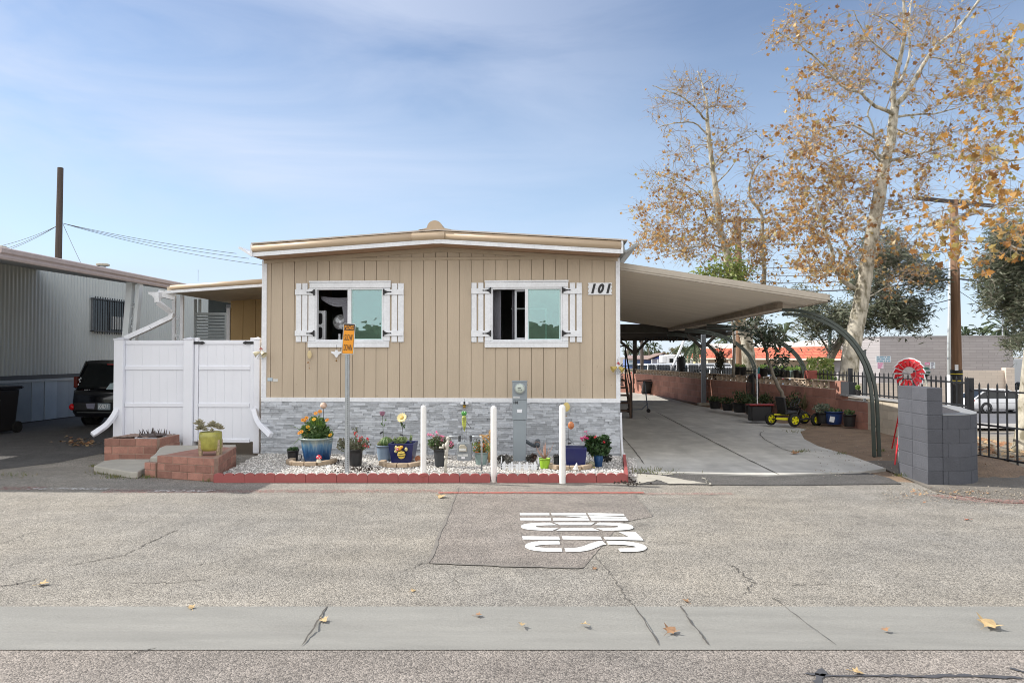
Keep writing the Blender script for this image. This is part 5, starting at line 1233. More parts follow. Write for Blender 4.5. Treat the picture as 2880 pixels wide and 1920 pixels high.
def roundpot(px, py, rt, rb, hp, m, label, rim=True, flute=0, z=ZB, name='potted_plant', cat='potted plant', rimm=None, group=None):
    p, s_ = setsc(px, py, z); p.y += rb*s_; h = hp*s_; rt *= s_; rb *= s_
    t = thing(name, label, cat, (p.x, p.y, z), group)
    b = MB(); b.smooth = True; n = 48 if flute else 26
    prof = [(.001, 0), (rb*.96, 0), (rb, .01)]+[(rb+(rt-rb)*(u**.8), .01+(h-.01)*u) for u in (.25,.5,.75,.93)]
    if rim: prof += [(rt*1.0, h*.93), (rt*1.06, h*.935), (rt*1.06, h), (rt*.97, h), (rt*.93, h*.9)]
    else: prof += [(rt, h), (rt*.93, h), (rt*.9, h*.9)]
    if flute:
        rings = []
        for r_, hh in prof:
            rings.append([V((p.x+r_*(1+.022*math.cos(j*flute*2*math.pi/n))*math.cos(2*math.pi*j/n), p.y+r_*(1+.022*math.cos(j*flute*2*math.pi/n))*math.sin(2*math.pi*j/n), z+hh)) for j in range(n)])
        b.loop(rings)
    else: b.lathe((p.x, p.y, z), prof, n)
    b.build('pot', m, t)
    MB().lathe((p.x, p.y, z+h*.84), [(.001,0),(rt*.92,0),(rt*.93,h*.03),(.001,h*.05)], 18).build('soil', m_soil, t)
    return t, p, s_, V((p.x, p.y, z+h))
# blue drip glaze
def dripmat():
    m = bpy.data.materials.new('blue_drip_glaze'); m.use_nodes = True; n = m.node_tree; b_ = n.nodes['Principled BSDF']; lk = n.links.new; b_.inputs['Roughness'].default_value = .22
    t = n.nodes.new('ShaderNodeTexCoord'); s_ = n.nodes.new('ShaderNodeSeparateXYZ'); lk(t.outputs['Object'], s_.inputs[0])
    mp_ = n.nodes.new('ShaderNodeMapping'); mp_.inputs['Scale'].default_value = (26, 26, 3); lk(t.outputs['Object'], mp_.inputs[0])
    q = n.nodes.new('ShaderNodeTexNoise'); q.inputs['Scale'].default_value = 1; lk(mp_.outputs[0], q.inputs['Vector'])
    a = n.nodes.new('ShaderNodeMath'); a.operation = 'MULTIPLY_ADD'; a.inputs[1].default_value = .22; lk(q.outputs[0], a.inputs[0]); lk(s_.outputs[2], a.inputs[2])
    r = n.nodes.new('ShaderNodeMapRange'); r.inputs[1].default_value = .2; r.inputs[2].default_value = .47; lk(a.outputs[0], r.inputs[0])
    c = n.nodes.new('ShaderNodeValToRGB'); e = c.color_ramp.elements; e[0].color = (.012,.05,.14,1); e[1].color = (.30,.36,.34,1); x = e.new(.6); x.color = (.09,.20,.32,1); x2 = e.new(.3); x2.color = (.02,.09,.22,1)
    lk(r.outputs[0], c.inputs[0]); lk(c.outputs[0], b_.inputs['Base Color']); return m
m_drip = dripmat()
# hexagonal paver rings
def pavering(cpx, cpy, rx_px, ry_m, label, n=7, arc0=195, arc1=345):
    p, s_ = setsc(cpx, cpy); b = MB(); rx = rx_px*s_
    t = thing('paver_ring', label, 'paver ring', (p.x, p.y, ZB)); pr = [V((p.x+rx*math.cos(R(a)), p.y+ry_m*math.sin(R(a)), ZB)) for a in [180+k*180/4 for k in range(5)]]
    pr = [V((p.x+rx, p.y+ry_m*.9, ZB))][::-1] + pr[::1]
    pts = [V((p.x-rx, p.y+ry_m*.8, ZB)), V((p.x-rx, p.y-ry_m*.1, ZB)), V((p.x-rx*.55, p.y-ry_m, ZB)), V((p.x, p.y-ry_m*1.08, ZB)), V((p.x+rx*.55, p.y-ry_m, ZB)), V((p.x+rx, p.y-ry_m*.1, ZB)), V((p.x+rx, p.y+ry_m*.8, ZB))]
    for a, c in zip(pts, pts[1:]):
        d = (c-a).normalized(); MB().bar(a+d*.004+V((0,0,.032)), c-d*.004+V((0,0,.032)), .09, .062).build('paver', m_paver, t, bevel=.01, seg=2)
m_paver = mat('tan_paver', (.40,.31,.22), .85, .2, 12, .4, 80)
pavering(872, 1303, 60, .22, 'tan paver ring around the two blue drip glazed pots')
pavering(1126, 1308, 53, .2, 'tan paver ring around the navy bee pot')
pavering(1602, 1316, 55, .16, 'tan paver ring around the plain navy square planter')
def flowertop(t, top, s_, spec, fmat, rad, nl, lsz, leaf, fr, fn=9, drop=.3, px0=None, py0=None):
    b = MB(); b.flat = True; c = top+V((0, 0, rad[2]*.75)); tuft(b, c, rad, nl, lsz, rp_, drop); tuft(b, top+V((0,0,.02)), (rad[0]*.8, rad[1]*.8, rad[2]*.4), nl//3, lsz, rp_, drop)
    b.build('foliage', leaf, t)
    b = MB(); b.flat = True; blooms(b, [PY(x, y, top.y-rad[1]*.75+rp_.uniform(-.04, .04)) for x, y in spec], fr, fn, rp_); b.build('flowers', fmat, t)
    b = MB()
    for x, y in spec: b.tube([top+V((0,0,-.02)), PY(x, y, top.y-rad[1]*.75)], .003, 4)
    b.build('stems', m_stem, t)
m_red = leafmat('petal_red', [(.55,.02,.03), (.75,.05,.08), (.4,.01,.02)], .3); m_pink = leafmat('petal_pink', [(.75,.10,.30), (.85,.25,.45), (.80,.55,.62)], .3)
m_mag = leafmat('petal_magenta', [(.55,.02,.18), (.70,.05,.25)], .3); m_org = leafmat('petal_orange', [(.80,.32,.02), (.85,.42,.05), (.75,.25,.03)], .3); m_redorg = leafmat('petal_red_orange', [(.6,.12,.03), (.75,.25,.05), (.45,.05,.03)], .3)
m_yel = mat('petal_yellow', (.85,.52,.03), .6, .1, tr=.25); m_brown = mat('flower_heart', (.25,.13,.02), .8, .2)
# 1 small black pot
t, p, s_, top = roundpot(819, 1298, 16, 13, 31, m_blackplastic, 'small black nursery pot with dark succulent left of the blue pots'); b = MB(); b.flat = True; tuft(b, top+V((0,0,.01)), (.09,.09,.04), 160, .05, rp_); b.build('foliage', m_dgreen, t)
b = MB(); c = PY(838, 1288, p.y-.05)
b.tube([c+V((0,0,.06)), c+V((.05,0,.06)), c+V((.06,0,.02)), c+V((.04,0,-.03)), c+V((0,0,-.03))], .008, 6); b.build('handle', m_iron, t)
# 2 second blue pot, 3 large blue pot
t2, p2, s2, top2 = roundpot(908, 1298, 22, 15, 62, m_drip, 'right blue drip glazed pot partly behind the larger one', flute=14); b = MB(); b.flat = True; tuft(b, top2+V((.02,0,.08)), (.13,.12,.12), 260, .06, rp_); b.build('foliage', m_lgreen, t2)
t, p, s_, top = roundpot(878, 1301, 42, 30, 68, m_drip, 'large blue drip glazed pot full of orange and yellow daisies', flute=18)
b = MB(); b.flat = True; tuft(b, top+V((-.03,0,.10)), (.23,.17,.15), 900, .07, rp_); tuft(b, top+V((.0,0,.22)), (.15,.12,.12), 260, .06, rp_); b.build('foliage', m_lgreen, t)
b = MB(); b.flat = True
for k in range(70):      # grass blades
    a = rp_.uniform(-.5, .5); base = top+V((.05+rp_.uniform(-.03,.03), -.05+rp_.uniform(-.02,.02), -.02)); ln = rp_.uniform(.2, .42); ed = V((math.sin(a)*.75, rp_.uniform(-.25,.1), 1)).normalized(); m_ = base+ed*ln*.6; e_ = base+ed*ln+V((math.sin(a)*.06, 0, -.02))
    b.add([base-V((.005,0,0)), base+V((.005,0,0)), m_+V((.004,0,0)), e_, m_-V((.004,0,0))], [(0,1,2,4), (4,2,3)])
for x0_, y0_, x1_, y1_ in ((845,1208,811,1195), (843,1215,822,1253), (905,1225,885,1245)): 
    a_, c_ = PY(x0_+12, y0_+12, top.y-.1), PY(x1_, y1_, top.y-.2); b.tube([a_, (a_+c_)/2+V((0,0,.03)), c_], [.005,.004,.001], 4)
b.build('grass_blades', leafmat('grass_blade', [(.10,.22,.03), (.18,.30,.05)], .35), t)
fl = [(856,1182),(862,1175),(888,1162),(900,1157),(883,1179),(920,1181),(866,1200),(873,1207),(848,1214),(929,1223),(842,1217),(862,1222),(852,1181)]
bs = MB()
for k, (x, y) in enumerate(fl):
    c = PY(x, y, top.y-.13+rp_.uniform(-.05,.05)); bs.tube([top+V((0,0,0)), (top+c)/2+V((rp_.uniform(-.02,.02),0,.02)), c], .003, 4); n_ = V((rp_.uniform(-.4,.4), -.8, .7))
    b = MB(); b.flat = True; petals(b, c, n_, .036, 13, .2, .2, .15); petals(b, c, n_, .028, 9, .2, .2, .5, 0, 1, 0); b.build('flower', [m_yel if k in (4,6,7,11,9) else m_org, m_brown], t)
bs.build('stems', m_stem, t)
def stake(px_t, py_t, px_b, py_b, Y, name, label, cat='garden stake', r=.004, col=None, bend=0):
    a, c = PY(px_b, py_b, Y), PY(px_t, py_t, Y); t = thing(name, label, cat, tuple(a))
    MB().tube([a, (a+c)/2+V((bend,0,0)), c], r, 6).build('rod', col or m_iron, t); return t, c
t, c = stake(910, 1140, 910, 1235, top.y, 'garden_stake', 'patterned brown and white ball on a rod above the blue pot')
b = MB(); b.smooth = True; b.ball(tuple(c), .052, 16, 12); b.build('ball', mat('patterned_ball', (.50,.36,.28), .5, .75, 9, detail=2), t)
# mushroom
p, s_ = setsc(897, 1300, ZB+.05); mt_ = thing('garden_mushroom', 'little red capped toadstool with white dots by the blue pots', 'ornament', tuple(p))
b = MB(); b.smooth = True; b.lathe(tuple(p), [(.036,0),(.036,.03),(.03,.05),(.022,.07),(.001,.07)], 14); b.build('stem', mat('cream_ceramic', (.65,.60,.48), .5, .1), mt_)
b = MB(); b.smooth = True; b.lathe(tuple(p+V((0,0,.06))), [(.001,0),(.042,.0),(.045,.012),(.036,.036),(.016,.052),(.001,.055)], 16); b.build('cap', mat('toadstool_red', (.62,.02,.04), .3, .05), mt_)
b = MB()
for a_, e_ in ((-90,.3),(-140,.5),(-40,.5),(-100,.85),(-65,.1)): b.ball(p+V((.043*math.cos(R(a_))*math.cos(e_), .043*math.sin(R(a_))*math.cos(e_), .068+.043*math.sin(e_))), .007, 6, 5)
b.build('dot', m_white, mt_)
# 4 black pot with red flowers
t, p, s_, top = roundpot(996, 1312, 19, 16, 47, m_blackplastic, 'black nursery pot of straggly red flowers right of the sign post')
flowertop(t, top, s_, [(998,1220),(1003,1225),(1000,1216),(1012,1231),(1018,1228),(1014,1238),(1033,1232),(1035,1235),(1025,1248),(1021,1252),(1037,1256),(1010,1240),(1029,1254)], m_red, (.23,.14,.10), 520, .045, m_grey_g, .022)
b = MB(); b.flat = True; tuft(b, PY(962, 1250, top.y), (.08,.08,.12), 170, .045, rp_, 1); tuft(b, PY(1000, 1212, top.y), (.05,.05,.07), 60, .03, rp_); b.build('trailing_foliage', m_grey_g, t)
# 5 cactus pot
t, p, s_, top = roundpot(1077, 1297, 22.5, 18, 44, mat('grey_blue_pot', (.20,.27,.36), .45, .08), 'grey blue round pot holding a ribbed cactus')
def cactus(par, c, r, h, m):
    b = MB(); b.smooth = True; n = 44; rings = []
    for i in range(9):
        u = i/8; rr = r*math.sin(math.pi*(.12+.86*u**.9))**.6 if u < 1 else .002
        rings.append([V((c.x+rr*(1+.11*math.cos(11*a))*math.cos(a), c.y+rr*(1+.11*math.cos(11*a))*math.sin(a), c.z+h*u)) for a in [2*math.pi*j/n for j in range(n)]])
    b.loop(rings); b.build('cactus', m, par)
    b = MB()
    for j in range(11):
        a = 2*math.pi*j/11
        for i in range(1, 8):
            u = i/8; rr = r*math.sin(math.pi*(.12+.86*u**.9))**.6*1.12; q_ = V((c.x+rr*math.cos(a), c.y+rr*math.sin(a), c.z+h*u)); b.bar(q_, q_+V((math.cos(a+.4), math.sin(a+.4), .3))*.012, .002, .002); b.bar(q_, q_+V((math.cos(a-.4), math.sin(a-.4), -.3))*.012, .002, .002)
    b.build('spines', mat('cactus_spine', (.55,.48,.30), .7, .1), par)
mcx = mat('cactus_green', (.07,.13,.035), .6, .15, 10)
cactus(t, top+V((.03,0,-.02)), .10, .15, mcx); cactus(t, top+V((-.07,.02,-.02)), .045, .07, mcx)
t, c = stake(1075, 1168, 1080, 1246, top.y-.02, 'garden_stake', 'pink glass tulip stake with green leaves above the cactus pot', col=mat('stake_green', (.10,.14,.08)))
b = MB(); b.flat = True; b.smooth = True
for k in range(6): b.lathe(tuple(c+V((0,0,-.01))), [(.008,0),(.035,.02),(.042,.045),(.034+.006*(k % 2),.075)], 12)
b.build('tulip', mat('pink_glass', (.50,.28,.38), .2, .15, 30), t)
b = MB(); b.flat = True
for x, y, dx in ((1082,1185,.03),(1076,1196,-.03),(1079,1200,.02)):
    q_ = PY(x, y, top.y-.02); b.add([q_, q_+V((dx,0,.02)), q_+V((dx*.7,0,.05)), q_+V((-.002,0,.02))], [(0,1,2,3)])
b.build('leaf', m_lgreen, t)
b = MB(); q_ = PY(1073, 1216, top.y-.03); b.obox(q_, V((.8,0,.6)), V((0,1,0)), V((-.6,0,.8)), .03, .006, .01); b.build('clip', m_black, t)
# 6 navy bee pot, square taper
def squarepot(pxl, pxr, pytop, pxl2, pxr2, pybot, label, m, depth=.3, z=ZB):
    p0, p1 = PG(pxl2, pybot, z), PG(pxr2, pybot, z); Y0 = (p0.y+p1.y)/2; h0, h1 = PY(pxl, pytop, Y0), PY(pxr, pytop, Y0); d = (p1.x-p0.x)/2; D_ = (h1.x-h0.x)/2
    cx = (p0.x+p1.x)/2; cy = Y0+d; hz = h0.z; t = thing('potted_plant', label, 'potted plant', (cx, cy, z))
    def rg(r_, zz, lip=0): return [V((cx-r_, cy-r_, zz)), V((cx+r_, cy-r_, zz)), V((cx+r_, cy+r_, zz)), V((cx-r_, cy+r_, zz))]
    b = MB(); b.loop([rg(d, z), rg(D_, hz), rg(D_-.018, hz), rg(D_-.025, hz-.06)]); b.build('pot', m, t, bevel=.008, seg=2)
    b = MB(); b.loop([rg(D_-.026, hz-.07), rg(D_-.024, hz-.05)]); b.build('soil', m_soil, t)
    return t, V((cx, cy, hz)), D_
t, top, D_ = squarepot(1096, 1167.5, 1246, 1101, 1156, 1304, 'navy tapered square pot with a yellow bee on its front', m_navy)
b = MB(); b.flat = True; tuft(b, top+V((-.03,-.02,.03)), (.10,.1,.06), 260, .045, rp_); tuft(b, top+V((.12,0,.06)), (.03,.03,.08), 60, .035, rp_); tuft(b, top+V((-.13,-.03,.04)), (.03,.03,.05), 50, .03, rp_); b.build('foliage', leafmat('jade_leaf', [(.20,.28,.10), (.30,.36,.16), (.12,.2,.08)], .2), t)
yb = top.y-D_-.03; q = lambda x, y: PY(x, y, yb)
be = thing('bee_ornament', 'yellow ceramic bee holding a flower on the navy pot', 'ornament', tuple(q(1128, 1289)))
b = MB(); b.smooth = True; bc = q(1129, 1278); b.ball(tuple(bc), .062, 18, 12, (1, .45, 1.05)); b.ball(tuple(q(1119, 1262)), .035, 12, 8, (1, .45, .9)); b.build('body', mat('bee_yellow', (.80,.60,.10), .35, .05), be)
b = MB(); b.smooth = True; b.ball(tuple(q(1121, 1260)+V((.01,-.012,0))), .036, 14, 10, (1.1,.5,.9)); b.ball(tuple(q(1130, 1256)+V((.0,-.01,0))), .026, 12, 8, (1,.6,.8)); b.build('head', mat('bee_orange', (.80,.42,.05), .35, .05), be)
b = MB()
for k, yy in enumerate((1268, 1274.5, 1281)):
    c = q(1129, yy); w_ = .066*math.sqrt(max(.1, 1-((c.z-bc.z)/.068)**2))
    b.tube([(bc.x+w_*math.sin(a_), yb-.033*math.cos(a_)*(w_/.066), c.z-.004*math.cos(a_*3)) for a_ in [R(-80+160*i/10) for i in range(11)]], .0055, 6)
b.build('stripe', m_black, be)
b = MB(); b.smooth = True
for x, y, rx_, rz_ in ((1114,1259,.024,.036),(1113,1269,.026,.022),(1142,1263,.024,.03)): b.ball(tuple(q(x, y)+V((0,.008,0))), 1, 12, 8, (rx_, .01, rz_))
b.build('wing', mat('bee_wing', (.58,.52,.22), .4, .1), be)
b = MB(); c = q(1118.5, 1261.5)+V((0,-.035,0)); petals(b, c, (0,-1,.1), .026, 6, .1, .4, .1, 0, 1, .4); b.build('flower', [mat('bee_flower', (.55,.03,.12), .4, .05), m_white], be)
b = MB()
for x, y in ((1127,1251),(1134,1250)): b.tube([q(x, y+4), q(x+(2 if x > 1130 else -2), y-2)], .003, 5)
b.build('antenna', m_black, be)
t, c = stake(1130, 1174, 1135, 1248, top.y, 'garden_stake', 'pale yellow metal sunflower on a stake above the bee pot')
b = MB(); b.flat = True; n_ = V((-.15,-.9,.55)); petals(b, c, n_, .08, 15, .3, .2, .15, 0, 1, .42); petals(b, c-n_.normalized()*.004, n_, .088, 13, .3, .2, .1, 0, 1, 0); b.build('flower', [mat('cream_petal', (.68,.58,.28), .5, .1), mat('flower_eye', (.55,.38,.08), .5, .3, 60)], t)
b = MB(); b.flat = True
for x, y, r_ in ((1130,1195,.035),(1137,1199,.035),(1128,1189,.02)): tuft(b, PY(x, y, top.y-.01), (r_*.4, .01, r_*.8), 8, .05, rp_)
b.build('leaf', m_lgreen, t)
b = MB(); b.smooth = True; b.ball(tuple(PY(1128.5, 1222, top.y-.01)), .03, 10, 6, (1,.6,.35)); b.build('clip', m_black, t)
# terracotta disc leaning
p, s_ = setsc(1170, 1300); b = MB(); b.lathe(tuple(p+V((.02,.05,.05))), [(.001,0),(.045,.0),(.048,.012),(.001,.014)], 18, (0,-1,.35)); b.build('terracotta_saucer', mat('terracotta', (.50,.20,.10), .8, .15), None, label='small terracotta saucer leaning beside the bee pot', cat='saucer')
# 7 pink flowers dark pot
t, p, s_, top = roundpot(1235, 1313, 17.5, 13.5, 50, mat('charcoal_pot', (.035,.04,.045), .5, .1), 'charcoal pot of pink flowers just left of the gas meter')
flowertop(t, top, s_, [(1204,1221),(1212,1222),(1226,1214),(1230,1220),(1218,1225),(1242,1237),(1244,1234),(1240,1225),(1247,1228),(1268,1243),(1272,1249),(1268,1252)], m_pink, (.20,.14,.11), 560, .045, m_grey_g, .026, 10)
b = MB(); b.flat = True; tuft(b, PY(1268, 1252, top.y-.02), (.05,.06,.06), 90, .04, rp_); tuft(b, PY(1220, 1245, top.y-.05), (.09,.08,.06), 180, .04, rp_); b.build('trailing_foliage', m_lgreen, t)
# 8 sage pot
t, p, s_, top = roundpot(1352, 1308, 19.5, 14.5, 36, mat('sage_pot', (.22,.30,.29), .5, .08), 'sage green pot of small orange and red blooms right of the gas meter')
flowertop(t, top, s_, [(rp_.uniform(1334,1370), rp_.uniform(1243,1272)) for _ in range(46)], m_redorg, (.18,.12,.10), 330, .035, leafmat('lime_leaf', [(.20,.30,.05), (.35,.40,.08)], .3), .014, 6)
b = MB(); b.flat = True; tuft(b, PY(1352, 1240, top.y), (.13,.08,.05), 90, .03, rp_); b.build('sprigs', m_grey_g, t)
# driftwood / orange wooden ornament
b = MB(); b.smooth = True; Yd = top.y+.25
for P_ in ([(1345,1226),(1354,1223),(1364,1226),(1372,1224),(1380,1223)], [(1358,1230),(1364,1227),(1372,1232),(1378,1240),(1381,1246)], [(1352,1225),(1362,1236),(1369,1241)], [(1376,1212),(1377,1224),(1378,1236)], [(1379,1208),(1380,1220)]):
    b.tube([PY(x, y, Yd+.01*i) for i, (x, y) in enumerate(P_)], [.006+.010*math.sin(math.pi*(i+.6)/(len(P_)+.2)) for i in range(len(P_))], 8)
b.tube([PY(1374, 1244, Yd), PY(1375, 1280, Yd), PY(1376, 1300, Yd)], .014, 6)
b.build('driftwood', mat('honey_driftwood', (.55,.33,.14), .6, .2, 20), None, label='twisted honey coloured driftwood behind the sage pot', cat='driftwood')
t, p, s_, top = roundpot(1377, 1292, 9, 7, 20, mat('brown_pot', (.14,.08,.05), .6, .1), 'small brown pot half hidden behind the middle bollard'); b = MB(); b.flat = True; tuft(b, top, (.06,.05,.08), 60, .05, rp_); b.build('foliage', mat('dry_leaf_', (.28,.15,.08), .8, .2), t)
# 9 picket fence
pf0, pf1 = PG(1411, 1321, ZB), PG(1512, 1321, ZB); Yq = pf0.y
pf = thing('picket_edging', 'miniature white picket fence in front of the meter pedestal', 'garden fence', ((pf0.x+pf1.x)/2, Yq, ZB))
b = MB(); n_ = 15; hz = .10
for k in range(n_):
    u = k/(n_-1); x = pf0.x+(pf1.x-pf0.x)*u; big = k in (1,4,7,10,13); h_ = (.105 if big else .078); y = Yq+.04*(2*u-1)**2
    if k in (2, 5, 8, 11): continue
    w_ = .016; b.prism([(x-w_, y, ZB), (x+w_, y, ZB), (x+w_, y, ZB+h_), (x, y, ZB+h_+.022), (x-w_, y, ZB+h_)], (0, .008, 0))
b.build('picket', m_white, pf)
b = MB(); 
for zz in (.025, .06): b.box(pf0.x-.01, pf1.x+.01, Yq+.028, Yq+.036, ZB+zz, ZB+zz+.014)
for x in (pf0.x-.005, pf1.x+.01): b.prism([(x-.02, Yq+.04, ZB), (x+.006, Yq+.04, ZB), (x+.008, Yq+.04, ZB+.17), (x, Yq+.04, ZB+.2), (x-.008, Yq+.04, ZB+.17)], (0, .008, 0))
b.build('rail', m_white, pf)
def lowplant(px, py, rad, n, sz, leaf, label, name='succulent', z=ZB):
    p, s_ = setsc(px, py, z); b = MB(); b.flat = True; tuft(b, p+V((0,0,rad[2])), rad, n, sz, rp_); return b.build(name, leaf, None, label=label, cat='plant')
m_dsuc = leafmat('dark_succulent', [(.03,.025,.03), (.10,.09,.08), (.16,.15,.13), (.05,.06,.05)], .1)
lowplant(1410, 1303, (.06,.06,.07), 90, .05, m_dsuc, 'dark rosette succulent at the left of the miniature picket fence')
lowplant(1428, 1302, (.09,.06,.07), 110, .05, leafmat('grey_suc', [(.12,.14,.12),(.3,.28,.25),(.05,.05,.05)], .1), 'silvery tangled succulent behind the miniature picket fence')
lowplant(1488, 1300, (.05,.05,.06), 90, .05, m_dsuc, 'dark purple succulent just right of the meter pedestal base')
lowplant(1500, 1300, (.05,.05,.07), 80, .07, leafmat('rust_suc', [(.12,.05,.03),(.05,.05,.05)], .1), 'rusty leaved succulent between pedestal and lime pot')
lowplant(1705, 1299, (.09,.07,.07), 160, .05, leafmat('black_suc', [(.01,.012,.012),(.03,.035,.03)], .1), 'nearly black succulent at the right end of the bed')
# 10 lime pot
t, p, s_, top = roundpot(1532, 1318, 15.5, 12.5, 28, mat('lime_pot', (.28,.48,.03), .4, .04), 'lime green pot with pinkish sword leaves')
b = MB(); b.smooth = True
for x, y, w_ in ((1507,1252,.016),(1509,1264,.012),(1530,1247,.015),(1534,1243,.014),(1517,1256,.012),(1545,1255,.012),(1559,1241,.010),(1521,1268,.012)):
    e_ = PY(x, y, top.y-.02); m_ = top.lerp(e_, .5)+V(((x-1532)*.0008, 0, 0)); b.tube([top+V((0,0,-.02)), m_, e_], [w_, w_*.9, .001], 6, True, .45)
b.build('foliage', mat('pink_blade', (.42,.25,.19), .5, .25, 9), t)
# 11 dark grey small
t, p, s_, top = roundpot(1565, 1312, 8.5, 7.5, 30, mat('charcoal_pot', (.06,.06,.065)), 'small charcoal pot tucked left of the rightmost bollard'); b = MB(); b.flat = True; tuft(b, top, (.05,.05,.02), 60, .03, rp_); b.build('foliage', m_dsuc, t)
# 12 navy square planter
t, top, D_ = squarepot(1590, 1652.5, 1259, 1594, 1645, 1316, 'plain navy square planter behind the rightmost bollard', m_navy); tY = top.y
t, c = stake(1598, 1198, 1598, 1262, tY-.15, 'garden_stake', 'rusty copper bell shaped bird stake above the navy square planter', r=.003)
b = MB(); b.smooth = True; c2 = PY(1606, 1196, tY-.15); b.ball(tuple(c2), .055, 16, 10, (.85,.5,1.05)); b.build('bird', mat('rust_glass', (.45,.16,.06), .35, .5, 14), t)
b = MB(); b.tube([PY(1598, 1232, tY-.15), PY(1615, 1249, tY-.13)], .004, 5); b.tube([PY(1598, 1232, tY-.15), PY(1590, 1238, tY-.15)], .004, 5); b.obox(PY(1602, 1246, tY-.16), V((1,0,0)), V((0,1,0)), V((0,0,1)), .028, .01, .01); b.build('brace', m_black, t)
# 13 blue pot geranium
t, p, s_, top = roundpot(1684, 1313, 14, 10.5, 37, m_drip, 'small blue glazed pot of dark leaved geranium with magenta flowers', flute=0)
flowertop(t, top, s_, [(1634,1232),(1640,1230),(1645,1234),(1651,1231),(1638,1236),(1646,1228)], m_mag, (.20,.15,.14), 800, .07, m_dgreen, .024, 12)
b = MB(); b.flat = True; tuft(b, PY(1660, 1236, top.y-.05), (.09,.08,.06), 150, .07, rp_); tuft(b, PY(1698, 1235, top.y-.05), (.09,.08,.07), 170, .07, rp_); tuft(b, PY(1706, 1270, top.y-.05), (.04,.04,.05), 50, .06, rp_); b.build('outer_foliage', m_dgreen, t)
b = MB(); b.flat = True; blooms(b, [PY(x, y, top.y-.12) for x, y in ((1698,1242),(1701,1243),(1676,1226),(1672,1229))], .02, 10, rp_); b.mi = 0; b.build('red_flowers', m_red, t)
b = MB(); b.flat = True; blooms(b, [PY(x, y, top.y-.1) for x, y in ((1645,1213),(1649,1212))], .013, 9, rp_); b.tube([top, PY(1647, 1213, top.y-.1)], .003, 4); b.build('tall_bloom', m_mag, t)
# grasshopper stakes
def hopper(px, yt, yb_, Y, label, feet):
    k = (yb_-yt)/100; q = lambda x, y: PY(px+x, y, Y); t = thing('garden_stake', label, 'garden stake', tuple(q(0, feet)))
    zmid = (yt+yb_)/2
    b = MB(); b.smooth = True; a, c = q(0, yt+12), q(1, yb_); n_ = 9
    P_ = [a.lerp(c, i/n_) for i in range(n_+1)]; b.tube(P_, [.012,.030,.034,.033,.031,.028,.024,.018,.011,.003], 12, True, .7); b.build('body', mat('hopper_green', (.45,.50,.10), .4, .05), t)
    b = MB()
    for i in range(1, 9):
        for u in (0, .5):
            if i+u > 8.4: continue
            p_ = a.lerp(c, (i+u)/n_); r_ = (.034-.0034*max(0, i-2))*.9; b.tube([(p_.x+r_*math.sin(w), Y-r_*.74*math.cos(w)-.002, p_.z) for w in [R(-70+140*j/6) for j in range(7)]], .0022, 4)
    b.build('stripe', m_black, t)
    b = MB(); b.smooth = True; b.ball(tuple(q(-2.5, yt+6)), .034, 12, 8, (.75,.7,1)); b.ball(tuple(q(3.5, yt+6)), .032, 12, 8, (.7,.7,1)); b.build('eye', mat('hopper_eye', (.07,.28,.06), .25, .1), t)
    for P_ in ([q(-5, yt+22), q(-6, yb_-4), q(-5.2, feet)], [q(5.5, yt+22), q(6, yb_-4), q(5.6, feet)], [q(6, yt+28), q(20, yt+48)]): MB().tube(P_, .003, 5).build('leg', m_iron, t)
hopper(1305, 1156, 1213, Yg-.0, 'green striped metal grasshopper standing on the gas meter', 1240)
hopper(1664.5, 1236, 1287, PG(1665, 1306, ZB).y, 'green striped metal grasshopper beside the navy square planter', 1302)
# stone frog / small ball and rocks
p, s_ = setsc(1664, 1316); t = thing('garden_ornament', 'round mottled stone creature with yellow feet beside the navy planter', 'ornament', tuple(p)); b = MB(); b.smooth = True; b.ball(tuple(p+V((0,.05,.055))), .052, 14, 10, (1,.9,.85)); b.build('body', mat('mottled_stone', (.26,.25,.17), .8, .5, 30), t)
b = MB(); b.ball(tuple(p+V((-.03,.0,.012))), .018, 8, 6, (1.2,1,.6)); b.ball(tuple(p+V((.035,.0,.012))), .018, 8, 6, (1.2,1,.6)); b.build('foot', mat('yellow_foot', (.45,.40,.12), .7, .2), t)
def rock(px, py, sx, sy, sz, label, z=ZB+.04, sharp=False):
    p, s_ = setsc(px, py, z); b = MB(); n, m_ = 7, 5; rings = []
    for i in range(m_+1):
        u = i/m_; rings.append([V((p.x+sx*(1-u)**(.8 if sharp else .5)*math.cos(2*math.pi*j/n+i*.4)*rp_.uniform(.8,1.1)+(u*sx*.5 if sharp else 0), p.y+sy*(1-u)**.5*math.sin(2*math.pi*j/n+i*.4)*rp_.uniform(.8,1.1), p.z+sz*u)) for j in range(n)])
    b.loop(rings); b.build('rock', mat('white_quartz', (.70,.69,.67), .5, .15, 30), None, label=label, cat='rock')
rock(1618, 1320, .045, .03, .10, 'pointed white quartz rock leaning on the navy square planter', sharp=True); rock(1669, 1329, .055, .04, .055, 'chunky white quartz rock at the end of the paver ring', ZB); rock(925, 1313, .05, .03, .03, 'flat tan rock on gravel below the blue pots', ZB)
rock(845, 1301, .03,.03,.03, 'small white rock on the pavers beside the black pot')
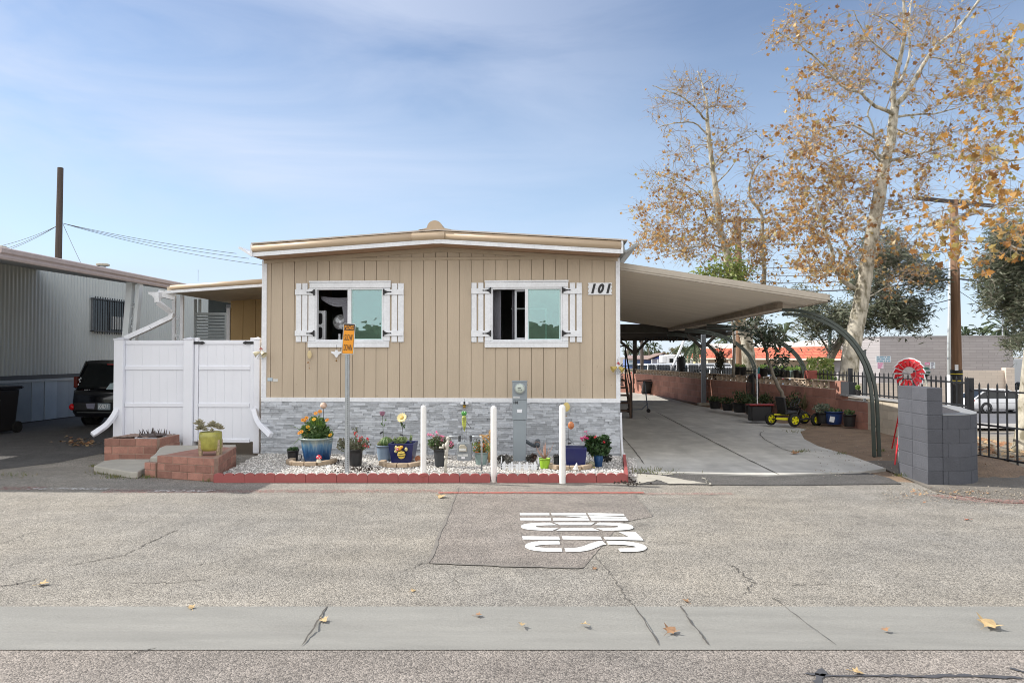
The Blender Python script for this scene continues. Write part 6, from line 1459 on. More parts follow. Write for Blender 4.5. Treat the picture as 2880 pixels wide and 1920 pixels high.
# hanging ornaments on the facade
def hang(px, py0, py1, Y, name, label):
    a, c = PY(px, py0, Y), PY(px, py1, Y); t = thing(name, label, 'hanging ornament', tuple(a)); MB().tube([a, c], .0022, 4).build('cord', m_iron, t); return t, c
Yo = YF-.05
t, c = hang(870.5, 977, 986, Yo, 'wind_chime', 'pale yellow oval wooden disc hanging under the left window'); b = MB(); b.smooth = True; b.ball(tuple(c+V((0,0,-.065))), 1, 18, 12, (.038,.006,.07)); b.build('disc', mat('pale_wood_disc', (.62,.50,.28), .6, .15, 12), t)
b = MB(); b.tube([c+V((-.01,0,-.12)), c+V((.0,0,-.3))], .0015, 4); b.ball(tuple(c+V((-.025,0,-.2))), .016, 8, 6); b.ball(tuple(c+V((0,0,-.3))), .01, 8, 6); b.build('beads', mat('bead_tan', (.42,.25,.13), .6, .2), t)
t, c = hang(946, 969, 984, Yo, 'wind_chime', 'white bee shaped plaque hanging beside the slow down sign'); q = lambda x, y: PY(x, y, Yo)
b = MB(); b.prism([q(943,984),(q(949,984)),(q(951,989)),q(960,987),q(959,993),q(952,997),q(950,1002),q(946,1006),q(942,1002),q(940,997),q(932,993),q(930,987),q(941,989)], (0, .012, 0)); b.build('bee', m_white, t, bevel=.003)
b = MB(); b.tube([q(946,1006), q(946,1012)], .0015, 4); b.ball(tuple(q(946,1014)), .014, 8, 6); b.build('bead', m_brown, t)
t, c = hang(1306, 1121, 1130, Yo-.02, 'wind_chime', 'small striped bee ornament with white wings hanging above the grasshopper'); q = lambda x, y: PY(x, y, Yo-.02)
b = MB(); b.smooth = True; b.ball(tuple(q(1306,1132)), .018, 10, 8); b.build('head', m_black, t)
b = MB(); b.smooth = True
for x in (1299.5, 1312.5): b.ball(tuple(q(x, 1134)), 1, 10, 8, (.034,.008,.024))
b.build('wing', m_white, t)
for i, yy in enumerate((1138,1140.5,1143,1145.5)):
    b = MB(); b.smooth = True; b.lathe(tuple(q(1306, yy+1.2)), [(.026-.002*i,0),(.03-.003*i,.007),(.026-.002*i,.014)], 12, None, True); b.build('stripe_ring', m_yel if i % 2 else m_black, t)
t, c = hang(1591, 1122, 1133, Yo-.02, 'wind_chime', 'yellow round disc ornament hanging above the rightmost bollard'); b = MB(); q = lambda x, y: PY(x, y, Yo-.02)
b.smooth = True; b.ball(tuple(q(1593, 1144)), 1, 20, 12, (.058,.007,.075)); b.build('disc', mat('yellow_disc', (.66,.52,.20), .6, .15, 14), t); b = MB(); b.tube([q(1592,1156), q(1592,1168)], .0015, 4); b.ball(tuple(q(1592,1170)), .012, 8, 6); b.build('bead', m_brown, t)
def bells(px, py, Y, label, bowm, goldm, s=1.0, flip=1):
    q = lambda x, y: PY(px+x*s*flip, py+y*s, Y); t = thing('bell_ornament', label, 'hanging ornament', tuple(q(0, -12)))
    MB().tube([q(0,-14), q(3,-20), q(1,-24), q(-1,-18), q(0,-8)], .002, 5).build('hook', m_iron, t)
    def bell(c, ax, m, r=.055, h=.09, nm='bell'):
        b = MB(); b.smooth = True; b.lathe(tuple(c), [(.001,0),(r*.3,0),(r*.5,h*.3),(r*.62,h*.65),(r,h),(r*.95,h),(r*.58,h*.62)], 18, ax); b.build(nm, m, t)
    bell(q(2, 0), (.75*flip, -.35, -.55), goldm); bell(q(-3, 0), (-.75*flip, -.2, -.35), goldm)
    b = MB(); c = q(-1, 2)
    for k in range(12):
        a_ = 2*math.pi*k/12; b.tube([c, c+V((.03*math.cos(a_), .03*math.sin(a_), -.05)), c+V((.05*math.cos(a_), .05*math.sin(a_), -.10))], .0015, 4)
    for zz, rr in ((-.05,.03),(-.075,.042),(-.10,.05)): b.tube([c+V((rr*math.cos(w), rr*math.sin(w), zz)) for w in [2*math.pi*j/14 for j in range(15)]], .0015, 4)
    b.build('wire_bell', m_galv, t)
    b = MB(); b.flat = True; blooms(b, [q(-1,-8), q(3,-7), q(1,-10)], .022, 12, rp_); b.build('bow', bowm, t)
bells(733, 990, YF-.1, 'cream bells with red bow hanging at the left corner of the home', leafmat('bow_dusty_red', [(.5,.12,.10),(.65,.3,.25)], .2), mat('cream_bell', (.66,.60,.42), .5, .15, 30), 1.15, 1)
bells(1738, 1032, YF-.12, 'gold bells with red bow hanging at the right corner of the home', leafmat('bow_red', [(.5,.02,.03),(.6,.05,.05)], .2), mat('gold_bell', (.50,.38,.10), .35, .2, 30), 1.15, 1)

# pot on legs on the brick capping
p = PG(592, 1279, .312); s_ = (p.y*math.cos(YAW)-p.x*math.sin(YAW))/F
t = thing('potted_plant', 'glazed yellow green pot on clay legs with pale rosette succulents on the brick planter', 'potted plant', tuple(p)); m_yg = mat('yellow_green_glaze', (.36,.34,.08), .25, .3, 10); m_clay = mat('speckled_clay', (.36,.28,.18), .8, .5, 40)
b = MB(); b.smooth = True; h0 = .07; b.lathe(tuple(p), [(.001,h0),(.125,h0),(.15,h0+.04),(.155,h0+.2),(.15,h0+.265),(.135,h0+.265),(.13,h0+.2)], 26); b.build('pot', m_yg, t)
for dx, dy in ((-.13,-.04),(.13,-.04),(-.09,-.1),(.12,.06)):
    b = MB(); b.smooth = True; b.lathe((p.x+dx, p.y+dy, p.z), [(.022,0),(.026,.05),(.03,.12),(.028,.22),(.001,.24)], 10); b.build('leg', m_clay, t)
MB().lathe((p.x, p.y, p.z+h0+.2), [(.001,0),(.135,0),(.135,.02),(.001,.03)], 16).build('soil', m_soil, t)
m_ros = leafmat('pale_rosette', [(.36,.33,.22),(.50,.46,.33),(.22,.21,.13)], .15)
def rosette(mb, c, r, n=3, up=.6):
    for k in range(n):
        for j in range(7):
            a_ = 2*math.pi*j/7+k*.45; el = R(20+25*k); d = V((math.cos(a_)*math.cos(el), math.sin(a_)*math.cos(el), math.sin(el))); s2 = V((-math.sin(a_), math.cos(a_), 0)); rr = r*(1-.18*k)
            c_ = V(c)+V((0,0,.012*k)); up_ = d.cross(s2)*-.12*rr
            mb.add([c_, c_+d*rr*.6+s2*rr*.24-up_, c_+d*rr, c_+d*rr*.6-s2*rr*.24-up_, c_+d*rr*.55+up_*1.2], [(0,1,4),(1,2,4),(2,3,4),(3,0,4)])
b = MB(); b.flat = True; zt = p.z+h0+.27
for dx, dy, r_, dz in ((-.15,-.04,.10,.10),(-.11,-.06,.09,.05),(.0,0,.09,.06),(.04,-.02,.08,.09),(.12,-.03,.09,.05),(.15,0,.07,.03),(-.04,-.08,.06,.02),(.06,-.09,.06,.0),(-.16,-.02,.07,.02)): rosette(b, (p.x+dx, p.y+dy, zt+dz), r_, 4)
b.build('succulents', m_ros, t)
b = MB(); b.flat = True; b.ball((-6.75, 11.5, .40), .05, 10, 6, (4.6, 4.4, .5))
for k in range(26):
    c = V((rp_.uniform(-6.95,-6.55), rp_.uniform(11.3,11.7), .4)); d = V((rp_.uniform(-.5,.5), rp_.uniform(-.5,.2), 1)).normalized()*rp_.uniform(.06,.14); b.tube([c, c+d*.6, c+d], [.010,.007,.001], 4)
b.build('succulent', leafmat('dusky_spikes', [(.05,.04,.045),(.14,.11,.10)], .1), None, label='spiky dusky succulents growing out of the broken brick planter', cat='plant')
# weeds at the step and edging
m_weed = leafmat('weed', [(.08,.13,.03),(.16,.17,.06),(.25,.2,.1)], .3)
b = MB(); b.flat = True
for (x, y, w_, n_) in ((300,1330,22,120),(330,1342,18,80),(412,1342,14,60),(264,1312,6,40),(40,1337,30,40),(1795,1323,30,60),(1850,1326,40,70),(2255,1270,14,50),(2290,1200,25,90),(2475,1268,8,60),(2535,1255,12,60),(2530,1338,10,40),(2235,1215,14,40),(2370,1275,10,30),(590,1352,12,30)):
    for k in range(n_):
        q_ = PG(x+rp_.gauss(0, w_), y+rp_.gauss(0, w_*.12), .04 if x > 1700 else .01); hgt = rp_.uniform(.015, .06); dx = rp_.uniform(-.03,.03); b.add([q_-V((.005,0,0)), q_+V((.005,0,0)), q_+V((dx, rp_.uniform(-.02,.02), hgt))], [(0,1,2)])
b.build('weeds', m_weed, kind='stuff', label='small weeds along the step, driveway edge and dirt', cat='weeds', origin=(0,0,0))
# ------------------------------------------------------------------ fallen sycamore leaves
def leafpoly(c, s_, xa, ya, curl=.15):
    out_ = [(0,-.5),(.08,-.28),(.34,-.36),(.28,-.12),(.52,.06),(.22,.10),(.20,.22),(.0,.52),(-.20,.22),(-.22,.10),(-.52,.06),(-.28,-.12),(-.34,-.36),(-.08,-.28)]
    n_ = xa.cross(ya); return [c+xa*x*s_+ya*y*s_+n_*s_*curl*(x*x*1.6) for x, y in out_]
m_fall = [mat('fallen_leaf_tan', (.48,.34,.17), .8, .25, 30), mat('fallen_leaf_brown', (.30,.17,.09), .8, .25, 30), mat('fallen_leaf_red', (.33,.10,.05), .8, .2, 30)]
FL = [(1241,1399,.15,0,'tan leaf lying on the patch seam above the painted word'), (2780,1756,.16,0,'large curled tan leaf at the right end of the gutter'), (1887,1775,.11,1,'brown curled leaf on the gutter below the painted word'), (911,1745,.07,0,'small tan leaf beside the dark gutter joint at left'), (1345,1732,.055,1,'tiny leaf on the gutter left of centre'), (1642,1757,.055,0,'tiny tan leaf on the gutter below the painted word'),
      (1467,1758,.06,0,'tiny tan leaf on the gutter near the centre'), (120,1645,.09,0,'thin pale leaf on the asphalt at lower left'), (1928,1692,.06,1,'small brown leaf at the far edge of the gutter'), (2412,1894,.07,0,'small leaf lying on the tar sealed crack'), (2720,1463,.07,2,'small red leaf on the asphalt at right'),
      (2238,1277,.17,1,'brown leaf lying on the driveway'), (1162,1662,.05,0,'tiny tan leaf on the asphalt near the centre'), (2490,1772,.06,1,'thin brown leaf on the gutter right of centre'), (1673,1600,.05,1,'tiny leaf beside the patch crack'), (537,1711,.06,0,'thin tan leaf at the far gutter edge, left'), (2770,1311,.13,1,'brown leaf below the right iron fence')]
rl = random.Random(9)
for x, y, s_, mi, lab in FL:
    p = PG(x, y, .03 if 1200 < y < 1320 else .0); a = rl.uniform(0, 6.28); xa = V((math.cos(a), math.sin(a), rl.uniform(-.25,.25))).normalized(); ya = V((-math.sin(a), math.cos(a), rl.uniform(-.2,.3))).normalized()
    b = MB(); c = p+V((0,0,.03+s_*.12)); P = leafpoly(c, s_, xa, ya, .5); b.face(P)
    b.tube([P[0], P[0]-ya*s_*.35], .0015, 4); mnz = min(q.z for q in P); 
    b.v = [(q[0], q[1], q[2]-mnz+p.z+.006) for q in b.v]
    b.build('fallen_leaf', m_fall[mi], None, label=lab, cat='leaf', group='fallen leaves on the paving')
# leaf litter
m_lit = leafmat('litter_leaf', [(.40,.27,.14),(.52,.38,.22),(.30,.15,.08),(.45,.22,.10)], .1)
b = MB(); b.flat = True
def litter(x, y, z, s_):
    a = rl.uniform(0, 6.28); xa = V((math.cos(a), math.sin(a), rl.uniform(-.5,.5))).normalized(); ya = V((-math.sin(a), math.cos(a), rl.uniform(-.5,.5))).normalized(); b.face(leafpoly(V((x, y, z)), s_, xa, ya, .3))
for k in range(1100):
    y = rl.uniform(9.3, 21); x = 7.35+abs(rl.gauss(0, 3.0)); litter(x, y, gz(x,y)+.07, rl.uniform(.08, .17))
for k in range(70): q = PG(rl.gauss(225, 28), rl.gauss(1243, 6), .02); litter(q.x, q.y, .02, .09)
for k in range(60): q = PG(rl.uniform(2540, 2790), rl.gauss(1382, 7), .03); litter(q.x, q.y, .02, .04)
b.build('leaf_litter', m_lit, kind='stuff', label='dry sycamore leaves scattered on the verge', cat='leaves', origin=(0,0,0))
b = MB(); b.flat = True
for k in range(800):
    q = PG(rl.uniform(2480, 2880), rl.gauss(1390, 14), .02)
    if q.y > 9.6 and q.x < 6: continue
    stone(b, (q.x, q.y, .018), rl.uniform(.004, .012))
for k in range(220): q = PG(rl.uniform(2290, 2540), rl.uniform(1215, 1330), .1); stone(b, (q.x, q.y, .06), rl.uniform(.005, .014))
b.build('loose_stones', mat('loose_stone', (.27,.24,.20), .9, .2, 10, isl=.3), kind='stuff', label='loose pebbles at the road edge and dirt', cat='pebbles', origin=(0,0,0))

# ------------------------------------------------------------------ cars
def lthing(name, label, cat, loc, rotz=0, group=None):
    o = thing(name, label, cat, loc, group); ORG[o] = V((0,0,0)); o.rotation_euler = (0,0,rotz); return o
m_tail = mat('tail_lamp_red', (.45,.01,.015), .2, .05); m_chrome = mat('alloy_rim', (.55,.56,.58), .3, .1, metal=.5); m_lamp = mat('headlamp_clear', (.55,.58,.60), .1, .05)
def car(label, loc, rot, paint, L_=4.1, W=1.76, H_=1.5, kind='hatch', group=None, plate=None, detail=True, name='parked_car'):
    t = lthing(name, label, 'car', loc, rot, group); w = W/2; b = MB(); b.smooth = True
    hood = {'hatch': .62, 'suv': .66, 'sedan': .62, 'prius': .56, 'van': .72}[kind]*H_; belt = {'hatch': .62, 'suv': .60, 'sedan': .62, 'prius': .62, 'van': .55}[kind]*H_
    x0, x1 = -L_/2, L_/2
    st = [(x0, .90, .34, belt*.86), (x0+.05, .95, .26, belt*.97), (x0+.3, 1, .22, belt), (x0+.9, 1, .2, belt), (0, 1, .2, belt), (x1-1.2, 1, .2, belt), (x1-1.0, 1, .2, hood*1.0 if kind != 'prius' else belt*.97), (x1-.35, .98, .22, hood*.90), (x1-.08, .92, .26, hood*.76), (x1, .85, .34, hood*.6)]
    b.loop([[V((x, s_*w*f*k_, z)) for s_, k_, z in ((-1,.90,zb), (-1,1,zb+.12), (-1,1.0,(zb+zt)/2+.04), (-1,.97,zt-.05), (-1,.90,zt), (1,.90,zt), (1,.97,zt-.05), (1,1.0,(zb+zt)/2+.04), (1,1,zb+.12), (1,.90,zb))] for x, f, zb, zt in st])
    b.build('body', paint, t)
    cab = {'hatch': [(x0+.06,0),(x0+.35,1),(x1-1.75,1),(x1-1.0,0)], 'suv': [(x0+.06,0),(x0+.28,1),(x1-1.8,1),(x1-1.15,0)], 'sedan': [(x0+.7,0),(x0+1.35,1),(x1-2.0,1),(x1-1.2,0)], 'prius': [(x0+.10,0),(x0+.75,.78),(x0+1.5,1),(x1-2.1,1),(x1-.95,0)], 'van': [(x0+.04,0),(x0+.12,1),(x1-1.1,1),(x1-.5,0)]}[kind]
    b = MB(); hr = H_-belt
    def ring(x, u, inset=0, dz=0): zt = belt+hr*u; ww = w*(.90-.17*u)-inset; return [V((x, -w*.90+inset, belt-.02)), V((x, -ww, zt-.04*u+dz)), V((x, -ww+.1*u, zt+dz)), V((x, ww-.1*u, zt+dz)), V((x, ww, zt-.04*u+dz)), V((x, w*.90-inset, belt-.02))]
    b.loop([ring(x, max(u, .02)) for x, u in cab]); b.build('windows', m_dglass, t)
    b = MB(); tp = [c for c in cab if c[1] > .9]; xa, xb = tp[0][0]-.03, tp[-1][0]+.05
    def tr(x, s_, lift=.0): ww = w*.73; return V((x, s_*(ww-.02), H_-.02+lift))
    b.loop([[V((x, -w*.745, H_-.075)), V((x, -w*.70, H_-.0)), V((x, -w*.3, H_+.022)), V((x, w*.3, H_+.022)), V((x, w*.70, H_-.0)), V((x, w*.745, H_-.075))] for x in (xa, (xa+xb)/2, xb)]); b.build('roof', paint, t)
    b = MB()
    for s_ in (-1, 1):
        P = [(x, max(u,.0)) for x, u in cab]
        for (xa_, ua), (xb_, ub) in zip(P, P[1:]):
            if ua > .9 and ub > .9: continue
            f = lambda x, u: V((x, s_*w*(.905-.165*u), belt+hr*u-.01))
            b.bar(f(xa_, ua), f(xb_, ub), .07, .05)
        mids = [(-.25, .04)] if kind == 'sedan' else [(-.1, .04), (x0+.95, .06)]
        for xm, wd in mids: b.bar(V((xm, s_*w*.905, belt)), V((xm+.02, s_*w*.75, H_-.05)), wd*1.6, .035, V((1,0,0)))
    b.build('pillar', paint, t)
    for sx_ in (x0+.78, x1-.82):
        for s_ in (-1, 1):
            r = .315; y_ = s_*(w-.10); wb = MB(); wb.smooth = True; wb.lathe((sx_, y_-.1*s_, r), [(r*.66,0),(r*.95,0),(r,.03),(r,.17),(r*.95,.205),(r*.66,.205)], 26, (0,s_,0), False); wh = wb.build('wheel', m_rubber, t)
            rb = MB(); rb.lathe((sx_, y_+.07*s_, r), [(r*.67,.03),(r*.62,.02),(r*.6,-.02)], 26, (0,s_,0))
            for k in range(5):
                a_ = 2*math.pi*k/5+.3; d = V((math.cos(a_), 0, math.sin(a_))); rb.bar(V((sx_, y_+.085*s_, r))+d*.02, V((sx_, y_+.085*s_, r))+d*r*.64, .06, .02, V((0,1,0)))
            rb.cyl((sx_, y_+.06*s_, r), .05, .04, 10, (0,s_,0)); rb.build('rim', m_chrome, wh)
            MB().lathe((sx_, s_*(w-.015), r), [(r*.98,.0),(r*1.2,.0),(r*1.2,.02),(r*.98,.02)], 24, (0,s_,0)).build('wheel_arch', m_blackplastic, t)
            MB().cyl((sx_, s_*(w-.16), r), r*.66, .04, 20, (0,s_,0)).build('brake_disc', m_blackplastic, wh)
    for s_ in (-1, 1):
        MB().obox((x1-.16, s_*w*.74, hood*.72), V((.9,s_*-.35,0)).normalized(), V((s_*.35,.9,0)).normalized(), V((0,0,1)), .12, .17, .07).build('headlight', m_lamp, t, bevel=.03, seg=2)
        if kind == 'suv' and detail: MB().box(x0-.0, x0+.1, s_*w*.93-.04, s_*w*.93+.05, belt*.86, belt*1.15).build('taillight', m_tail, t, bevel=.01)
        elif kind != 'suv': MB().box(x0-.005, x0+.2, s_*w*.82-.1, s_*w*.82+.10, belt*.74, belt*.93).build('taillight', m_tail, t, bevel=.02)
        MB().obox((x1-1.35, s_*(w+.06), belt+.07), V((1,0,0)), V((0,1,0)), V((0,0,1)), .06, .09, .05).build('mirror', paint, t, bevel=.02)
        MB().box(x0+1.1, x1-1.3, s_*(w+.001)-.004, s_*(w+.001)+.004, belt*.70, belt*.71).box(-.08, -.07, s_*w-.004, s_*w+.004, .3, belt-.05).build('door_line', m_blackplastic, t)
    return t
m_cblack = mat('black_car_paint', (.008,.008,.011), .18, 0, coat=.6); m_cwhite = mat('white_car_paint', (.78,.79,.80), .3, .02, coat=.4); m_csil = mat('silver_car_paint', (.42,.44,.46), .3, .02, metal=.3)
bc_ = car('black boxy hatchback parked under the awning, seen from behind', (-10.78, 18.35, .0), math.pi/2, m_cblack, 4.0, 1.84, 1.62, 'suv', detail=False)
# rear details of the black car (local: rear at x=-2.0, left side seen is +y? rot 90deg -> local +y = world -x)
xr_ = -2.0
MB().prism([(xr_-.012,-.62,.99),(xr_-.012,.62,.99),(xr_+.16,.56,1.50),(xr_+.16,-.56,1.50)], (.02,0,0)).build('rear_glass', m_dglass, bc_)
for s_ in (-1, 1):
    b = MB(); b.smooth = True; b.lathe((xr_+.06, s_*.86, .50), [(.001,.09),(.05,.085),(.08,.05),(.088,0)], 18, (-1,s_*.25,0)); b.build('reflector', mat('bright_red_lamp', (.65,.015,.02), .2, .03), bc_)
    MB().box(xr_+.02, xr_+.14, s_*.80-.045, s_*.80+.05, .97, 1.24).build('taillight', mat('dim_tail', (.14,.02,.015), .25, .1), bc_, bevel=.02)
MB().box(xr_-.045, xr_+.2, -.80, .80, .40, .62).build('bumper', mat('bumper_black', (.012,.012,.014), .45, .05), bc_, bevel=.04, seg=3)
MB().box(xr_-.05, xr_+.0, -.7, .7, .365, .395).build('bumper_strip', mat('strip_grey', (.05,.055,.055), .4, .05), bc_)
pq = MB().box(xr_-.075, xr_-.055, -.155, .155, .44, .60).build('licence_plate', mat('plate_face', (.30,.36,.40), .5, .1), bc_)
text('K4D1', .13, frame4((xr_-.078, .02, .52), V((0,-1,0)), V((0,0,1))), 'plate_lettering', m_white, bc_, .001, .004, .15, .8)
MB().prism([(xr_-.055,.44,.47),(xr_-.055,.26,.46),(xr_-.055,.24,.60),(xr_-.055,.47,.59)], (.012,0,0)).build('lamp_reflection_patch', mat('lit_grey', (.24,.24,.32), .5, .1), bc_)  # pale patch painted as a lamp's reflection left of the plate
MB().box(xr_+.10, xr_+.2, -.35, .05, 1.525, 1.545).build('brake_light', m_tail, bc_)
MB().box(xr_-.052,xr_-.045,.42,.52,.915,.93).box(xr_-.052,xr_-.045,.37,.40,.915,.935).build('badge', m_chrome, bc_)
MB().prism([(xr_-.045,-.02,.93),(xr_-.045,-.30,.93),(xr_-.03,-.30,1.10),(xr_-.03,-.12,1.08)], (.01,0,0)).build('sticker', mat('pale_sticker', (.45,.58,.62), .5, .2, 20), bc_)
for k, (yy, zz) in enumerate(((.66,1.12),(.64,1.2),(.70,1.05),(.68,1.17))): MB().ball((xr_-.0-.01*0, yy, zz), .018, 6, 5, (.3,1,1.4)).build('decal', m_white, bc_)
# trash bin
def bin_(loc, label, rot=0):
    t = lthing('trash_bin', label, 'trash bin', loc, rot); m = mat('bin_black', (.014,.014,.017), .45, .1, 6)
    b = MB(); b.loop([[V((-w_, -d_, z)), V((w_, -d_, z)), V((w_, d_, z)), V((-w_, d_, z))] for w_, d_, z in ((.22,.24,.05),(.245,.28,.55),(.27,.31,.98))]); b.build('body', m, t, bevel=.03, seg=3)
    b = MB(); b.box(-.31, .31, -.36, .34, 1.02, 1.07); b.box(-.29,.29,-.33,.32,.985,1.018); b.build('lid', m, t, bevel=.015, seg=2)
    for s_ in (-1, 1): MB().cyl((s_*.25-.03, .26, .13), .13, .06, 18, (1,0,0)).build('wheel', m_rubber, t)
    b = MB(); b.tube([(-.25,.37,1.0),(-.25,.43,1.02),(.25,.43,1.02),(.25,.37,1.0)], .015, 6); b.build('handle', m, t)
    text('EDCO', .17, frame4((.06, -.315, .76), V((1,0,0)), V((0,-.05,1))), 'bin_lettering', m_white, t, .001, .008, 0, 1.05)
    text('Waste & Recycling', .045, frame4((.08, -.312, .66), V((1,0,0)), V((0,-.05,1))), 'bin_small_lettering', m_white, t, .001, .001, 0, 1.1)
    return t
bin_((-12.40, 15.0, 0), 'black wheeled trash bin at the left edge in front of the grey home')

# ------------------------------------------------------------------ things on and beside the driveway
# steps to the side door
sp = PG(1772, 1176, .03); st_ = thing('porch_steps', 'dark wooden side steps with black handrail and white lattice beside the home', 'steps', (1.6, sp.y, 0)); m_dk = mat('dark_step_wood', (.11,.07,.05), .8, .25, 8)
Ys = sp.y
for k in range(5): MB().box(1.25, 2.22, Ys+.1+k*.28, Ys+.42+k*.28, .2+k*.2, .24+k*.2).build('tread', m_dk, st_)
b = MB(); b.box(2.16, 2.21, Ys+.05, Ys+.12, 0, 1.0); b.box(1.28,1.33,Ys+.1,Ys+.16,0,.2); b.box(1.2, 2.15, Ys+1.5, Ys+2.6, 1.0, 1.06); b.bar((2.2,Ys+.1,.05),(2.2,Ys+1.5,1.05),.04,.2); b.build('stringer', m_dk, st_)
b = MB(); b.tube([(2.22,Ys+.08,.0),(2.22,Ys+.08,.95),(2.2,Ys+1.5,1.95),(2.2,Ys+1.5,2.05),(1.75,Ys+1.55,1.98),(1.6,Ys+1.6,1.95)], .022, 8); b.tube([(2.2,Ys+1.5,1.05),(2.2,Ys+1.5,1.98)], .02, 8); b.tube([(2.22,Ys+.08,.55),(2.2,Ys+1.5,1.5)], .014, 6); b.build('handrail', m_iron, st_)
b = MB()
for k in range(-4, 9):
    for s_ in (1, -1):
        x0_ = 1.6+k*.09; a = V((x0_, Ys+1.5+.004*s_, .9)); c = V((x0_+s_*.62, Ys+1.5+.004*s_, 1.52))
        # clip to the panel
        def cl(p, q, lo, hi):
            d = q-p; t0, t1 = 0, 1
            if abs(d.x) > 1e-6:
                ta, tb = sorted(((lo-p.x)/d.x, (hi-p.x)/d.x)); t0, t1 = max(t0, ta), min(t1, tb)
            return (p+d*t0, p+d*t1) if t1-t0 > .03 else None
        r_ = cl(a, c, 1.55, 2.12)
        if r_: b.bar(r_[0], r_[1], .006, .028, V((1,0,0)))
b.box(1.5,2.15,Ys+1.49,Ys+1.52,.86,.9); b.build('lattice', mat('grey_white_lattice', (.42,.43,.46), .6, .1), st_)
# scooter
p = PG(1822, 1160, .03); sc_ = thing('kick_scooter', 'small grey kick scooter standing by the side steps', 'scooter', tuple(p)); m_sc = mat('scooter_grey', (.13,.15,.19), .4, .15)
b = MB(); b.tube([p+V((0,0,.1)), p+V((-.1,0,.95))], .018, 8); b.build('stem', m_sc, sc_)
MB().tube([p+V((-.32,-.05,.96)), p+V((.12,.05,.98))], .016, 8).build('handlebar', m_iron, sc_)
b = MB(); b.tube([p+V((0,0,.28)), p+V((-.18,.0,.1)), p+V((-.5,.0,.09))], .03, 6, True, .6); b.build('deck', m_sc, sc_)
for dx in (.02, -.58): MB().cyl(p+V((dx,-.02,.06)), .06, .04, 16, (0,1,0)).build('wheel', m_rubber, sc_)
# black box leaning at the far wall
p = PG(1827, 1110, .03); cv = thing('folding_crate', 'black framed box with pale panel leaning by the far end of the wall', 'box', tuple(p)); MB().obox(p+V((0,0,.32)), V((.95,.3,.0)).normalized(), V((-.28,.85,.45)).normalized(), V((.1,-.42,.9)).normalized(), .34, .08, .30).build('frame', m_black, cv, bevel=.03)
MB().obox(p+V((-.03,-.12,.40)), V((.95,.3,.0)).normalized(), V((-.28,.85,.45)).normalized(), V((.1,-.42,.9)).normalized(), .24, .012, .16).build('panel', mat('pale_panel', (.35,.42,.5), .4, .2, 12), cv)
MB().box(p.x+.48,p.x+.54,p.y,p.y+.05,.03,.85).build('stick', m_wood, None, label='short wooden stick upright beside the black box', cat='stick')
# string of bulbs
b0_ = [PY(x, y, 31) for x, y in ((1783,967),(1800,960),(1815,956),(1822,959),(1829,959),(1837,956),(1853,955),(1861,956),(1870,954),(1879,955),(1885,959),(1894,959),(1904,954),(1922,954),(1933,954))]
sl2 = thing('string_lights', 'string of dark bulbs hanging across the back of the patio cover', 'string lights', tuple(b0_[7])); b = MB(); b.tube([p+V((0,0,.12)) for p in b0_], .008, 4); b.build('cable', m_iron, sl2)
for p in b0_: 
    b = MB(); b.smooth = True; b.lathe(tuple(p+V((0,0,-.06))), [(.001,0),(.035,.03),(.04,.06),(.02,.10),(.018,.16)], 8); b.build('bulb', mat('dark_bulb', (.03,.035,.04), .2, .1), sl2)
# go-kart
p1, p2, p3 = PG(2223, 1199, .06), PG(2289, 1193, .06), PG(2173, 1186, .06)
kx, ky = (p1.x+p3.x)/2, (p1.y+p2.y)/2; gk = lthing('pedal_kart', 'black pedal go-kart with yellow wheel hubs beside the driveway', 'go-kart', (p1.x+.1, p1.y+.25, .06), R(18))
# local: x = right (front of kart is towards +x), y = away
m_yl = mat('kart_yellow', (.72,.68,.02), .35, .05)
def kwheel(x, y, r=.155, face=-1, hub=True):
    b = MB(); b.smooth = True; b.lathe((x, y-.04, r), [(r*.62,0),(r*.93,0),(r,.02),(r,.06),(r*.93,.08),(r*.62,.08)], 24, (0,1,0)); wh = b.build('wheel', m_rubber, gk)
    b = MB(); b.lathe((x, y-.03, r), [(.03,0),(.04,-.012),(.045,.05),(.03,.05)], 12, (0,1,0), True)
    for k in range(5): a_ = 2*math.pi*k/5; d = V((math.cos(a_),0,math.sin(a_))); b.bar(V((x,y-.03,r))+d*.03, V((x,y-.03,r))+d*r*.64, .035, .02, V((0,1,0)))
    b.lathe((x, y-.035, r), [(r*.56,.0),(r*.65,0),(r*.65,.06),(r*.56,.06)], 24, (0,1,0)); b.build('hub', m_yl, wh)
kwheel(-.12, -.28); kwheel(.52, -.26); kwheel(-.42, .20); kwheel(.60, .30)
b = MB(); b.tube([(-.1,-.25,.155),(-.42,.2,.155)], .016, 6); b.tube([(.52,-.24,.155),(.6,.3,.155)], .016, 6); b.tube([(-.2,-.02,.16),(.1,-.02,.13),(.56,.02,.15)], .025, 8); b.tube([(.12,-.02,.13),(.25,-.1,.36),(.5,-.2,.2)], .012, 6); b.tube([(.12,.05,.13),(.27,.05,.38),(.5,.15,.2)], .012, 6); b.tube([(.26,-.1,.36),(.27,.05,.38)], .012,6); b.build('frame', mat('kart_frame', (.04,.042,.045), .4, .1), gk)
b = MB(); b.bar((-.5,-.12,.19),(-.02,-.26,.17),.05,.05); b.bar((-.4,.1,.27),(-.1,-.05,.27),.03,.03); b.build('fender_bar', m_yl, gk)
b = MB(); b.obox((-.12,-.02,.32), V((1,0,.1)).normalized(), V((0,1,0)), V((-.1,0,1)).normalized(), .17, .17, .03); b.obox((-.28,-.02,.50), V((1,0,.0)), V((0,1,0)), V((-.2,0,1)).normalized(), .03, .17, .20); b.build('seat', m_blackplastic, gk, bevel=.025, seg=3)
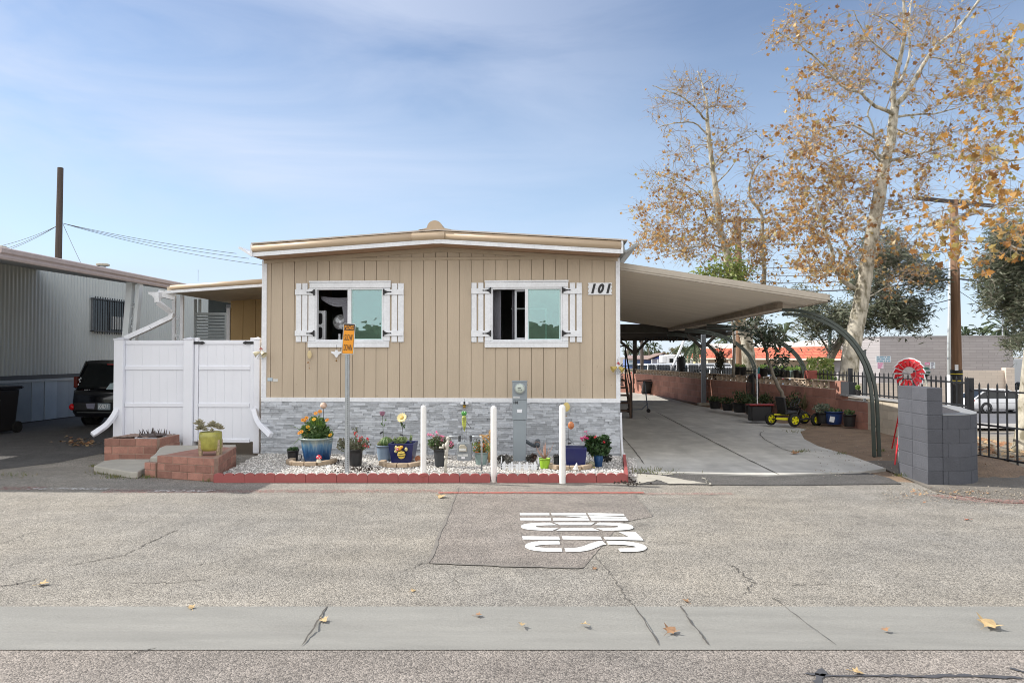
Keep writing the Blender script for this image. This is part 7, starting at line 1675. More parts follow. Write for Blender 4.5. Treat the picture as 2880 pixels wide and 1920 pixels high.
b = MB(); c = V((.10,-.02,.55)); ax = V((-.8,0,.6)).normalized(); u = V((0,1,0)); v_ = ax.cross(u); b.tube([c+(u*math.cos(w)+v_*math.sin(w))*.13 for w in [2*math.pi*k/20 for k in range(21)]], .014, 7); b.tube([c, V((.3,-.02,.3))], .012, 6)
for k in range(3): w = 2*math.pi*k/3; b.tube([c, c+(u*math.cos(w)+v_*math.sin(w))*.13], .01, 5)
b.build('steering_wheel', m_blackplastic, gk)
# row of pots and clutter under the wall
def npot(px, py, rt, hp, m, label, leaf=None, nl=80, z=.13, lh=.06, ls=.06, group=None, rad=1.0):
    t, p, s_, top = roundpot(px, py, rt, rt*.8, hp, m, label, z=z, group=group)
    if leaf: b = MB(); b.flat = True; tuft(b, top+V((0,0,lh*.6)), (rt*s_*rad, rt*s_*rad, lh), nl, ls, rp_); b.build('foliage', leaf, t)
    return t, top
m_tub = mat('blue_tub', (.02,.05,.17), .35, .1)
t, top = npot(2353, 1194, 24, 36, m_tub, 'blue plastic tub planter with a paper label by the dirt bed', m_lgreen, 90, lh=.05); MB().obox(top+V((-.12,-.205,-.17)), V((.97,0,-.2)).normalized(), V((0,1,0)), V((.2,0,.97)).normalized(), .055, .003, .065).build('label', m_white, t)
npot(2395, 1200, 17, 34, m_blackplastic, 'black nursery pot with low greens right of the blue tub', m_lgreen, 110, lh=.07)
npot(2320, 1192, 18, 32, m_blackplastic, 'black nursery pot with grey lavender left of the blue tub', leafmat('lavender', [(.12,.16,.11),(.2,.22,.16)], .2), 320, lh=.14, ls=.07, rad=1.5)
m_dp = leafmat('shade_plant', [(.03,.06,.02),(.07,.11,.04),(.12,.13,.06)], .3)
for k, (x, y, r_, h_, lab, lh) in enumerate(((2015,1150,17,22,'dark pot with low plant nearest the grey support post',.1), (2050,1155,16,20,'dark pot with sparse twiggy plant along the wall',.12), (2085,1160,20,26,'dark tub with spiky plant along the wall',.25), (2120,1166,20,28,'dark tub with bushy plant left of the red seat',.16), (2160,1160,18,22,'dark pot with tall dry flower stems behind the kart seat',.2), (2240,1172,18,26,'dark pot with leggy plant behind the kart wheels',.3), (2205,1165,15,22,'dark pot with blue grey shrub behind the kart',.2))):
    npot(x, y, r_, h_, m_blackplastic, lab, m_dp, 150, lh=lh, ls=.09, rad=1.3)
def spiky(px, py, n, ln, m, label, z=.13, spread=1.0):
    p = PG(px, py, z); b = MB(); b.flat = True
    for k in range(n):
        a = rp_.uniform(0, 6.28); e_ = rp_.uniform(.35, 1.35); d = V((math.cos(a)*math.cos(e_)*spread, math.sin(a)*math.cos(e_)*spread, math.sin(e_))); s_ = V((-math.sin(a), math.cos(a), 0))*.012; l_ = ln*rp_.uniform(.6,1); q_ = p+V((0,0,.2)); m_ = q_+d*l_*.6; b.add([q_-s_, q_+s_, m_+s_, q_+d*l_-V((0,0,.04)), m_-s_], [(0,1,2,4),(4,2,3)])
    b.build('plant', m, None, label=label, cat='plant')
spiky(2100, 1160, 90, .55, m_dp, 'clump of sword shaped leaves against the pink wall'); spiky(2150, 1158, 70, .5, m_dp, 'second clump of sword shaped leaves nearer the hose stand'); spiky(2262, 1175, 60, .6, leafmat('dry_stalk', [(.16,.12,.07),(.10,.12,.05)], .2), 'dry leggy stalks behind the kart against the wall', spread=.4)
# red seat / trolley and hose stand
p = PG(2135, 1185, .08); rsx = thing('red_trolley', 'red seat board on a dark trolley left of the kart', 'trolley', tuple(p)); MB().obox(p+V((.05,.1,.42)), V((1,.1,0)).normalized(), V((-.1,1,0)).normalized(), V((0,0,1)), .32, .15, .02).build('board', mat('dark_red', (.22,.015,.015), .5, .1), rsx, bevel=.01)
MB().obox(p+V((.05,.12,.2)), V((1,.1,0)).normalized(), V((-.1,1,0)).normalized(), V((0,0,1)), .26, .14, .19).build('base', m_blackplastic, rsx, bevel=.02)
MB().tube([p+V((0,.14,.42)), p+V((.0,.16,1.35))], .014, 6).build('white_handle', m_white, rsx)
hs = thing('hose_reel', 'black hoses and cables hung in a bundle on the middle arched post', 'hose', (6.25, 21.3, 1)); c = PY(2118, 1085, 20.6); b = MB()
for k in range(5): b.tube([c+V(((.10+.02*k)*math.cos(w)*(.8+.05*k), -.05+.02*k, (.36+.02*k)*math.sin(w)-.02*k)) for w in [2*math.pi*j/20 for j in range(21)]], .011, 5)
b.tube([c+V((0,0,.35)), c+V((0,0,-.8))], .05, 6); b.build('coil', m_blackplastic, hs)
b = MB(); b.ball(tuple(c+V((.15,-.05,.28))), .05, 8, 6, (1,1,1.6)); b.build('red_tag', mat('red_tag', (.45,.05,.06), .5, .1), hs); MB().tube([c+V((.14,-.05,.3)), c+V((.16,-.05,.55))], .02, 6).build('teal_strap', mat('teal', (.03,.20,.22), .6, .1), hs)
# pots on the wall tops, in front of the iron fence
m_seed = leafmat('seedling', [(.16,.28,.05),(.28,.40,.10),(.10,.2,.04)], .4)
WP = [(2075,9,22,'k'),(2092,9,22,'k'),(2148,14,22,'k'),(2190,11,22,'k'),(2205,9,22,'k'),(2219,7,20,'k'),(2232,7,20,'g'),(2245,9,22,'k'),(2258,8,21,'k')]
wl = ['under the tree trunk, first on the wall', 'second of the row on the pink wall', 'wide one left of the leaning trunk', 'just right of the leaning trunk', 'fourth from the red box', 'third from the red box pair', 'sage coloured one in the wall row', 'wide one near the red planter box', 'next to the red planter box']
def wallx(y):
    for (xa, ya), (xb, yb) in zip(PW[1:], PW[2:]):
        if ya <= y <= yb: return xa+(xb-xa)*(y-ya)/(yb-ya)
    return 7.15
def wally(px):
    y = 18.0
    for _ in range(200):
        if PJ((wallx(y), y, 1.2))[0] < px: break
        y += .05
    return y
for (px, r_, h_, kc), lab in zip(WP, wl):
    y = wally(px); s_ = y/F*1.0; rt, hh = r_*s_, h_*s_; x = wallx(y)-.02; z = 1.14
    t = thing('potted_plant', 'nursery pot with bright green seedlings, '+lab, 'potted plant', (x, y, z), 'nursery pots on the pink wall'); b = MB(); b.smooth = True; b.lathe((x, y, z), [(.001,0),(rt*.8,0),(rt,hh*.9),(rt*1.06,hh*.92),(rt*1.06,hh),(rt*.9,hh),(rt*.88,hh*.85),(.001,hh*.85)], 18); b.build('pot', m_blackplastic if kc == 'k' else mat('sage_pot', (.1,.15,.12)), t)
    b = MB(); b.flat = True; tuft(b, (x, y, z+hh+.04), (rt*1.1, rt, .07), 60, .07, rp_); b.build('foliage', m_seed, t)
y = wally(2283); x = wallx(y); t = thing('planter_box', 'dark red square planter box at the end of the lattice course', 'planter', (x, y, 1.14)); MB().box(x-.12, x+.12, y-.14, y+.14, 1.14, 1.36).build('box', mat('oxblood_box', (.22,.05,.035), .6, .1), t, bevel=.01)
for k, (px, dark, hh, lab) in enumerate(((1848,1,.35,'leftmost dark pot on the shaded wall'),(1862,1,.3,'second dark pot on the shaded wall'),(1876,1,.55,'tall dark pot on the shaded wall'),(1907,1,.4,'square dark pot on the shaded wall'))):
    y = wally(px); x = wallx(y); t = thing('potted_plant', lab, 'potted plant', (x, y, 1.14), 'dark pots on the shaded wall'); MB().lathe((x, y, 1.14), [(.001,0),(.12,0),(.17,hh),(.14,hh),(.13,hh*.9),(.001,hh*.9)], 14).build('pot', m_blackplastic, t); b = MB(); b.flat = True; tuft(b, (x, y, 1.14+hh), (.16,.16,.12), 50, .09, rp_); b.build('foliage', m_dgreen, t)
for x_, r_, h_, mm, leaf, lab in ((2345,12,24,'striped','lgreen','red and green striped pot with leafy plant on the grey coping'),(2363,8.5,18,'k','no','small black pot right of the striped pot'),(2385,8.5,18,'k','lgreen','small black pot with seedling on the grey coping'),(2399,8,14,'pink','no','dusty pink pot on the grey coping'),(2414,7,14,'k','lgreen','small dark pot with sprout beside the arch on the coping')):
    y = PX(x_, 1115, 7.12).y; s_ = y/F; rt, hh = r_*s_, h_*s_; z = .83; x = 7.12; t = thing('potted_plant', lab, 'potted plant', (x, y, z)); mm_ = {'k': m_blackplastic, 'pink': mat('dusty_pink_pot', (.38,.24,.24), .5, .1), 'striped': mat('terracotta_red', (.42,.12,.08), .5, .1)}[mm]
    MB().lathe((x, y, z), [(.001,0),(rt*.75,0),(rt,hh*.85),(rt*1.05,hh*.87),(rt*1.05,hh),(rt*.9,hh),(.001,hh*.9)], 18).build('pot', mm_, t)
    if mm == 'striped': MB().lathe((x, y, z), [(rt*.86,hh*.32),(rt*.90,hh*.34),(rt*.97,hh*.60),(rt*.93,hh*.62)], 18).build('stripe', mat('pot_green_stripe', (.10,.22,.06), .5, .05), t)
    if leaf != 'no': b = MB(); b.flat = True; tuft(b, (x, y, z+hh+.06), (rt*.9, rt*.9, .1 if mm == 'striped' else .06), 46, .09, rp_); b.build('foliage', m_seed, t)
# hanging basket by the far arch
c = PY(2025, 1066, 24.6); t = thing('hanging_basket', 'round basket planter with a bare dark spindly plant hanging near the far arch', 'planter', tuple(c)); b = MB(); b.smooth = True; b.lathe(tuple(c+V((0,0,-.15))), [(.001,0),(.15,.05),(.24,.2),(.26,.32),(.22,.32),(.001,.28)], 16); b.build('basket', mat('basket_brown', (.06,.04,.03), .9, .3, 20), t)
b = MB()
for k in range(26):
    a = rp_.uniform(0, 6.28); q_ = c+V((0,0,.15)); m_ = q_+V((.15*math.cos(a), .15*math.sin(a), rp_.uniform(.5,1.0))); e_ = m_+V((.35*math.cos(a), .25*math.sin(a), rp_.uniform(.0,.4))); b.tube([q_, m_, e_], [.012,.009,.003], 4)
b.flat = True; tuft(b, c+V((0,0,.75)), (.2,.2,.55), 130, .13, rp_); b.build('plant', mat('bare_dark_plant', (.035,.035,.02), .9, .2), t)

# windmill
wmc = PY(2551, 1050, 12.0); wm = thing('garden_windmill', 'red and white garden windmill on a red tower behind the grey pillar', 'windmill', (wmc.x, wmc.y, .08)); m_wr = mat('windmill_red', (.62,.02,.03), .4, .1, 10)
b = MB(); b.flat = True; r1, r0 = .262, .112; n_ = 16; bw_ = MB(); bw_.flat = True; yy = wmc.y-.07
for k in range(n_):
    a = 2*math.pi*(k+.5)/n_; d = V((math.cos(a),0,math.sin(a))); s_ = V((-math.sin(a),0,math.cos(a))); c = V((wmc.x, yy, wmc.z)); w0, w1 = .013, .036; tw = V((0,.018,0))
    b.add([c+d*r0-s_*w0-tw, c+d*r0+s_*w0+tw, c+d*(r1-.02)+s_*w1+tw*1.5, c+d*(r1-.02)-s_*w1-tw*1.5], [(0,1,2,3)])
    bw_.add([c+d*(r1-.0195)-s_*w1-tw*1.5, c+d*(r1-.0195)+s_*w1+tw*1.5, c+d*r1+s_*w1*1.05+tw*1.5, c+d*r1-s_*w1*1.05-tw*1.5], [(0,1,2,3)])
wh = b.build('wheel', m_wr, wm); bw_.build('blade_tip', m_white, wm)
b = MB(); c = V((wmc.x, yy, wmc.z))
for rr in (r0, .2): b.tube([c+V((rr*math.cos(w), .004, rr*math.sin(w))) for w in [2*math.pi*k/30 for k in range(31)]], .004, 5)
for k in range(4): w = R(45+90*k); b.tube([c, c+V((r0*math.cos(w),0,r0*math.sin(w)))], .003, 4)
b.tube([c, c+V((.03,.25,0))], .01, 6); b.build('rim_ring', mat('windmill_steel', (.30,.28,.28), .5, .1), wm)
q = lambda x, y: PY(x, y, wmc.y+.08)
MB().prism([q(2572,1046), q(2586,1044), q(2586,1084), q(2579,1080), q(2572,1078), q(2560,1052)], (0,.006,0)).build('tail', m_wr, wm); MB().prism([q(2587,1044), q(2589,1044), q(2589,1085), q(2587,1084)], (0,.006,0)).build('tail_edge', m_white, wm)
ap = V((wmc.x, wmc.y, wmc.z-.02)); feet = [V((5.30,11.12,.06)), V((6.03,12.75,.1)), V((6.75,12.4,.1)), V((5.95,11.3,.08))]
b = MB(); tp = []
for f in feet: u = ap+(f-ap)*.06; b.tube([u, f], .012, 6)
for lv in (.25,.45,.65,.85):
    P = [ap+(f-ap)*lv for f in feet]
    for a, c in zip(P, P[1:]+P[:1]): b.tube([a, c], .006, 5)
b.build('tower', m_wr, wm)
b = MB(); P = [ap+(f-ap)*.33 for f in feet]; b.prism([p+V(((p.x-ap.x)*.5, (p.y-ap.y)*.5, 0)) for p in P], (0,0,.015)); b.build('platform', m_wr, wm)
MB().tube([PY(2528,1300,11.3), PY(2528,1200,11.3)], .016, 6).build('grey_stake', m_galv, wm)
# green and white ribbed lantern
c = PY(2601, 1046, 12.6); ln = thing('garden_lantern', 'green and white ribbed lantern head on a bent white stick beside the windmill', 'lantern', (c.x, 12.6, .1)); m_gl = mat('dark_green_enamel', (.015,.06,.04), .3, .1)
b = MB(); b.smooth = True; b.lathe(tuple(c+V((0,0,-.085))), [(.001,0),(.03,.0),(.07,.03),(.085,.05)], 18); b.lathe(tuple(c+V((0,0,-.02))), [(.080,0),(.09,.012),(.09,.03),(.08,.036)], 18); b.lathe(tuple(c+V((0,0,.04))), [(.085,0),(.07,.03),(.03,.045),(.001,.048)], 18); b.build('head', m_gl, ln)
b = MB(); b.smooth = True; b.lathe(tuple(c+V((0,0,-.034))), [(.075,0),(.082,.007),(.075,.014)], 18, None, True); b.lathe(tuple(c+V((0,0,.017))), [(.075,0),(.084,.01),(.075,.02)], 18, None, True); b.build('band', m_white, ln)
b = MB(); b.tube([c+V((0,0,-.08)), c+V((.01,0,-.14)), c+V((.03,0,-.2)), c+V((.02,0,-.35)), V((c.x+.01,12.6,.1))], .013, 7); b.build('stick', mat('pale_stick', (.5,.52,.46), .6, .3, 20), ln)
# ------------------------------------------------------------------ trees
def barkmat():
    m = bpy.data.materials.new('sycamore_bark'); m.use_nodes = True; n = m.node_tree; b_ = n.nodes['Principled BSDF']; lk = n.links.new; b_.inputs['Roughness'].default_value = .85
    t = n.nodes.new('ShaderNodeTexCoord'); mp_ = n.nodes.new('ShaderNodeMapping'); mp_.inputs['Scale'].default_value = (1,1,.55); lk(t.outputs['Object'], mp_.inputs[0])
    q = n.nodes.new('ShaderNodeTexNoise'); q.inputs['Scale'].default_value = 6; q.inputs['Detail'].default_value = 5; q.inputs['Roughness'].default_value = .6; lk(mp_.outputs[0], q.inputs['Vector'])
    c = n.nodes.new('ShaderNodeValToRGB'); c.color_ramp.interpolation = 'EASE'; e = c.color_ramp.elements; e[0].position = .40; e[0].color = (.20,.18,.125,1); e[1].position = .62; e[1].color = (.56,.52,.43,1); x = e.new(.5); x.color = (.40,.37,.30,1)
    lk(q.outputs[0], c.inputs[0]); lk(c.outputs[0], b_.inputs['Base Color']); bp = n.nodes.new('ShaderNodeBump'); bp.inputs['Strength'].default_value = .4; bp.inputs['Distance'].default_value = .02; lk(q.outputs[0], bp.inputs['Height']); lk(bp.outputs[0], b_.inputs['Normal']); return m
m_bark = barkmat(); m_twig = mat('twig_bark', (.30,.25,.20), .85, .2, 5); m_dbark = mat('dark_bark', (.20,.175,.14), .9, .25, 5, .5, 20)
m_syc = leafmat('sycamore_leaf', [(.18,.08,.03),(.56,.29,.075),(.62,.38,.12),(.24,.11,.04),(.68,.47,.19),(.36,.16,.06),(.44,.38,.15),(.74,.58,.36)], .36, .6)
m_syc2 = leafmat('sycamore_leaf_gold', [(.48,.22,.05),(.60,.33,.08),(.28,.13,.04),(.38,.33,.10),(.62,.42,.18)], .4, .6)
TR = random.Random(31)
def sky_tree(name, label, Y, limbs, blobs, leafm, leafsz, depth=2.2, barkm=None, twigm=None, nleaf=9, cat='tree', twigr=.009, lfn=None, base=None, spray=.55, drooping=.5, dyb=0, ns=6):
    wood = MB(); wood.smooth = True; tw = MB(); lv = MB(); lv.flat = True; tw.flat = True; pts = []
    for li, (P, r0, r1) in enumerate(limbs):
        Q = [PY(x, y, Y+dy) for x, y, dy in P]
        # Catmull-Rom
        S = []
        for i in range(len(Q)-1):
            a0, a1, a2, a3 = Q[max(i-1,0)], Q[i], Q[i+1], Q[min(i+2, len(Q)-1)]
            for k in range(4):
                t = k/4; S.append(.5*((2*a1)+(a2-a0)*t+(2*a0-5*a1+4*a2-a3)*t*t+(3*a1-a0-3*a2+a3)*t**3)+V((TR.uniform(-.02,.02),)*3))
        S.append(Q[-1]); n_ = len(S); rr = [r0+(r1-r0)*(i/(n_-1))**.8 for i in range(n_)]
        wood.tube(S, rr, 12 if r0 > .1 else 7); pts += [(p, r) for p, r in zip(S, rr)]
        if li == 0: root = S[0]
    tg = []
    for x, y, rx, ry, n_, dn in blobs:
        for _ in range(n_):
            while True:
                u, v, w_ = TR.uniform(-1,1), TR.uniform(-1,1), TR.uniform(-1,1)
                if u*u+v*v+w_*w_ < 1: break
            tg.append((PY(x+u*rx, y+v*ry, Y+dyb+w_*depth), dn))
    def near(p): return min(pts, key=lambda q: (q[0]-p).length+(.5 if q[0].z > p.z+.3 else 0))
    tg.sort(key=lambda q: (near(q[0])[0]-q[0]).length)
    for p, dn in tg:
        q, r = near(p); d = p-q; L_ = d.length
        if L_ < .15: continue
        n_ = max(3, int(L_/.35)); S = []
        for i in range(n_+1):
            t = i/n_; S.append(q.lerp(p, t)+V((0,0,.12*L_*math.sin(math.pi*t)*(1 if d.z < L_*.7 else .3)))+(V((TR.uniform(-1,1), TR.uniform(-1,1), TR.uniform(-1,1)))*.07*min(L_,1.5) if 0 < i < n_ else V()))
        ra = min(r*.7, twigr*(1.2+1.3*L_)); tw.tube(S, [ra+(twigr*.6-ra)*(i/n_) for i in range(n_+1)], 5, False)
        pts += [(S[i], max(twigr, ra*(1-i/n_))) for i in range(1, n_+1)]
        # spray of twigs and leaves along the outer part
        for k in range(ns):
            s0 = S[TR.randint(max(1, n_//2), n_)]; dr = (d.normalized()*.5+V((TR.gauss(0,1), TR.gauss(0,1), TR.gauss(.15,.8)))*.75).normalized(); l_ = spray*TR.uniform(.5,1.3)
            m1 = s0+dr*l_*.5+V((TR.uniform(-.05,.05), TR.uniform(-.05,.05), TR.uniform(-.03,.08))); e_ = s0+dr*l_; tw.tube([s0, m1, e_], [twigr*.6, twigr*.45, twigr*.3], 3, False)
            m = nleaf*dn/ns
            for _ in range(int(m)+(TR.random() < m % 1)):
                t = TR.random(); c = (s0.lerp(m1, t*2) if t < .5 else m1.lerp(e_, t*2-1))
                if lfn: lfn(lv, c, dr); continue
                sz = leafsz*TR.uniform(.45, 1.3); ya = (V((TR.gauss(0,.8), TR.gauss(0,.8), TR.gauss(-drooping,.6)))).normalized(); xa = ya.orthogonal().normalized(); xa.rotate(Matrix.Rotation(TR.uniform(0,6.28), 3, ya))
                c = c+ya*sz*.6+V((TR.uniform(-.04,.04), TR.uniform(-.04,.04), 0)); lv.face(leafpoly(c, sz, xa, -ya, TR.uniform(.1,1.2)))
    t = thing(name, label, cat, tuple(root)); wood.build('trunk', barkm or m_bark, t); tw.build('branches', twigm or m_twig, t); lv.build('crown', leafm, t); return t
Yt = 20.5
sky_tree('sycamore_tree', 'tall pale trunked sycamore with sparse golden leaves behind the fence', Yt, [
    ([(2385,1085,0),(2392,1010,0),(2405,930,0),(2420,860,0),(2436,756,0),(2455,650,0),(2478,520,0),(2488,452,0)], .27, .155),
    ([(2488,452,0),(2505,400,0),(2512,330,.1),(2517,300,.1)], .14, .12),
    ([(2515,310,.1),(2513,260,0),(2520,215,0),(2532,160,-.2),(2546,95,-.2),(2543,30,-.3),(2536,-40,-.3)], .085, .03),
    ([(2513,300,.1),(2540,275,.3),(2560,245,.4),(2578,215,.5),(2610,160,.6),(2640,125,.7),(2688,85,.8),(2725,40,1),(2768,-20,1.2)], .085, .035),
    ([(2525,240,0),(2545,200,.3),(2560,140,.3),(2556,60,.4),(2570,-30,.5)], .05, .02),
    ([(2517,320,.1),(2490,310,-.3),(2460,298,-.5),(2443,283,-.6),(2420,262,-.8),(2385,252,-1),(2350,225,-1.1),(2322,189,-1.3),(2290,160,-1.4),(2250,128,-1.6),(2205,100,-1.8),(2176,88,-1.9)], .06, .014),
    ([(2490,452,0),(2540,445,.4),(2603,428,.8),(2690,404,1.2)], .055, .018), ([(2495,430,0),(2475,440,-.3),(2466,415,-.4),(2452,350,-.6),(2440,320,-.6),(2455,285,-.7)], .05, .018),
    ([(2478,395,0),(2440,375,-.5),(2395,352,-.8),(2340,360,-1.2),(2290,372,-1.5)], .04, .012), ([(2484,465,0),(2440,420,-.3),(2370,435,-.8),(2330,440,-1),(2270,400,-1.2)], .04, .012),
    ([(2402,812,-.1),(2370,785,-.3),(2345,745,-.4),(2338,700,-.5),(2322,650,-.5),(2305,605,-.6),(2290,555,-.7)], .08, .03), ([(2352,760,-.3),(2320,758,-.6),(2290,770,-.8)], .03,.01),
    ([(2520,330,.1),(2580,322,.5),(2640,318,.9),(2700,300,1.4),(2760,280,1.8)], .04, .012), ([(2535,180,0),(2480,140,-.5),(2430,90,-.8),(2400,30,-1)], .035, .012), ([(2500,350,0),(2560,380,.5),(2640,390,.8)], .03,.01),
    ([(2545,95,0),(2500,60,-.3),(2455,40,-.6)], .025, .01), ([(2610,160,.6),(2670,170,.9),(2740,190,1.3)], .03, .01), ([(2425,845,0),(2470,820,.4),(2520,790,.8)], .03, .01)],
  [(2240,95,85,85,26,.9),(2370,160,110,110,34,.8),(2470,80,90,90,22,.35),(2560,90,100,110,26,.3),(2700,110,140,120,36,.65),(2280,230,80,60,20,1.1),(2420,240,90,70,20,.6),(2620,250,120,80,30,.6),(2760,280,110,90,28,.9),
   (2270,375,120,70,40,1.3),(2420,400,100,70,26,.8),(2590,400,110,80,30,.8),(2720,420,110,80,26,1.1),(2290,500,130,70,46,1.6),(2250,620,110,80,44,1.8),(2380,600,70,90,26,1.4),(2550,520,110,80,24,1),(2300,740,110,60,36,1.8),(2400,500,80,60,20,1.2),(2540,640,100,90,22,1.1),(2560,800,110,60,14,1.0),(2440,720,60,60,10,1)],
  m_syc, .125, depth=2.4, nleaf=9.5, ns=9)
sky_tree('sycamore_tree', 'slimmer sycamore with thinning leaves just right of the tan home', 23, [
    ([(2107,1050,0),(2104,1000,0),(2098,950,0),(2086,915,0),(2070,870,-.1),(2055,800,-.1),(2048,740,0),(2045,700,0)], .24, .12), ([(2045,700,0),(2022,640,0),(2020,582,0),(2012,530,0),(2003,460,0),(1994,390,0),(1990,335,0)], .12, .06),
    ([(1990,335,0),(1988,290,0),(1975,240,0),(1962,200,0)], .05, .015), ([(1990,345,0),(1960,310,-.4),(1915,270,-.6),(1860,250,-.8),(1835,240,-.9)], .04, .01), ([(1991,380,0),(1950,345,-.4),(1880,350,-.9),(1850,360,-1)], .03, .01),
    ([(2100,960,0),(2130,900,.3),(2145,830,.4),(2150,760,.4),(2142,690,.4),(2142,606,.4),(2112,560,.4),(2108,530,.4),(2120,480,.4),(2145,450,.5),(2180,435,.6)], .10, .018), ([(2005,470,0),(2040,425,.4),(2085,395,.7),(2130,375,.9)], .035, .01),
    ([(2022,640,0),(1990,620,-.3),(1975,560,-.5),(1930,520,-.8),(1880,500,-1)], .04, .012), ([(2046,705,0),(2000,690,-.4),(1930,700,-.8),(1860,720,-1)], .04, .012), ([(2010,520,0),(2050,480,.4),(2070,450,.5)], .03, .01),
    ([(2142,690,.4),(2175,640,.7),(2200,600,.9)], .03, .01), ([(2095,930,0),(2060,890,-.4),(2040,880,-.5)], .07, .03)],
  [(1960,255,120,55,34,.3),(2040,300,60,70,18,.35),(1880,330,60,60,14,.35),(1980,430,110,70,26,.5),(2090,420,80,70,20,.6),(1900,500,90,60,24,.8),(1870,590,90,60,40,1.4),(1840,680,60,60,34,1.6),(1960,600,80,70,30,1.2),(1940,700,110,60,40,1.6),(2060,600,70,60,22,1.2),(2090,700,90,80,40,1.6),(2150,540,60,60,18,1.1),(2160,650,60,80,24,1.5),(2070,880,70,40,16,1.5),(2150,800,60,60,14,1.2)],
  m_syc, .115, depth=2.2, nleaf=8.5, ns=9)
sky_tree('sycamore_tree', 'nearest sycamore with large golden leaves and flared trunk at the right edge', 13.4, [
    ([(2878,1275,0),(2886,1200,0),(2894,1090,0),(2915,900,-.6),(2955,600,-1.6),(2970,300,-2.2),(2965,60,-2.4)], .19, .08), ([(2885,1245,0),(2862,1258,0),(2842,1266,0)], .13, .04),
    ([(2945,700,-1.4),(2890,705,-2),(2840,690,-2.4),(2790,655,-2.6)], .035, .008), ([(2957,560,-1.7),(2890,560,-2.2),(2820,575,-2.6),(2760,600,-2.8)], .03, .006), ([(2966,400,-2),(2890,440,-2.4),(2820,450,-2.7),(2740,400,-2.8)], .03, .006), ([(2968,250,-2.2),(2890,300,-2.5),(2840,310,-2.6)], .025, .006)],
  [(2840,400,60,110,18,1.0),(2800,540,90,70,24,1.2),(2730,440,90,80,14,1.0),(2840,650,50,80,12,1.1),(2690,600,80,60,10,1.0),(2850,200,50,110,14,.9),(2650,690,60,50,6,1.0),(2735,740,70,40,6,1.0),(2770,260,70,90,10,.8),(2800,90,70,60,8,.6),(2620,640,60,60,5,1.0),(2860,560,40,160,12,1.1)],
  m_syc2, .118, depth=1.2, nleaf=6.5, twigr=.0045, spray=.34, dyb=-2.6)
def blade(sz, asp):
    def f(lv, c, dr):
        for _ in range(3):
            a = (dr*.5+V((TR.gauss(0,1), TR.gauss(0,1), TR.gauss(-.4,.8)))).normalized()*sz*TR.uniform(.6,1.2)/2; q = a.orthogonal().normalized()*sz*asp/2; c2 = c+V((TR.gauss(0,.12), TR.gauss(0,.12), TR.gauss(0,.12))); lv.face([c2-a, c2+q, c2+a, c2-q])
    return f
m_evg = leafmat('evergreen_leaf', [(.04,.055,.03),(.09,.11,.06),(.16,.17,.11),(.26,.27,.20)], .3)
sky_tree('evergreen_tree', 'dark evergreen tree with leaning trunk behind the tall sycamore', 27, [
    ([(2318,1060,0),(2335,1010,0),(2362,960,0),(2385,915,.1),(2430,860,.2),(2470,800,.2),(2500,730,.2)], .16, .07), ([(2400,900,.1),(2440,890,0),(2500,880,0),(2560,860,0)], .06, .02), ([(2385,920,.1),(2340,900,-.3),(2290,890,-.5)], .06,.02), ([(2470,800,.2),(2540,770,.4),(2610,770,.5)], .05,.02), ([(2340,1000,0),(2300,940,0),(2265,900,0),(2262,860,0)], .04,.015)],
  [(2490,700,80,50,40,1.0),(2560,760,85,55,52,1.2),(2440,790,80,60,34,1.0),(2500,870,100,50,60,1.4),(2560,900,60,45,24,1.2),(2400,900,70,50,36,1.3),(2300,890,80,50,44,1.0),(2270,860,60,40,20,.8),(2620,790,40,40,14,1.0),(2360,960,80,30,14,.8)],
  m_evg, .2, depth=2.0, barkm=m_dbark, twigm=m_dbark, nleaf=17, lfn=blade(.26, .2), spray=.5)
sky_tree('evergreen_tree', 'dark drooping evergreen tree at the right edge beyond the street fence', 24, [
    ([(2960,1120,0),(2950,950,0),(2930,800,0),(2900,700,0)], .2, .08), ([(2930,800,0),(2860,760,0),(2800,740,0)], .06,.02), ([(2945,880,0),(2860,860,0),(2800,850,0)], .05,.02)],
  [(2850,690,80,70,70,1.5),(2800,780,60,60,44,1.3),(2870,850,60,70,50,1.4),(2860,960,30,40,16,1.1),(2790,850,40,30,14,1.0),(2880,760,50,80,40,1.4)],
  m_evg, .2, depth=1.8, barkm=m_dbark, twigm=m_dbark, nleaf=18, lfn=blade(.24, .2), spray=.45)
m_mid = leafmat('mid_green_leaf', [(.10,.16,.03),(.18,.24,.05),(.28,.30,.08),(.07,.11,.03)], .4)
sky_tree('garden_tree', 'bushy yellow green young tree in front of the slimmer sycamore', 21, [([(2062,1060,0),(2065,960,0),(2055,860,0),(2050,790,0),(2045,740,0)], .05, .02), ([(2055,850,0),(2020,810,0),(1990,790,0)], .03,.01)],
  [(2055,755,60,36,16,.7),(2005,790,70,24,12,.7),(2095,790,30,25,5,.6)], m_mid, .1, depth=1.0, barkm=m_dbark, twigm=m_dbark, nleaf=22, lfn=blade(.16, .45), spray=.4)
sky_tree('garden_tree', 'thin leaning garden tree with dark leaves behind the go-kart', 18.3, [([(2205,1120,0),(2188,1080,0),(2165,1030,0),(2155,985,0),(2140,945,0),(2115,905,0)], .055, .03), ([(2155,985,0),(2170,960,0),(2180,935,0)], .02,.01), ([(2140,950,0),(2120,930,0),(2100,900,0)], .02,.01), ([(2165,1030,0),(2195,1020,0)], .012,.006)],
  [(2145,935,45,35,14,1.2),(2185,955,30,25,9,1.2),(2120,920,30,30,7,1.0),(2195,1018,12,8,3,1.2)], leafmat('dark_citrus', [(.012,.02,.01),(.03,.045,.02),(.05,.06,.03)], .2), .12, depth=.6, barkm=m_dbark, twigm=m_dbark, nleaf=10, lfn=blade(.17, .42), spray=.3)

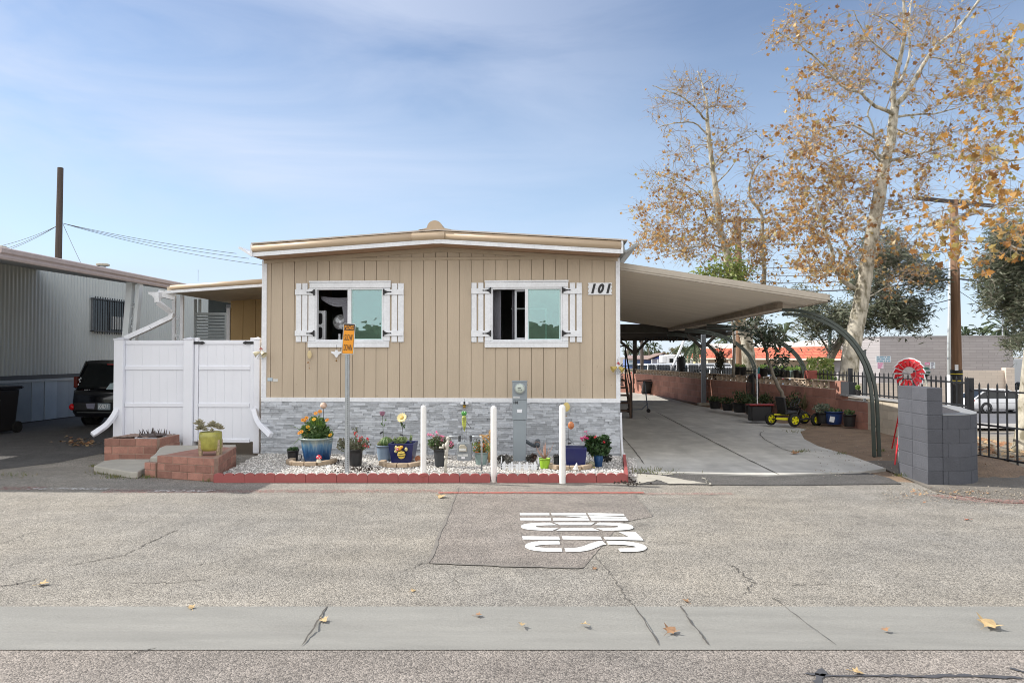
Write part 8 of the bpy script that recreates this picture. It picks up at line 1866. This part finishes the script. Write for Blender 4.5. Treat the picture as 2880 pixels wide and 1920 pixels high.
# ------------------------------------------------------------------ utility poles and overhead wires
m_pole2 = mat('brown_utility_pole', (.21,.12,.07), .9, .35, 3, .4, 30, stretch=(5, 5, .3))
def at(px, py, Y): return PY(px, py, Y)
Yp2 = 27.0; a, c = at(2692, 1130, Yp2), at(2683, 562, Yp2)
p2 = thing('utility_pole', 'brown wooden utility pole with crossarms and yellow band at right', 'utility pole', (a.x, Yp2, -1.5))
b = MB(); b.smooth = True; b.tube([V((a.x, Yp2, -1.6)), a, c], [.19, .185, .13], 14); b.build('pole', m_pole2, p2)
b = MB(); b.smooth = True; z0 = at(2692, 1040, Yp2).z; b.cyl((a.x-.01, Yp2, -1.55), .20, z0+1.55, 14); b.build('tarred_base', mat('tar_black', (.02,.018,.016), .7, .2), p2)
for y in (1052, 1071): MB().cyl((a.x-.012, Yp2, at(2692, y, Yp2).z), .205, .03, 14).build('yellow_band', mat('band_yellow', (.65,.50,.03), .5, .1), p2)
q = at(2690, 1034, Yp2-.2); MB().box(q.x-.06, q.x+.06, q.y-.02, q.y, q.z-.1, q.z+.12).build('tag', m_white, p2)
b = MB(); b.bar(at(2568, 556, Yp2-1.0), at(2800, 580, Yp2+1.0), .1, .13); b.build('crossarm', mat('dark_crossarm', (.07,.055,.05), .9, .2), p2)
b = MB(); b.bar(at(2606, 636, Yp2+.6), at(2766, 592, Yp2-.8), .1, .12); b.build('crossarm', mat('grey_crossarm', (.22,.19,.16), .9, .2), p2)
b = MB()
for x, y in ((2620,624),(2650,616),(2720,598),(2745,592)): b.cyl(at(x, y, Yp2), .05, .14, 8)
b.build('insulator', mat('insulator', (.42,.42,.40), .3, .1), p2)
Yp1 = 36.0; a1, c1 = at(2080, 1060, Yp1), at(2076, 612, Yp1)
p1 = thing('utility_pole', 'wooden utility pole with transformer among the sycamore leaves', 'utility pole', (a1.x, Yp1, -.7)); b = MB(); b.smooth = True; b.tube([V((a1.x, Yp1, -.9)), a1, c1], [.2,.19,.15], 12); b.build('pole', m_pole2, p1)
b = MB(); b.bar(at(1996, 622, Yp1), at(2156, 618, Yp1), .12, .16); b.build('crossarm', m_pole2, p1)
b = MB(); b.bar(at(2035, 684, Yp1), at(2115, 682, Yp1), .1, .12); b.bar(at(2050, 640, Yp1), at(2076, 655, Yp1), .05, .05); b.bar(at(2104, 640, Yp1), at(2076, 655, Yp1), .05, .05); b.build('brace', m_pole2, p1)
b = MB(); b.smooth = True; q = at(2061, 690, Yp1-.4); b.lathe(tuple(q), [(.001,0),(.2,0),(.2,.75),(.16,.82),(.001,.84)], 16); b.build('transformer', mat('transformer_grey', (.50,.51,.50), .5, .08), p1)
def W(x0, y0, Y0, x1, y1, Y1, sag, r, lab, grp='overhead lines between the utility poles'): return wire(at(x0, y0, Y0), at(x1, y1, Y1), sag, r, lab, grp)
for k, (x0, y0, x1, y1) in enumerate(((2000,618,2575,553),(2030,617,2600,556),(2060,617,2630,559),(2100,617,2660,562),(2150,616,2740,570))): W(x0, y0, Yp1, x1, y1, Yp2, .35+.05*k, .012, 'upper power line between the two right-hand utility poles, %s from the left on the crossarm' % ('first', 'second', 'third', 'fourth', 'fifth')[k])
for k, (x0, y0, x1, y1) in enumerate(((2040,680,2610,634),(2110,680,2650,622))): W(x0, y0, Yp1, x1, y1, Yp2, .4, .012, 'lower power line between the two right-hand utility poles, %s one' % ('left', 'right')[k])
for k, (x0, y0, Y0, x1, y1, Y1, s_, r) in enumerate(((2080,815,36,2692,783,27,.25,.03),(2080,770,36,2692,752,27,.2,.014),(2080,755,36,2690,700,27,.2,.02),(2080,790,36,2692,760,27,.25,.012))): W(x0, y0, Y0, x1, y1, Y1, s_, r, 'communication cable %s below the power lines, left of the brown pole' % ('thickest and lowest', 'thin', 'upper', 'thin middle')[k], 'cables left of the brown pole')
for k, (y0, x1, y1, r) in enumerate(((783,3100,776,.03),(752,3100,742,.014),(676,3100,640,.02),(560,3100,520,.012),(572,3100,548,.012),(600,3100,560,.012))): W(2692, y0, Yp2, x1, y1, 22, .2, r, 'overhead line running off right from the brown pole, %s' % ('lowest and thickest', 'second lowest', 'third from the bottom', 'topmost', 'second from the top', 'third from the top')[k], 'cables right of the brown pole')
W(2440, 880, 30, 2690, 838, 27, .1, .016, 'slack service drop running down left from the brown pole'); W(2692, 815, 27, 2860, 930, 26, -.02, .01, 'thin guy wire slanting down right from the brown pole')
q = at(2671, 1150, 30); t = thing('street_lamp', 'slim pale metal street pole just left of the brown utility pole', 'pole', (q.x, 30, -1.2)); b = MB(); b.smooth = True; b.tube([V((q.x+.05, 30, -1.4)), at(2669, 980, 30), at(2672, 735, 30)], [.10,.075,.045], 12); b.build('shaft', mat('pale_metal', (.50,.53,.54), .4, .08, metal=.2), t); b = MB(); b.smooth = True; b.cyl((q.x+.05, 30, -1.35), .13, 2.3, 12); b.build('sleeve', m_white, t)
q = at(2334, 1060, 30); MB().tube([V((q.x, 30, -.6)), at(2334, 905, 30)], .07, 10).build('steel_post', mat('teal_pole', (.06,.10,.10), .5, .1), None, label='dark teal steel post between the leaning trunk and sycamore', cat='post')
q = at(2430, 1060, 25); MB().tube([V((q.x, 25, -.6)), at(2432, 985, 25)], .05, 8).build('steel_post', mat('grey_thin_pole', (.12,.13,.14), .5, .1), None, label='short dark steel post against the grey wall right of the sycamore', cat='post')
q = at(2819, 940, 60); MB().tube([V((q.x, 60, 0)), at(2819, 865, 60)], .06, 6).build('antenna_mast', m_galv, None, label='thin mast above the right part of the grey building', cat='mast')
q = at(2066, 1060, 40); MB().tube([V((q.x, 40, -.8)), at(2064, 930, 40)], .1, 8).build('street_pole', mat('pale_metal', (.5,.53,.54)), None, label='pale metal pole just left of the slimmer sycamore trunk', cat='pole')
q = at(1806, 1060, 45); MB().tube([V((q.x, 45, -.6)), at(1805, 940, 45)], .11, 8).build('street_pole', m_pole, None, label='grey wooden pole seen under the patio cover left of the blue gable', cat='pole')
MB().bar(at(1888, 1040, 52), at(1925, 955, 50), .12, .12).build('raised_barrier', m_white, None, label='white raised barrier arm slanting up beyond the wall', cat='barrier arm')
MB().bar(at(1945, 1040, 50), at(1954, 1017, 50), .12, .12).build('raised_barrier', mat('barrier_yellow', (.75,.65,.35), .5, .1), None, label='short yellowish slanted barrier arm beyond the wall', cat='barrier arm')

# ------------------------------------------------------------------ buildings beyond
def bmatb(name, col, mcol, sc_, bw, bh, mort=.01):
    m = bpy.data.materials.new(name); m.use_nodes = True; n = m.node_tree; b_ = n.nodes['Principled BSDF']; lk = n.links.new; b_.inputs['Roughness'].default_value = .9
    t = n.nodes.new('ShaderNodeTexCoord'); mp_ = n.nodes.new('ShaderNodeMapping'); mp_.inputs['Rotation'].default_value = (R(90), 0, 0); lk(t.outputs['Object'], mp_.inputs[0])
    q = n.nodes.new('ShaderNodeTexBrick'); q.inputs['Scale'].default_value = 1; q.inputs['Brick Width'].default_value = bw; q.inputs['Row Height'].default_value = bh; q.inputs['Mortar Size'].default_value = mort
    q.inputs['Color1'].default_value = (*[c*1.05 for c in col], 1); q.inputs['Color2'].default_value = (*[c*.93 for c in col], 1); q.inputs['Mortar'].default_value = (*mcol, 1); lk(mp_.outputs[0], q.inputs[0]); lk(q.outputs[0], b_.inputs['Base Color']); return m
gA, gB = at(2474, 945, 54), at(2849, 947, 52.5)
gb = thing('warehouse', 'long flat roofed grey block building across the street', 'building', ((gA.x+gB.x)/2, 53, -1.8)); m_gb = bmatb('grey_building_block', (.36,.335,.33), (.27,.25,.25), 1, .8, .2, .016)
b = MB(); b.prism([(gA.x, gA.y, -2.2), (gB.x, gB.y, -2.2), (gB.x+.5, gB.y+16, -2.2), (gA.x, gA.y+16, -2.2)], (0, 0, gA.z+2.1)); b.build('wall', m_gb, gb)
b = MB(); b.prism([(gA.x-.05, gA.y-.05, gA.z-.1), (gB.x+.05, gB.y-.05, gA.z-.1), (gB.x+.5, gB.y+16, gA.z-.1), (gA.x-.05, gA.y+16, gA.z-.1)], (0, 0, .1)); b.build('parapet_cap', mat('cap_grey', (.33,.32,.32), .8, .05), gb)
def wsign(x0, y0, x1, y1, m, lines, lm, label):
    Y = 52.6; p, q = at(x0, y1, Y), at(x1, y0, Y); t = MB().box(p.x, q.x, Y-.05, Y-.01, p.z, q.z).build('wall_sign', m, gb, label=label)
    b = MB(); h = (q.z-p.z); 
    for k in range(lines):
        zz = q.z-h*(k+.6)/lines; u = p.x+.08
        while u < q.x-.15: w_ = random.uniform(.08,.3); b.box(u, min(u+w_, q.x-.06), Y-.06, Y-.05, zz-h*.08, zz+h*.12); u += w_+.06
    b.build('sign_lettering', lm, t)
m_sw = mat('sign_pale', (.55,.60,.63), .6, .05); m_sb = mat('sign_blue_ink', (.15,.28,.38), .6, .1); m_sr = mat('sign_pink_ink', (.55,.18,.32), .6, .1)
wsign(2463, 1001, 2505, 1018, m_sw, 3, m_sb, 'pale sign with blue lettering'); wsign(2466, 1019, 2484, 1036, mat('sign_pinkish', (.60,.50,.56), .6, .05), 3, m_sr, 'small pinkish notice'); wsign(2601, 1019, 2614, 1026, m_sr, 1, m_sw, 'small magenta notice'); wsign(2615, 1018, 2629, 1036, m_sw, 4, mat('ink_grey', (.25,.25,.3)), 'small grey printed notice')
lw = thing('boundary_wall', 'low cream block wall below the grey building', 'wall', (at(2780,1080,50).x, 50, -1.8)); a, c = at(2702, 1041, 50.5), at(2832, 1041, 50)
m_lw = bmatb('cream_block_wall', (.62,.53,.44), (.5,.43,.36), 1, .8, .2, .012)
MB().box(a.x, c.x, 50.3, 50.5, -2.2, a.z).box(a.x-12, a.x-.01, 50.3, 50.5, -2.2, a.z-.9).build('wall', m_lw, lw); c2 = at(2856, 1034, 50); MB().box(c.x+.01, c2.x, 50.1, 50.6, -2.2, c2.z).build('end_pier', m_lw, lw)
# red tiled strip mall
mA, mB = at(1925, 1010, 82), at(2425, 1001, 58)
dd = (mB-mA); dd.z = 0; dd.normalize(); nn = V((dd.y, -dd.x, 0)); mall = thing('shop_building', 'low cream shop building with bright red tiled mansard roof', 'building', ((mA.x+mB.x)/2, 70, -1)); L_ = (V((mB.x,mB.y,0))-V((mA.x,mA.y,0))).length
def mp3(s, o, z): return V((mA.x, mA.y, 0))+dd*s+nn*o+V((0,0,z))
m_tile = bmatb('red_roof_tile', (.52,.13,.075), (.30,.07,.045), 1, .35, .26, .03)
b = MB(); b.loop([[mp3(s, 0, 1.55), mp3(s, -1.0, 2.62), mp3(s, -1.2, 2.62), mp3(s, -1.2, 1.55)] for s in (0, L_)]); b.build('mansard_roof', m_tile, mall)
b = MB(); b.loop([[mp3(s, -1.0, 2.62), mp3(s, -1.0, 3.12), mp3(s, -9, 3.12), mp3(s, -9, 2.62)] for s in (1.2, L_)]); b.build('parapet', mat('white_parapet', (.74,.70,.66), .7, .04), mall)
b = MB(); b.loop([[mp3(s, .08, 1.40), mp3(s, .08, 1.55), mp3(s, -1.1, 1.55), mp3(s, -1.1, 1.40)] for s in (-.1, L_)]); b.build('eave_board', mat('eave_cream', (.66,.58,.47), .7, .04), mall)
b = MB(); b.loop([[mp3(s, -1.9, -1.5), mp3(s, -1.9, 1.40), mp3(s, -9, 1.40), mp3(s, -9, -1.5)] for s in (0, L_)]); b.build('wall', mat('cream_stucco', (.58,.46,.33), .8, .06, 2), mall)
s = .3; k = 0
while s < L_: b = MB(); b.prism([mp3(s, -.1, -1.5), mp3(s+.28, -.1, -1.5), mp3(s+.28, -.4, -1.5), mp3(s, -.4, -1.5)], (0,0,2.9)); b.build('pillar', mat('eave_cream', (.66,.58,.47)), mall); s += 3.9
for k, (s0, w_, z0, z1) in enumerate(((3, 1.8, -.6, .9), (7, 1.2, -1.2, .9), (11, 2.2, -.5, .9), (16, 1.1, -1.2, .9), (19.5, 2.2, -1.2, 1.0), (24, .9, -1.2, .9), (27, 1.0, -.5, .9), (30.2, 2.4, -1.2, 1.0))):
    if s0+w_ < L_: b = MB(); b.prism([mp3(s0, -1.86, z0), mp3(s0+w_, -1.86, z0), mp3(s0+w_, -1.88, z0), mp3(s0, -1.88, z0)], (0,0,z1-z0)); fr = b.build('window', m_dglass, mall); b = MB(); b.prism([mp3(s0+w_*.48, -1.84, z0), mp3(s0+w_*.52, -1.84, z0), mp3(s0+w_*.52, -1.86, z0), mp3(s0+w_*.48, -1.86, z0)], (0,0,z1-z0)); b.build('mullion', m_white, fr)
# blue gabled house and brown roofed neighbour
q = lambda x, y, Y: PY(x, y, Y)
bh = thing('house', 'distant blue gabled house with white lower front', 'house', tuple(q(1862, 1030, 110)-V((0,0,1))))
Yb = 110
MB().prism([q(1838,1009,Yb), q(1882,1009,Yb), q(1868,995,Yb)], (0, 8, 0)).build('gable', mat('royal_blue', (.05,.08,.32), .7, .05), bh)
b = MB(); b.prism([q(1822,1011,Yb-.4), q(1868,993.5,Yb-.4), q(1868,992,Yb-.4), q(1820,1010,Yb-.4)], (0, 9, 0)); b.prism([q(1868,993.5,Yb-.4), q(1886,1003.5,Yb-.4), q(1888,1002.5,Yb-.4), q(1868,992,Yb-.4)], (0, 9, 0)); b.build('roof', mat('brown_roof', (.24,.17,.14), .9, .1), bh)
b = MB(); a, c = q(1853, 1030, Yb+.1), q(1883, 1009, Yb+.1); b.box(a.x, c.x, Yb+.1, Yb+8, -1.5, c.z); b.build('wall', mat('pale_blue_wall', (.55,.58,.68), .8, .05), bh); a, c = q(1860, 1024, Yb), q(1868, 1013, Yb); MB().box(a.x, c.x, Yb-.0, Yb+.05, a.z, c.z).build('window', m_dglass, bh)
b = MB(); 
for x in (1831, 1848): a, c = q(x, 1028, Yb), q(x+3, 1010, Yb); b.box(a.x, c.x, Yb-.2, Yb, -1.5, c.z)
b.build('porch_post', m_white, bh)
br_ = thing('house', 'distant low house with long brown roof left of the blue gable', 'house', tuple(q(1795, 1030, 118)-V((0,0,1)))); Yb = 118
b = MB(); b.prism([q(1763,1008,Yb), q(1845,1010,Yb), q(1850,999,Yb+3), q(1766,999,Yb+3)], (0, 0, -.15)); b.build('roof', mat('brown_roof2', (.30,.22,.20), .9, .1), br_)
a, c = q(1765, 1030, Yb+.5), q(1840, 1008.5, Yb+.5); MB().box(a.x, c.x, Yb+.6, Yb+8, -1.5, c.z-.1).build('wall', mat('blue_wall', (.12,.18,.38), .8, .05), br_); a, c = q(1766, 1026, Yb), q(1791, 1009, Yb); MB().box(a.x, c.x, Yb+.45, Yb+.55, a.z, c.z).build('white_sign', m_white, br_)
a2 = q(1767, 1011, Yb+.4); b = MB()
for k in range(4): b.box(a2.x+.1, a2.x+random.uniform(.7,1.2), Yb+.4, Yb+.44, a2.z-.25-.22*k, a2.z-.15-.22*k)
b.build('sign_lettering', m_sb, br_)
rv = lthing('camper_trailer', 'white camper trailer parked between the blue house and the shops', 'trailer', (q(1905,1025,92).x, 92, gz(q(1905,1025,92).x, 92)), 0)
MB().box(-1.6, 1.6, -1.1, 1.1, .6, 2.6).box(-2.2,-1.61,-1.1,1.1,1.5,2.55).build('body', m_cwhite, rv, bevel=.15, seg=3)
for x in (-1.2, .5): MB().box(x, x+.5, -1.13, -1.105, 1.6, 2.1).build('window', m_dglass, rv)
for x in (-.3, .5): MB().cyl((x, -1.0, .35), .33, .2, 16, (0,1,0)).build('wheel', m_rubber, rv)
# cars in the street and lot
def pc_(px, b_, dz=0): p = RD((px-1440)/F*b_, b_); return (p.x, p.y, gz(p.x, p.y)+.07+dz)
car('white hatchback sedan driving right on the street beyond the iron fence', pc_(2806, 44), YAW+.04, m_cwhite, 4.4, 1.74, 1.46, 'prius')
car('white car with teal windshield behind the first one at the right edge', pc_(2905, 51, .15), YAW+.3, m_cwhite, 4.4, 1.78, 1.5, 'sedan')
x, y, z = pc_(2905, 58); tk = lthing('delivery_truck', 'pale box truck at the right edge behind the white cars', 'truck', (x, y, z), YAW); MB().box(-2.4, 2.4, -1.1, 1.1, 1.0, 3.3).build('box_body', m_csil, tk, bevel=.05); MB().box(2.42, 4.0, -1.0, 1.0, .6, 2.4).build('cab', m_cwhite, tk, bevel=.15, seg=3); MB().box(-2.4, 4, -.9, .9, .5, .95).build('chassis', m_blackplastic, tk)
for x_ in (-1.6, 3.1): MB().cyl((x_, -1.05, .45), .45, .3, 18, (0,1,0)).build('wheel', m_rubber, tk)
car('white minivan behind the fence, left of the barrier arm', pc_(1868, 52), YAW+.5, m_cwhite, 4.8, 1.9, 1.75, 'suv')
car('dark windowed silver sport utility behind the fence, right of the barrier arm', pc_(1908, 53), YAW+.35, m_csil, 4.6, 1.85, 1.75, 'suv')
car('blue car partly hidden by the grey support post', pc_(1950, 55), YAW+.2, mat('blue_car_paint', (.06,.10,.25), .3, 0), 4.4, 1.8, 1.5, 'sedan')
car('white van between the grey post and the pale pole', pc_(1995, 50), YAW+.3, m_cwhite, 4.6, 1.9, 1.8, 'van')
car('white pickup style car left of the slimmer sycamore trunk', pc_(2072, 48), YAW+.1, m_cwhite, 4.8, 1.9, 1.6, 'suv')
for k, px in enumerate((2205, 2232, 2262)): car('pale blue car parked in the shop row, %s of three above the wall pots' % ('left', 'middle', 'right')[k], pc_(px, 54+k*.4), YAW+1.5, mat('pale_blue_car', (.25,.32,.45), .3, 0), 4.2, 1.75, 1.5, 'sedan', 'cars parked in front of the shops')
# distant greenery and palms
def blobtree(px, py, w, h, Y, leaf, label, name='tree', n=420, cat='tree'):
    top, bot = PY(px, py-h/2, Y), PY(px, py+h/2, Y); hh = top.z-bot.z; ww = w/F*Y/2; t = thing(name, label, cat, (top.x, Y, -1.5)); MB().tube([(top.x, Y, -1.6), (top.x+.1, Y, (top.z+bot.z)/2)], .22, 7).build('trunk', m_dbark, t)
    b = MB(); b.flat = True
    for k in range(6):
        a = TR.uniform(0, 6.28); c = V((top.x+ww*.55*math.cos(a), Y+ww*.5*math.sin(a), (top.z+bot.z)/2+hh*TR.uniform(-.25,.25))); tuft(b, c, (ww*.55, ww*.5, hh*.32), n//6, max(.35, hh*.13), TR)
    b.build('crown', leaf, t)
m_far = leafmat('far_green', [(.05,.08,.04),(.09,.12,.06),(.14,.16,.09)], .2); m_far2 = leafmat('far_olive', [(.12,.12,.06),(.18,.17,.09),(.24,.2,.1)], .2)
for k, (x, y, w_, h_, Y, m, lab) in enumerate(((1790,985,22,34,130,m_far,'feathery dark tree behind the patio post'),(1812,992,20,20,150,m_far,'round green tree above the brown roof'),(1826,990,22,24,170,m_far,'green tree with palms above the blue gable'),(1850,993,22,14,160,m_far,'low green tree just left of the gable peak'),(1895,988,36,24,140,m_far2,'olive bushy tree above the camper trailer'),(1912,984,30,30,150,m_far2,'brown green tree right of the camper trailer'),(1930,986,26,26,130,m_far,'green tree left of the shop parapet'),(1872,995,22,12,180,m_far2,'low hill tree behind the gable peak'),(1765,990,30,24,160,m_far,'tree at the left end of the view under the carport'))): blobtree(x, y, w_, h_, Y, m, lab)
def palm(px, py, hh, Y, label, r=1.4, skirt=False):
    top = PY(px, py, Y); t = thing('palm_tree', label, 'palm tree', (top.x, Y, -1.5)); MB().tube([(top.x, Y, -1.6), (top.x+.1, Y, top.z-.5), tuple(top)], [.28,.2,.18], 8).build('trunk', m_dbark, t); b = MB(); b.flat = True
    for k in range(34):
        a = TR.uniform(0, 6.28); e_ = TR.uniform(-.5, 1.1) if not skirt else TR.uniform(-1.3, 1); d = V((math.cos(a)*math.cos(e_), math.sin(a)*math.cos(e_), math.sin(e_))); s_ = V((-math.sin(a), math.cos(a), 0))*r*.09; m_ = top+d*r*.6; e2 = top+d*r-V((0,0,.3*r)); b.add([top-s_*.2, top+s_*.2, m_+s_, e2, m_-s_], [(0,1,2,4),(4,2,3)])
        for j in range(5): u = m_.lerp(e2, j/5); b.add([u, u+s_*2+d*.1*r-V((0,0,.1*r)), u+d*.08*r], [(0,1,2)]); b.add([u, u-s_*2+d*.1*r-V((0,0,.1*r)), u+d*.08*r], [(0,1,2)])
    b.build('fronds', m_far, t)
for x, y, Y, r, lab in ((1823,977,170,1.8,'left of two small distant palms above the brown roof'),(1840,976,170,2.0,'right of two small distant palms above the brown roof'),(1954,962,75,2.4,'fan palm beside the left end of the shop roof'),(2042,962,110,2.6,'distant palm above the shop roof near the grey post'),(2078,938,80,2.6,'palm behind the slimmer sycamore trunk'),(2205,940,90,2.8,'palm above the shop roof right of the sycamore'),(2714,940,95,2.2,'leftmost palm top over the grey building'),(2765,942,95,2.6,'middle palm top over the grey building'),(2800,943,95,2.2,'third palm top over the grey building, left of the mast'),(2826,920,80,2.4,'taller palm beside the dark evergreen above the grey building'),(1764,968,150,1.5,'tall thin palm at the left beside the step handrail')): palm(x, y, 0, Y, lab, r, Y < 100)
b = MB(); b.flat = True
for k in range(1600):
    px = TR.uniform(1760, 1960); Y = TR.uniform(56, 62); p = PY(px, 1030, Y); p.z = gz(p.x, Y)+TR.uniform(0, 1.3); a_ = V((TR.gauss(0,1), TR.gauss(0,1), TR.gauss(0,1))).normalized()*.14; c_ = a_.orthogonal().normalized()*.09; b.face([p-a_, p+c_, p+a_, p-c_])
b.build('hedge', m_far, kind='stuff', label='clipped green hedge behind the far parked cars', cat='hedge')
b = MB(); b.flat = True
for k in range(900):
    px = TR.uniform(2270, 2345); Y = TR.uniform(23, 25); p = PY(px, 1060, Y); p.z = gz(p.x, Y)+TR.uniform(.3, 1.75); a_ = V((TR.gauss(0,1), TR.gauss(0,1), TR.gauss(0,1))).normalized()*.09; c_ = a_.orthogonal().normalized()*.05; b.face([p-a_, p+c_, p+a_, p-c_])
b.build('shrub', m_mid, label='bright green shrub behind the fence by the leaning trunk', cat='shrub')
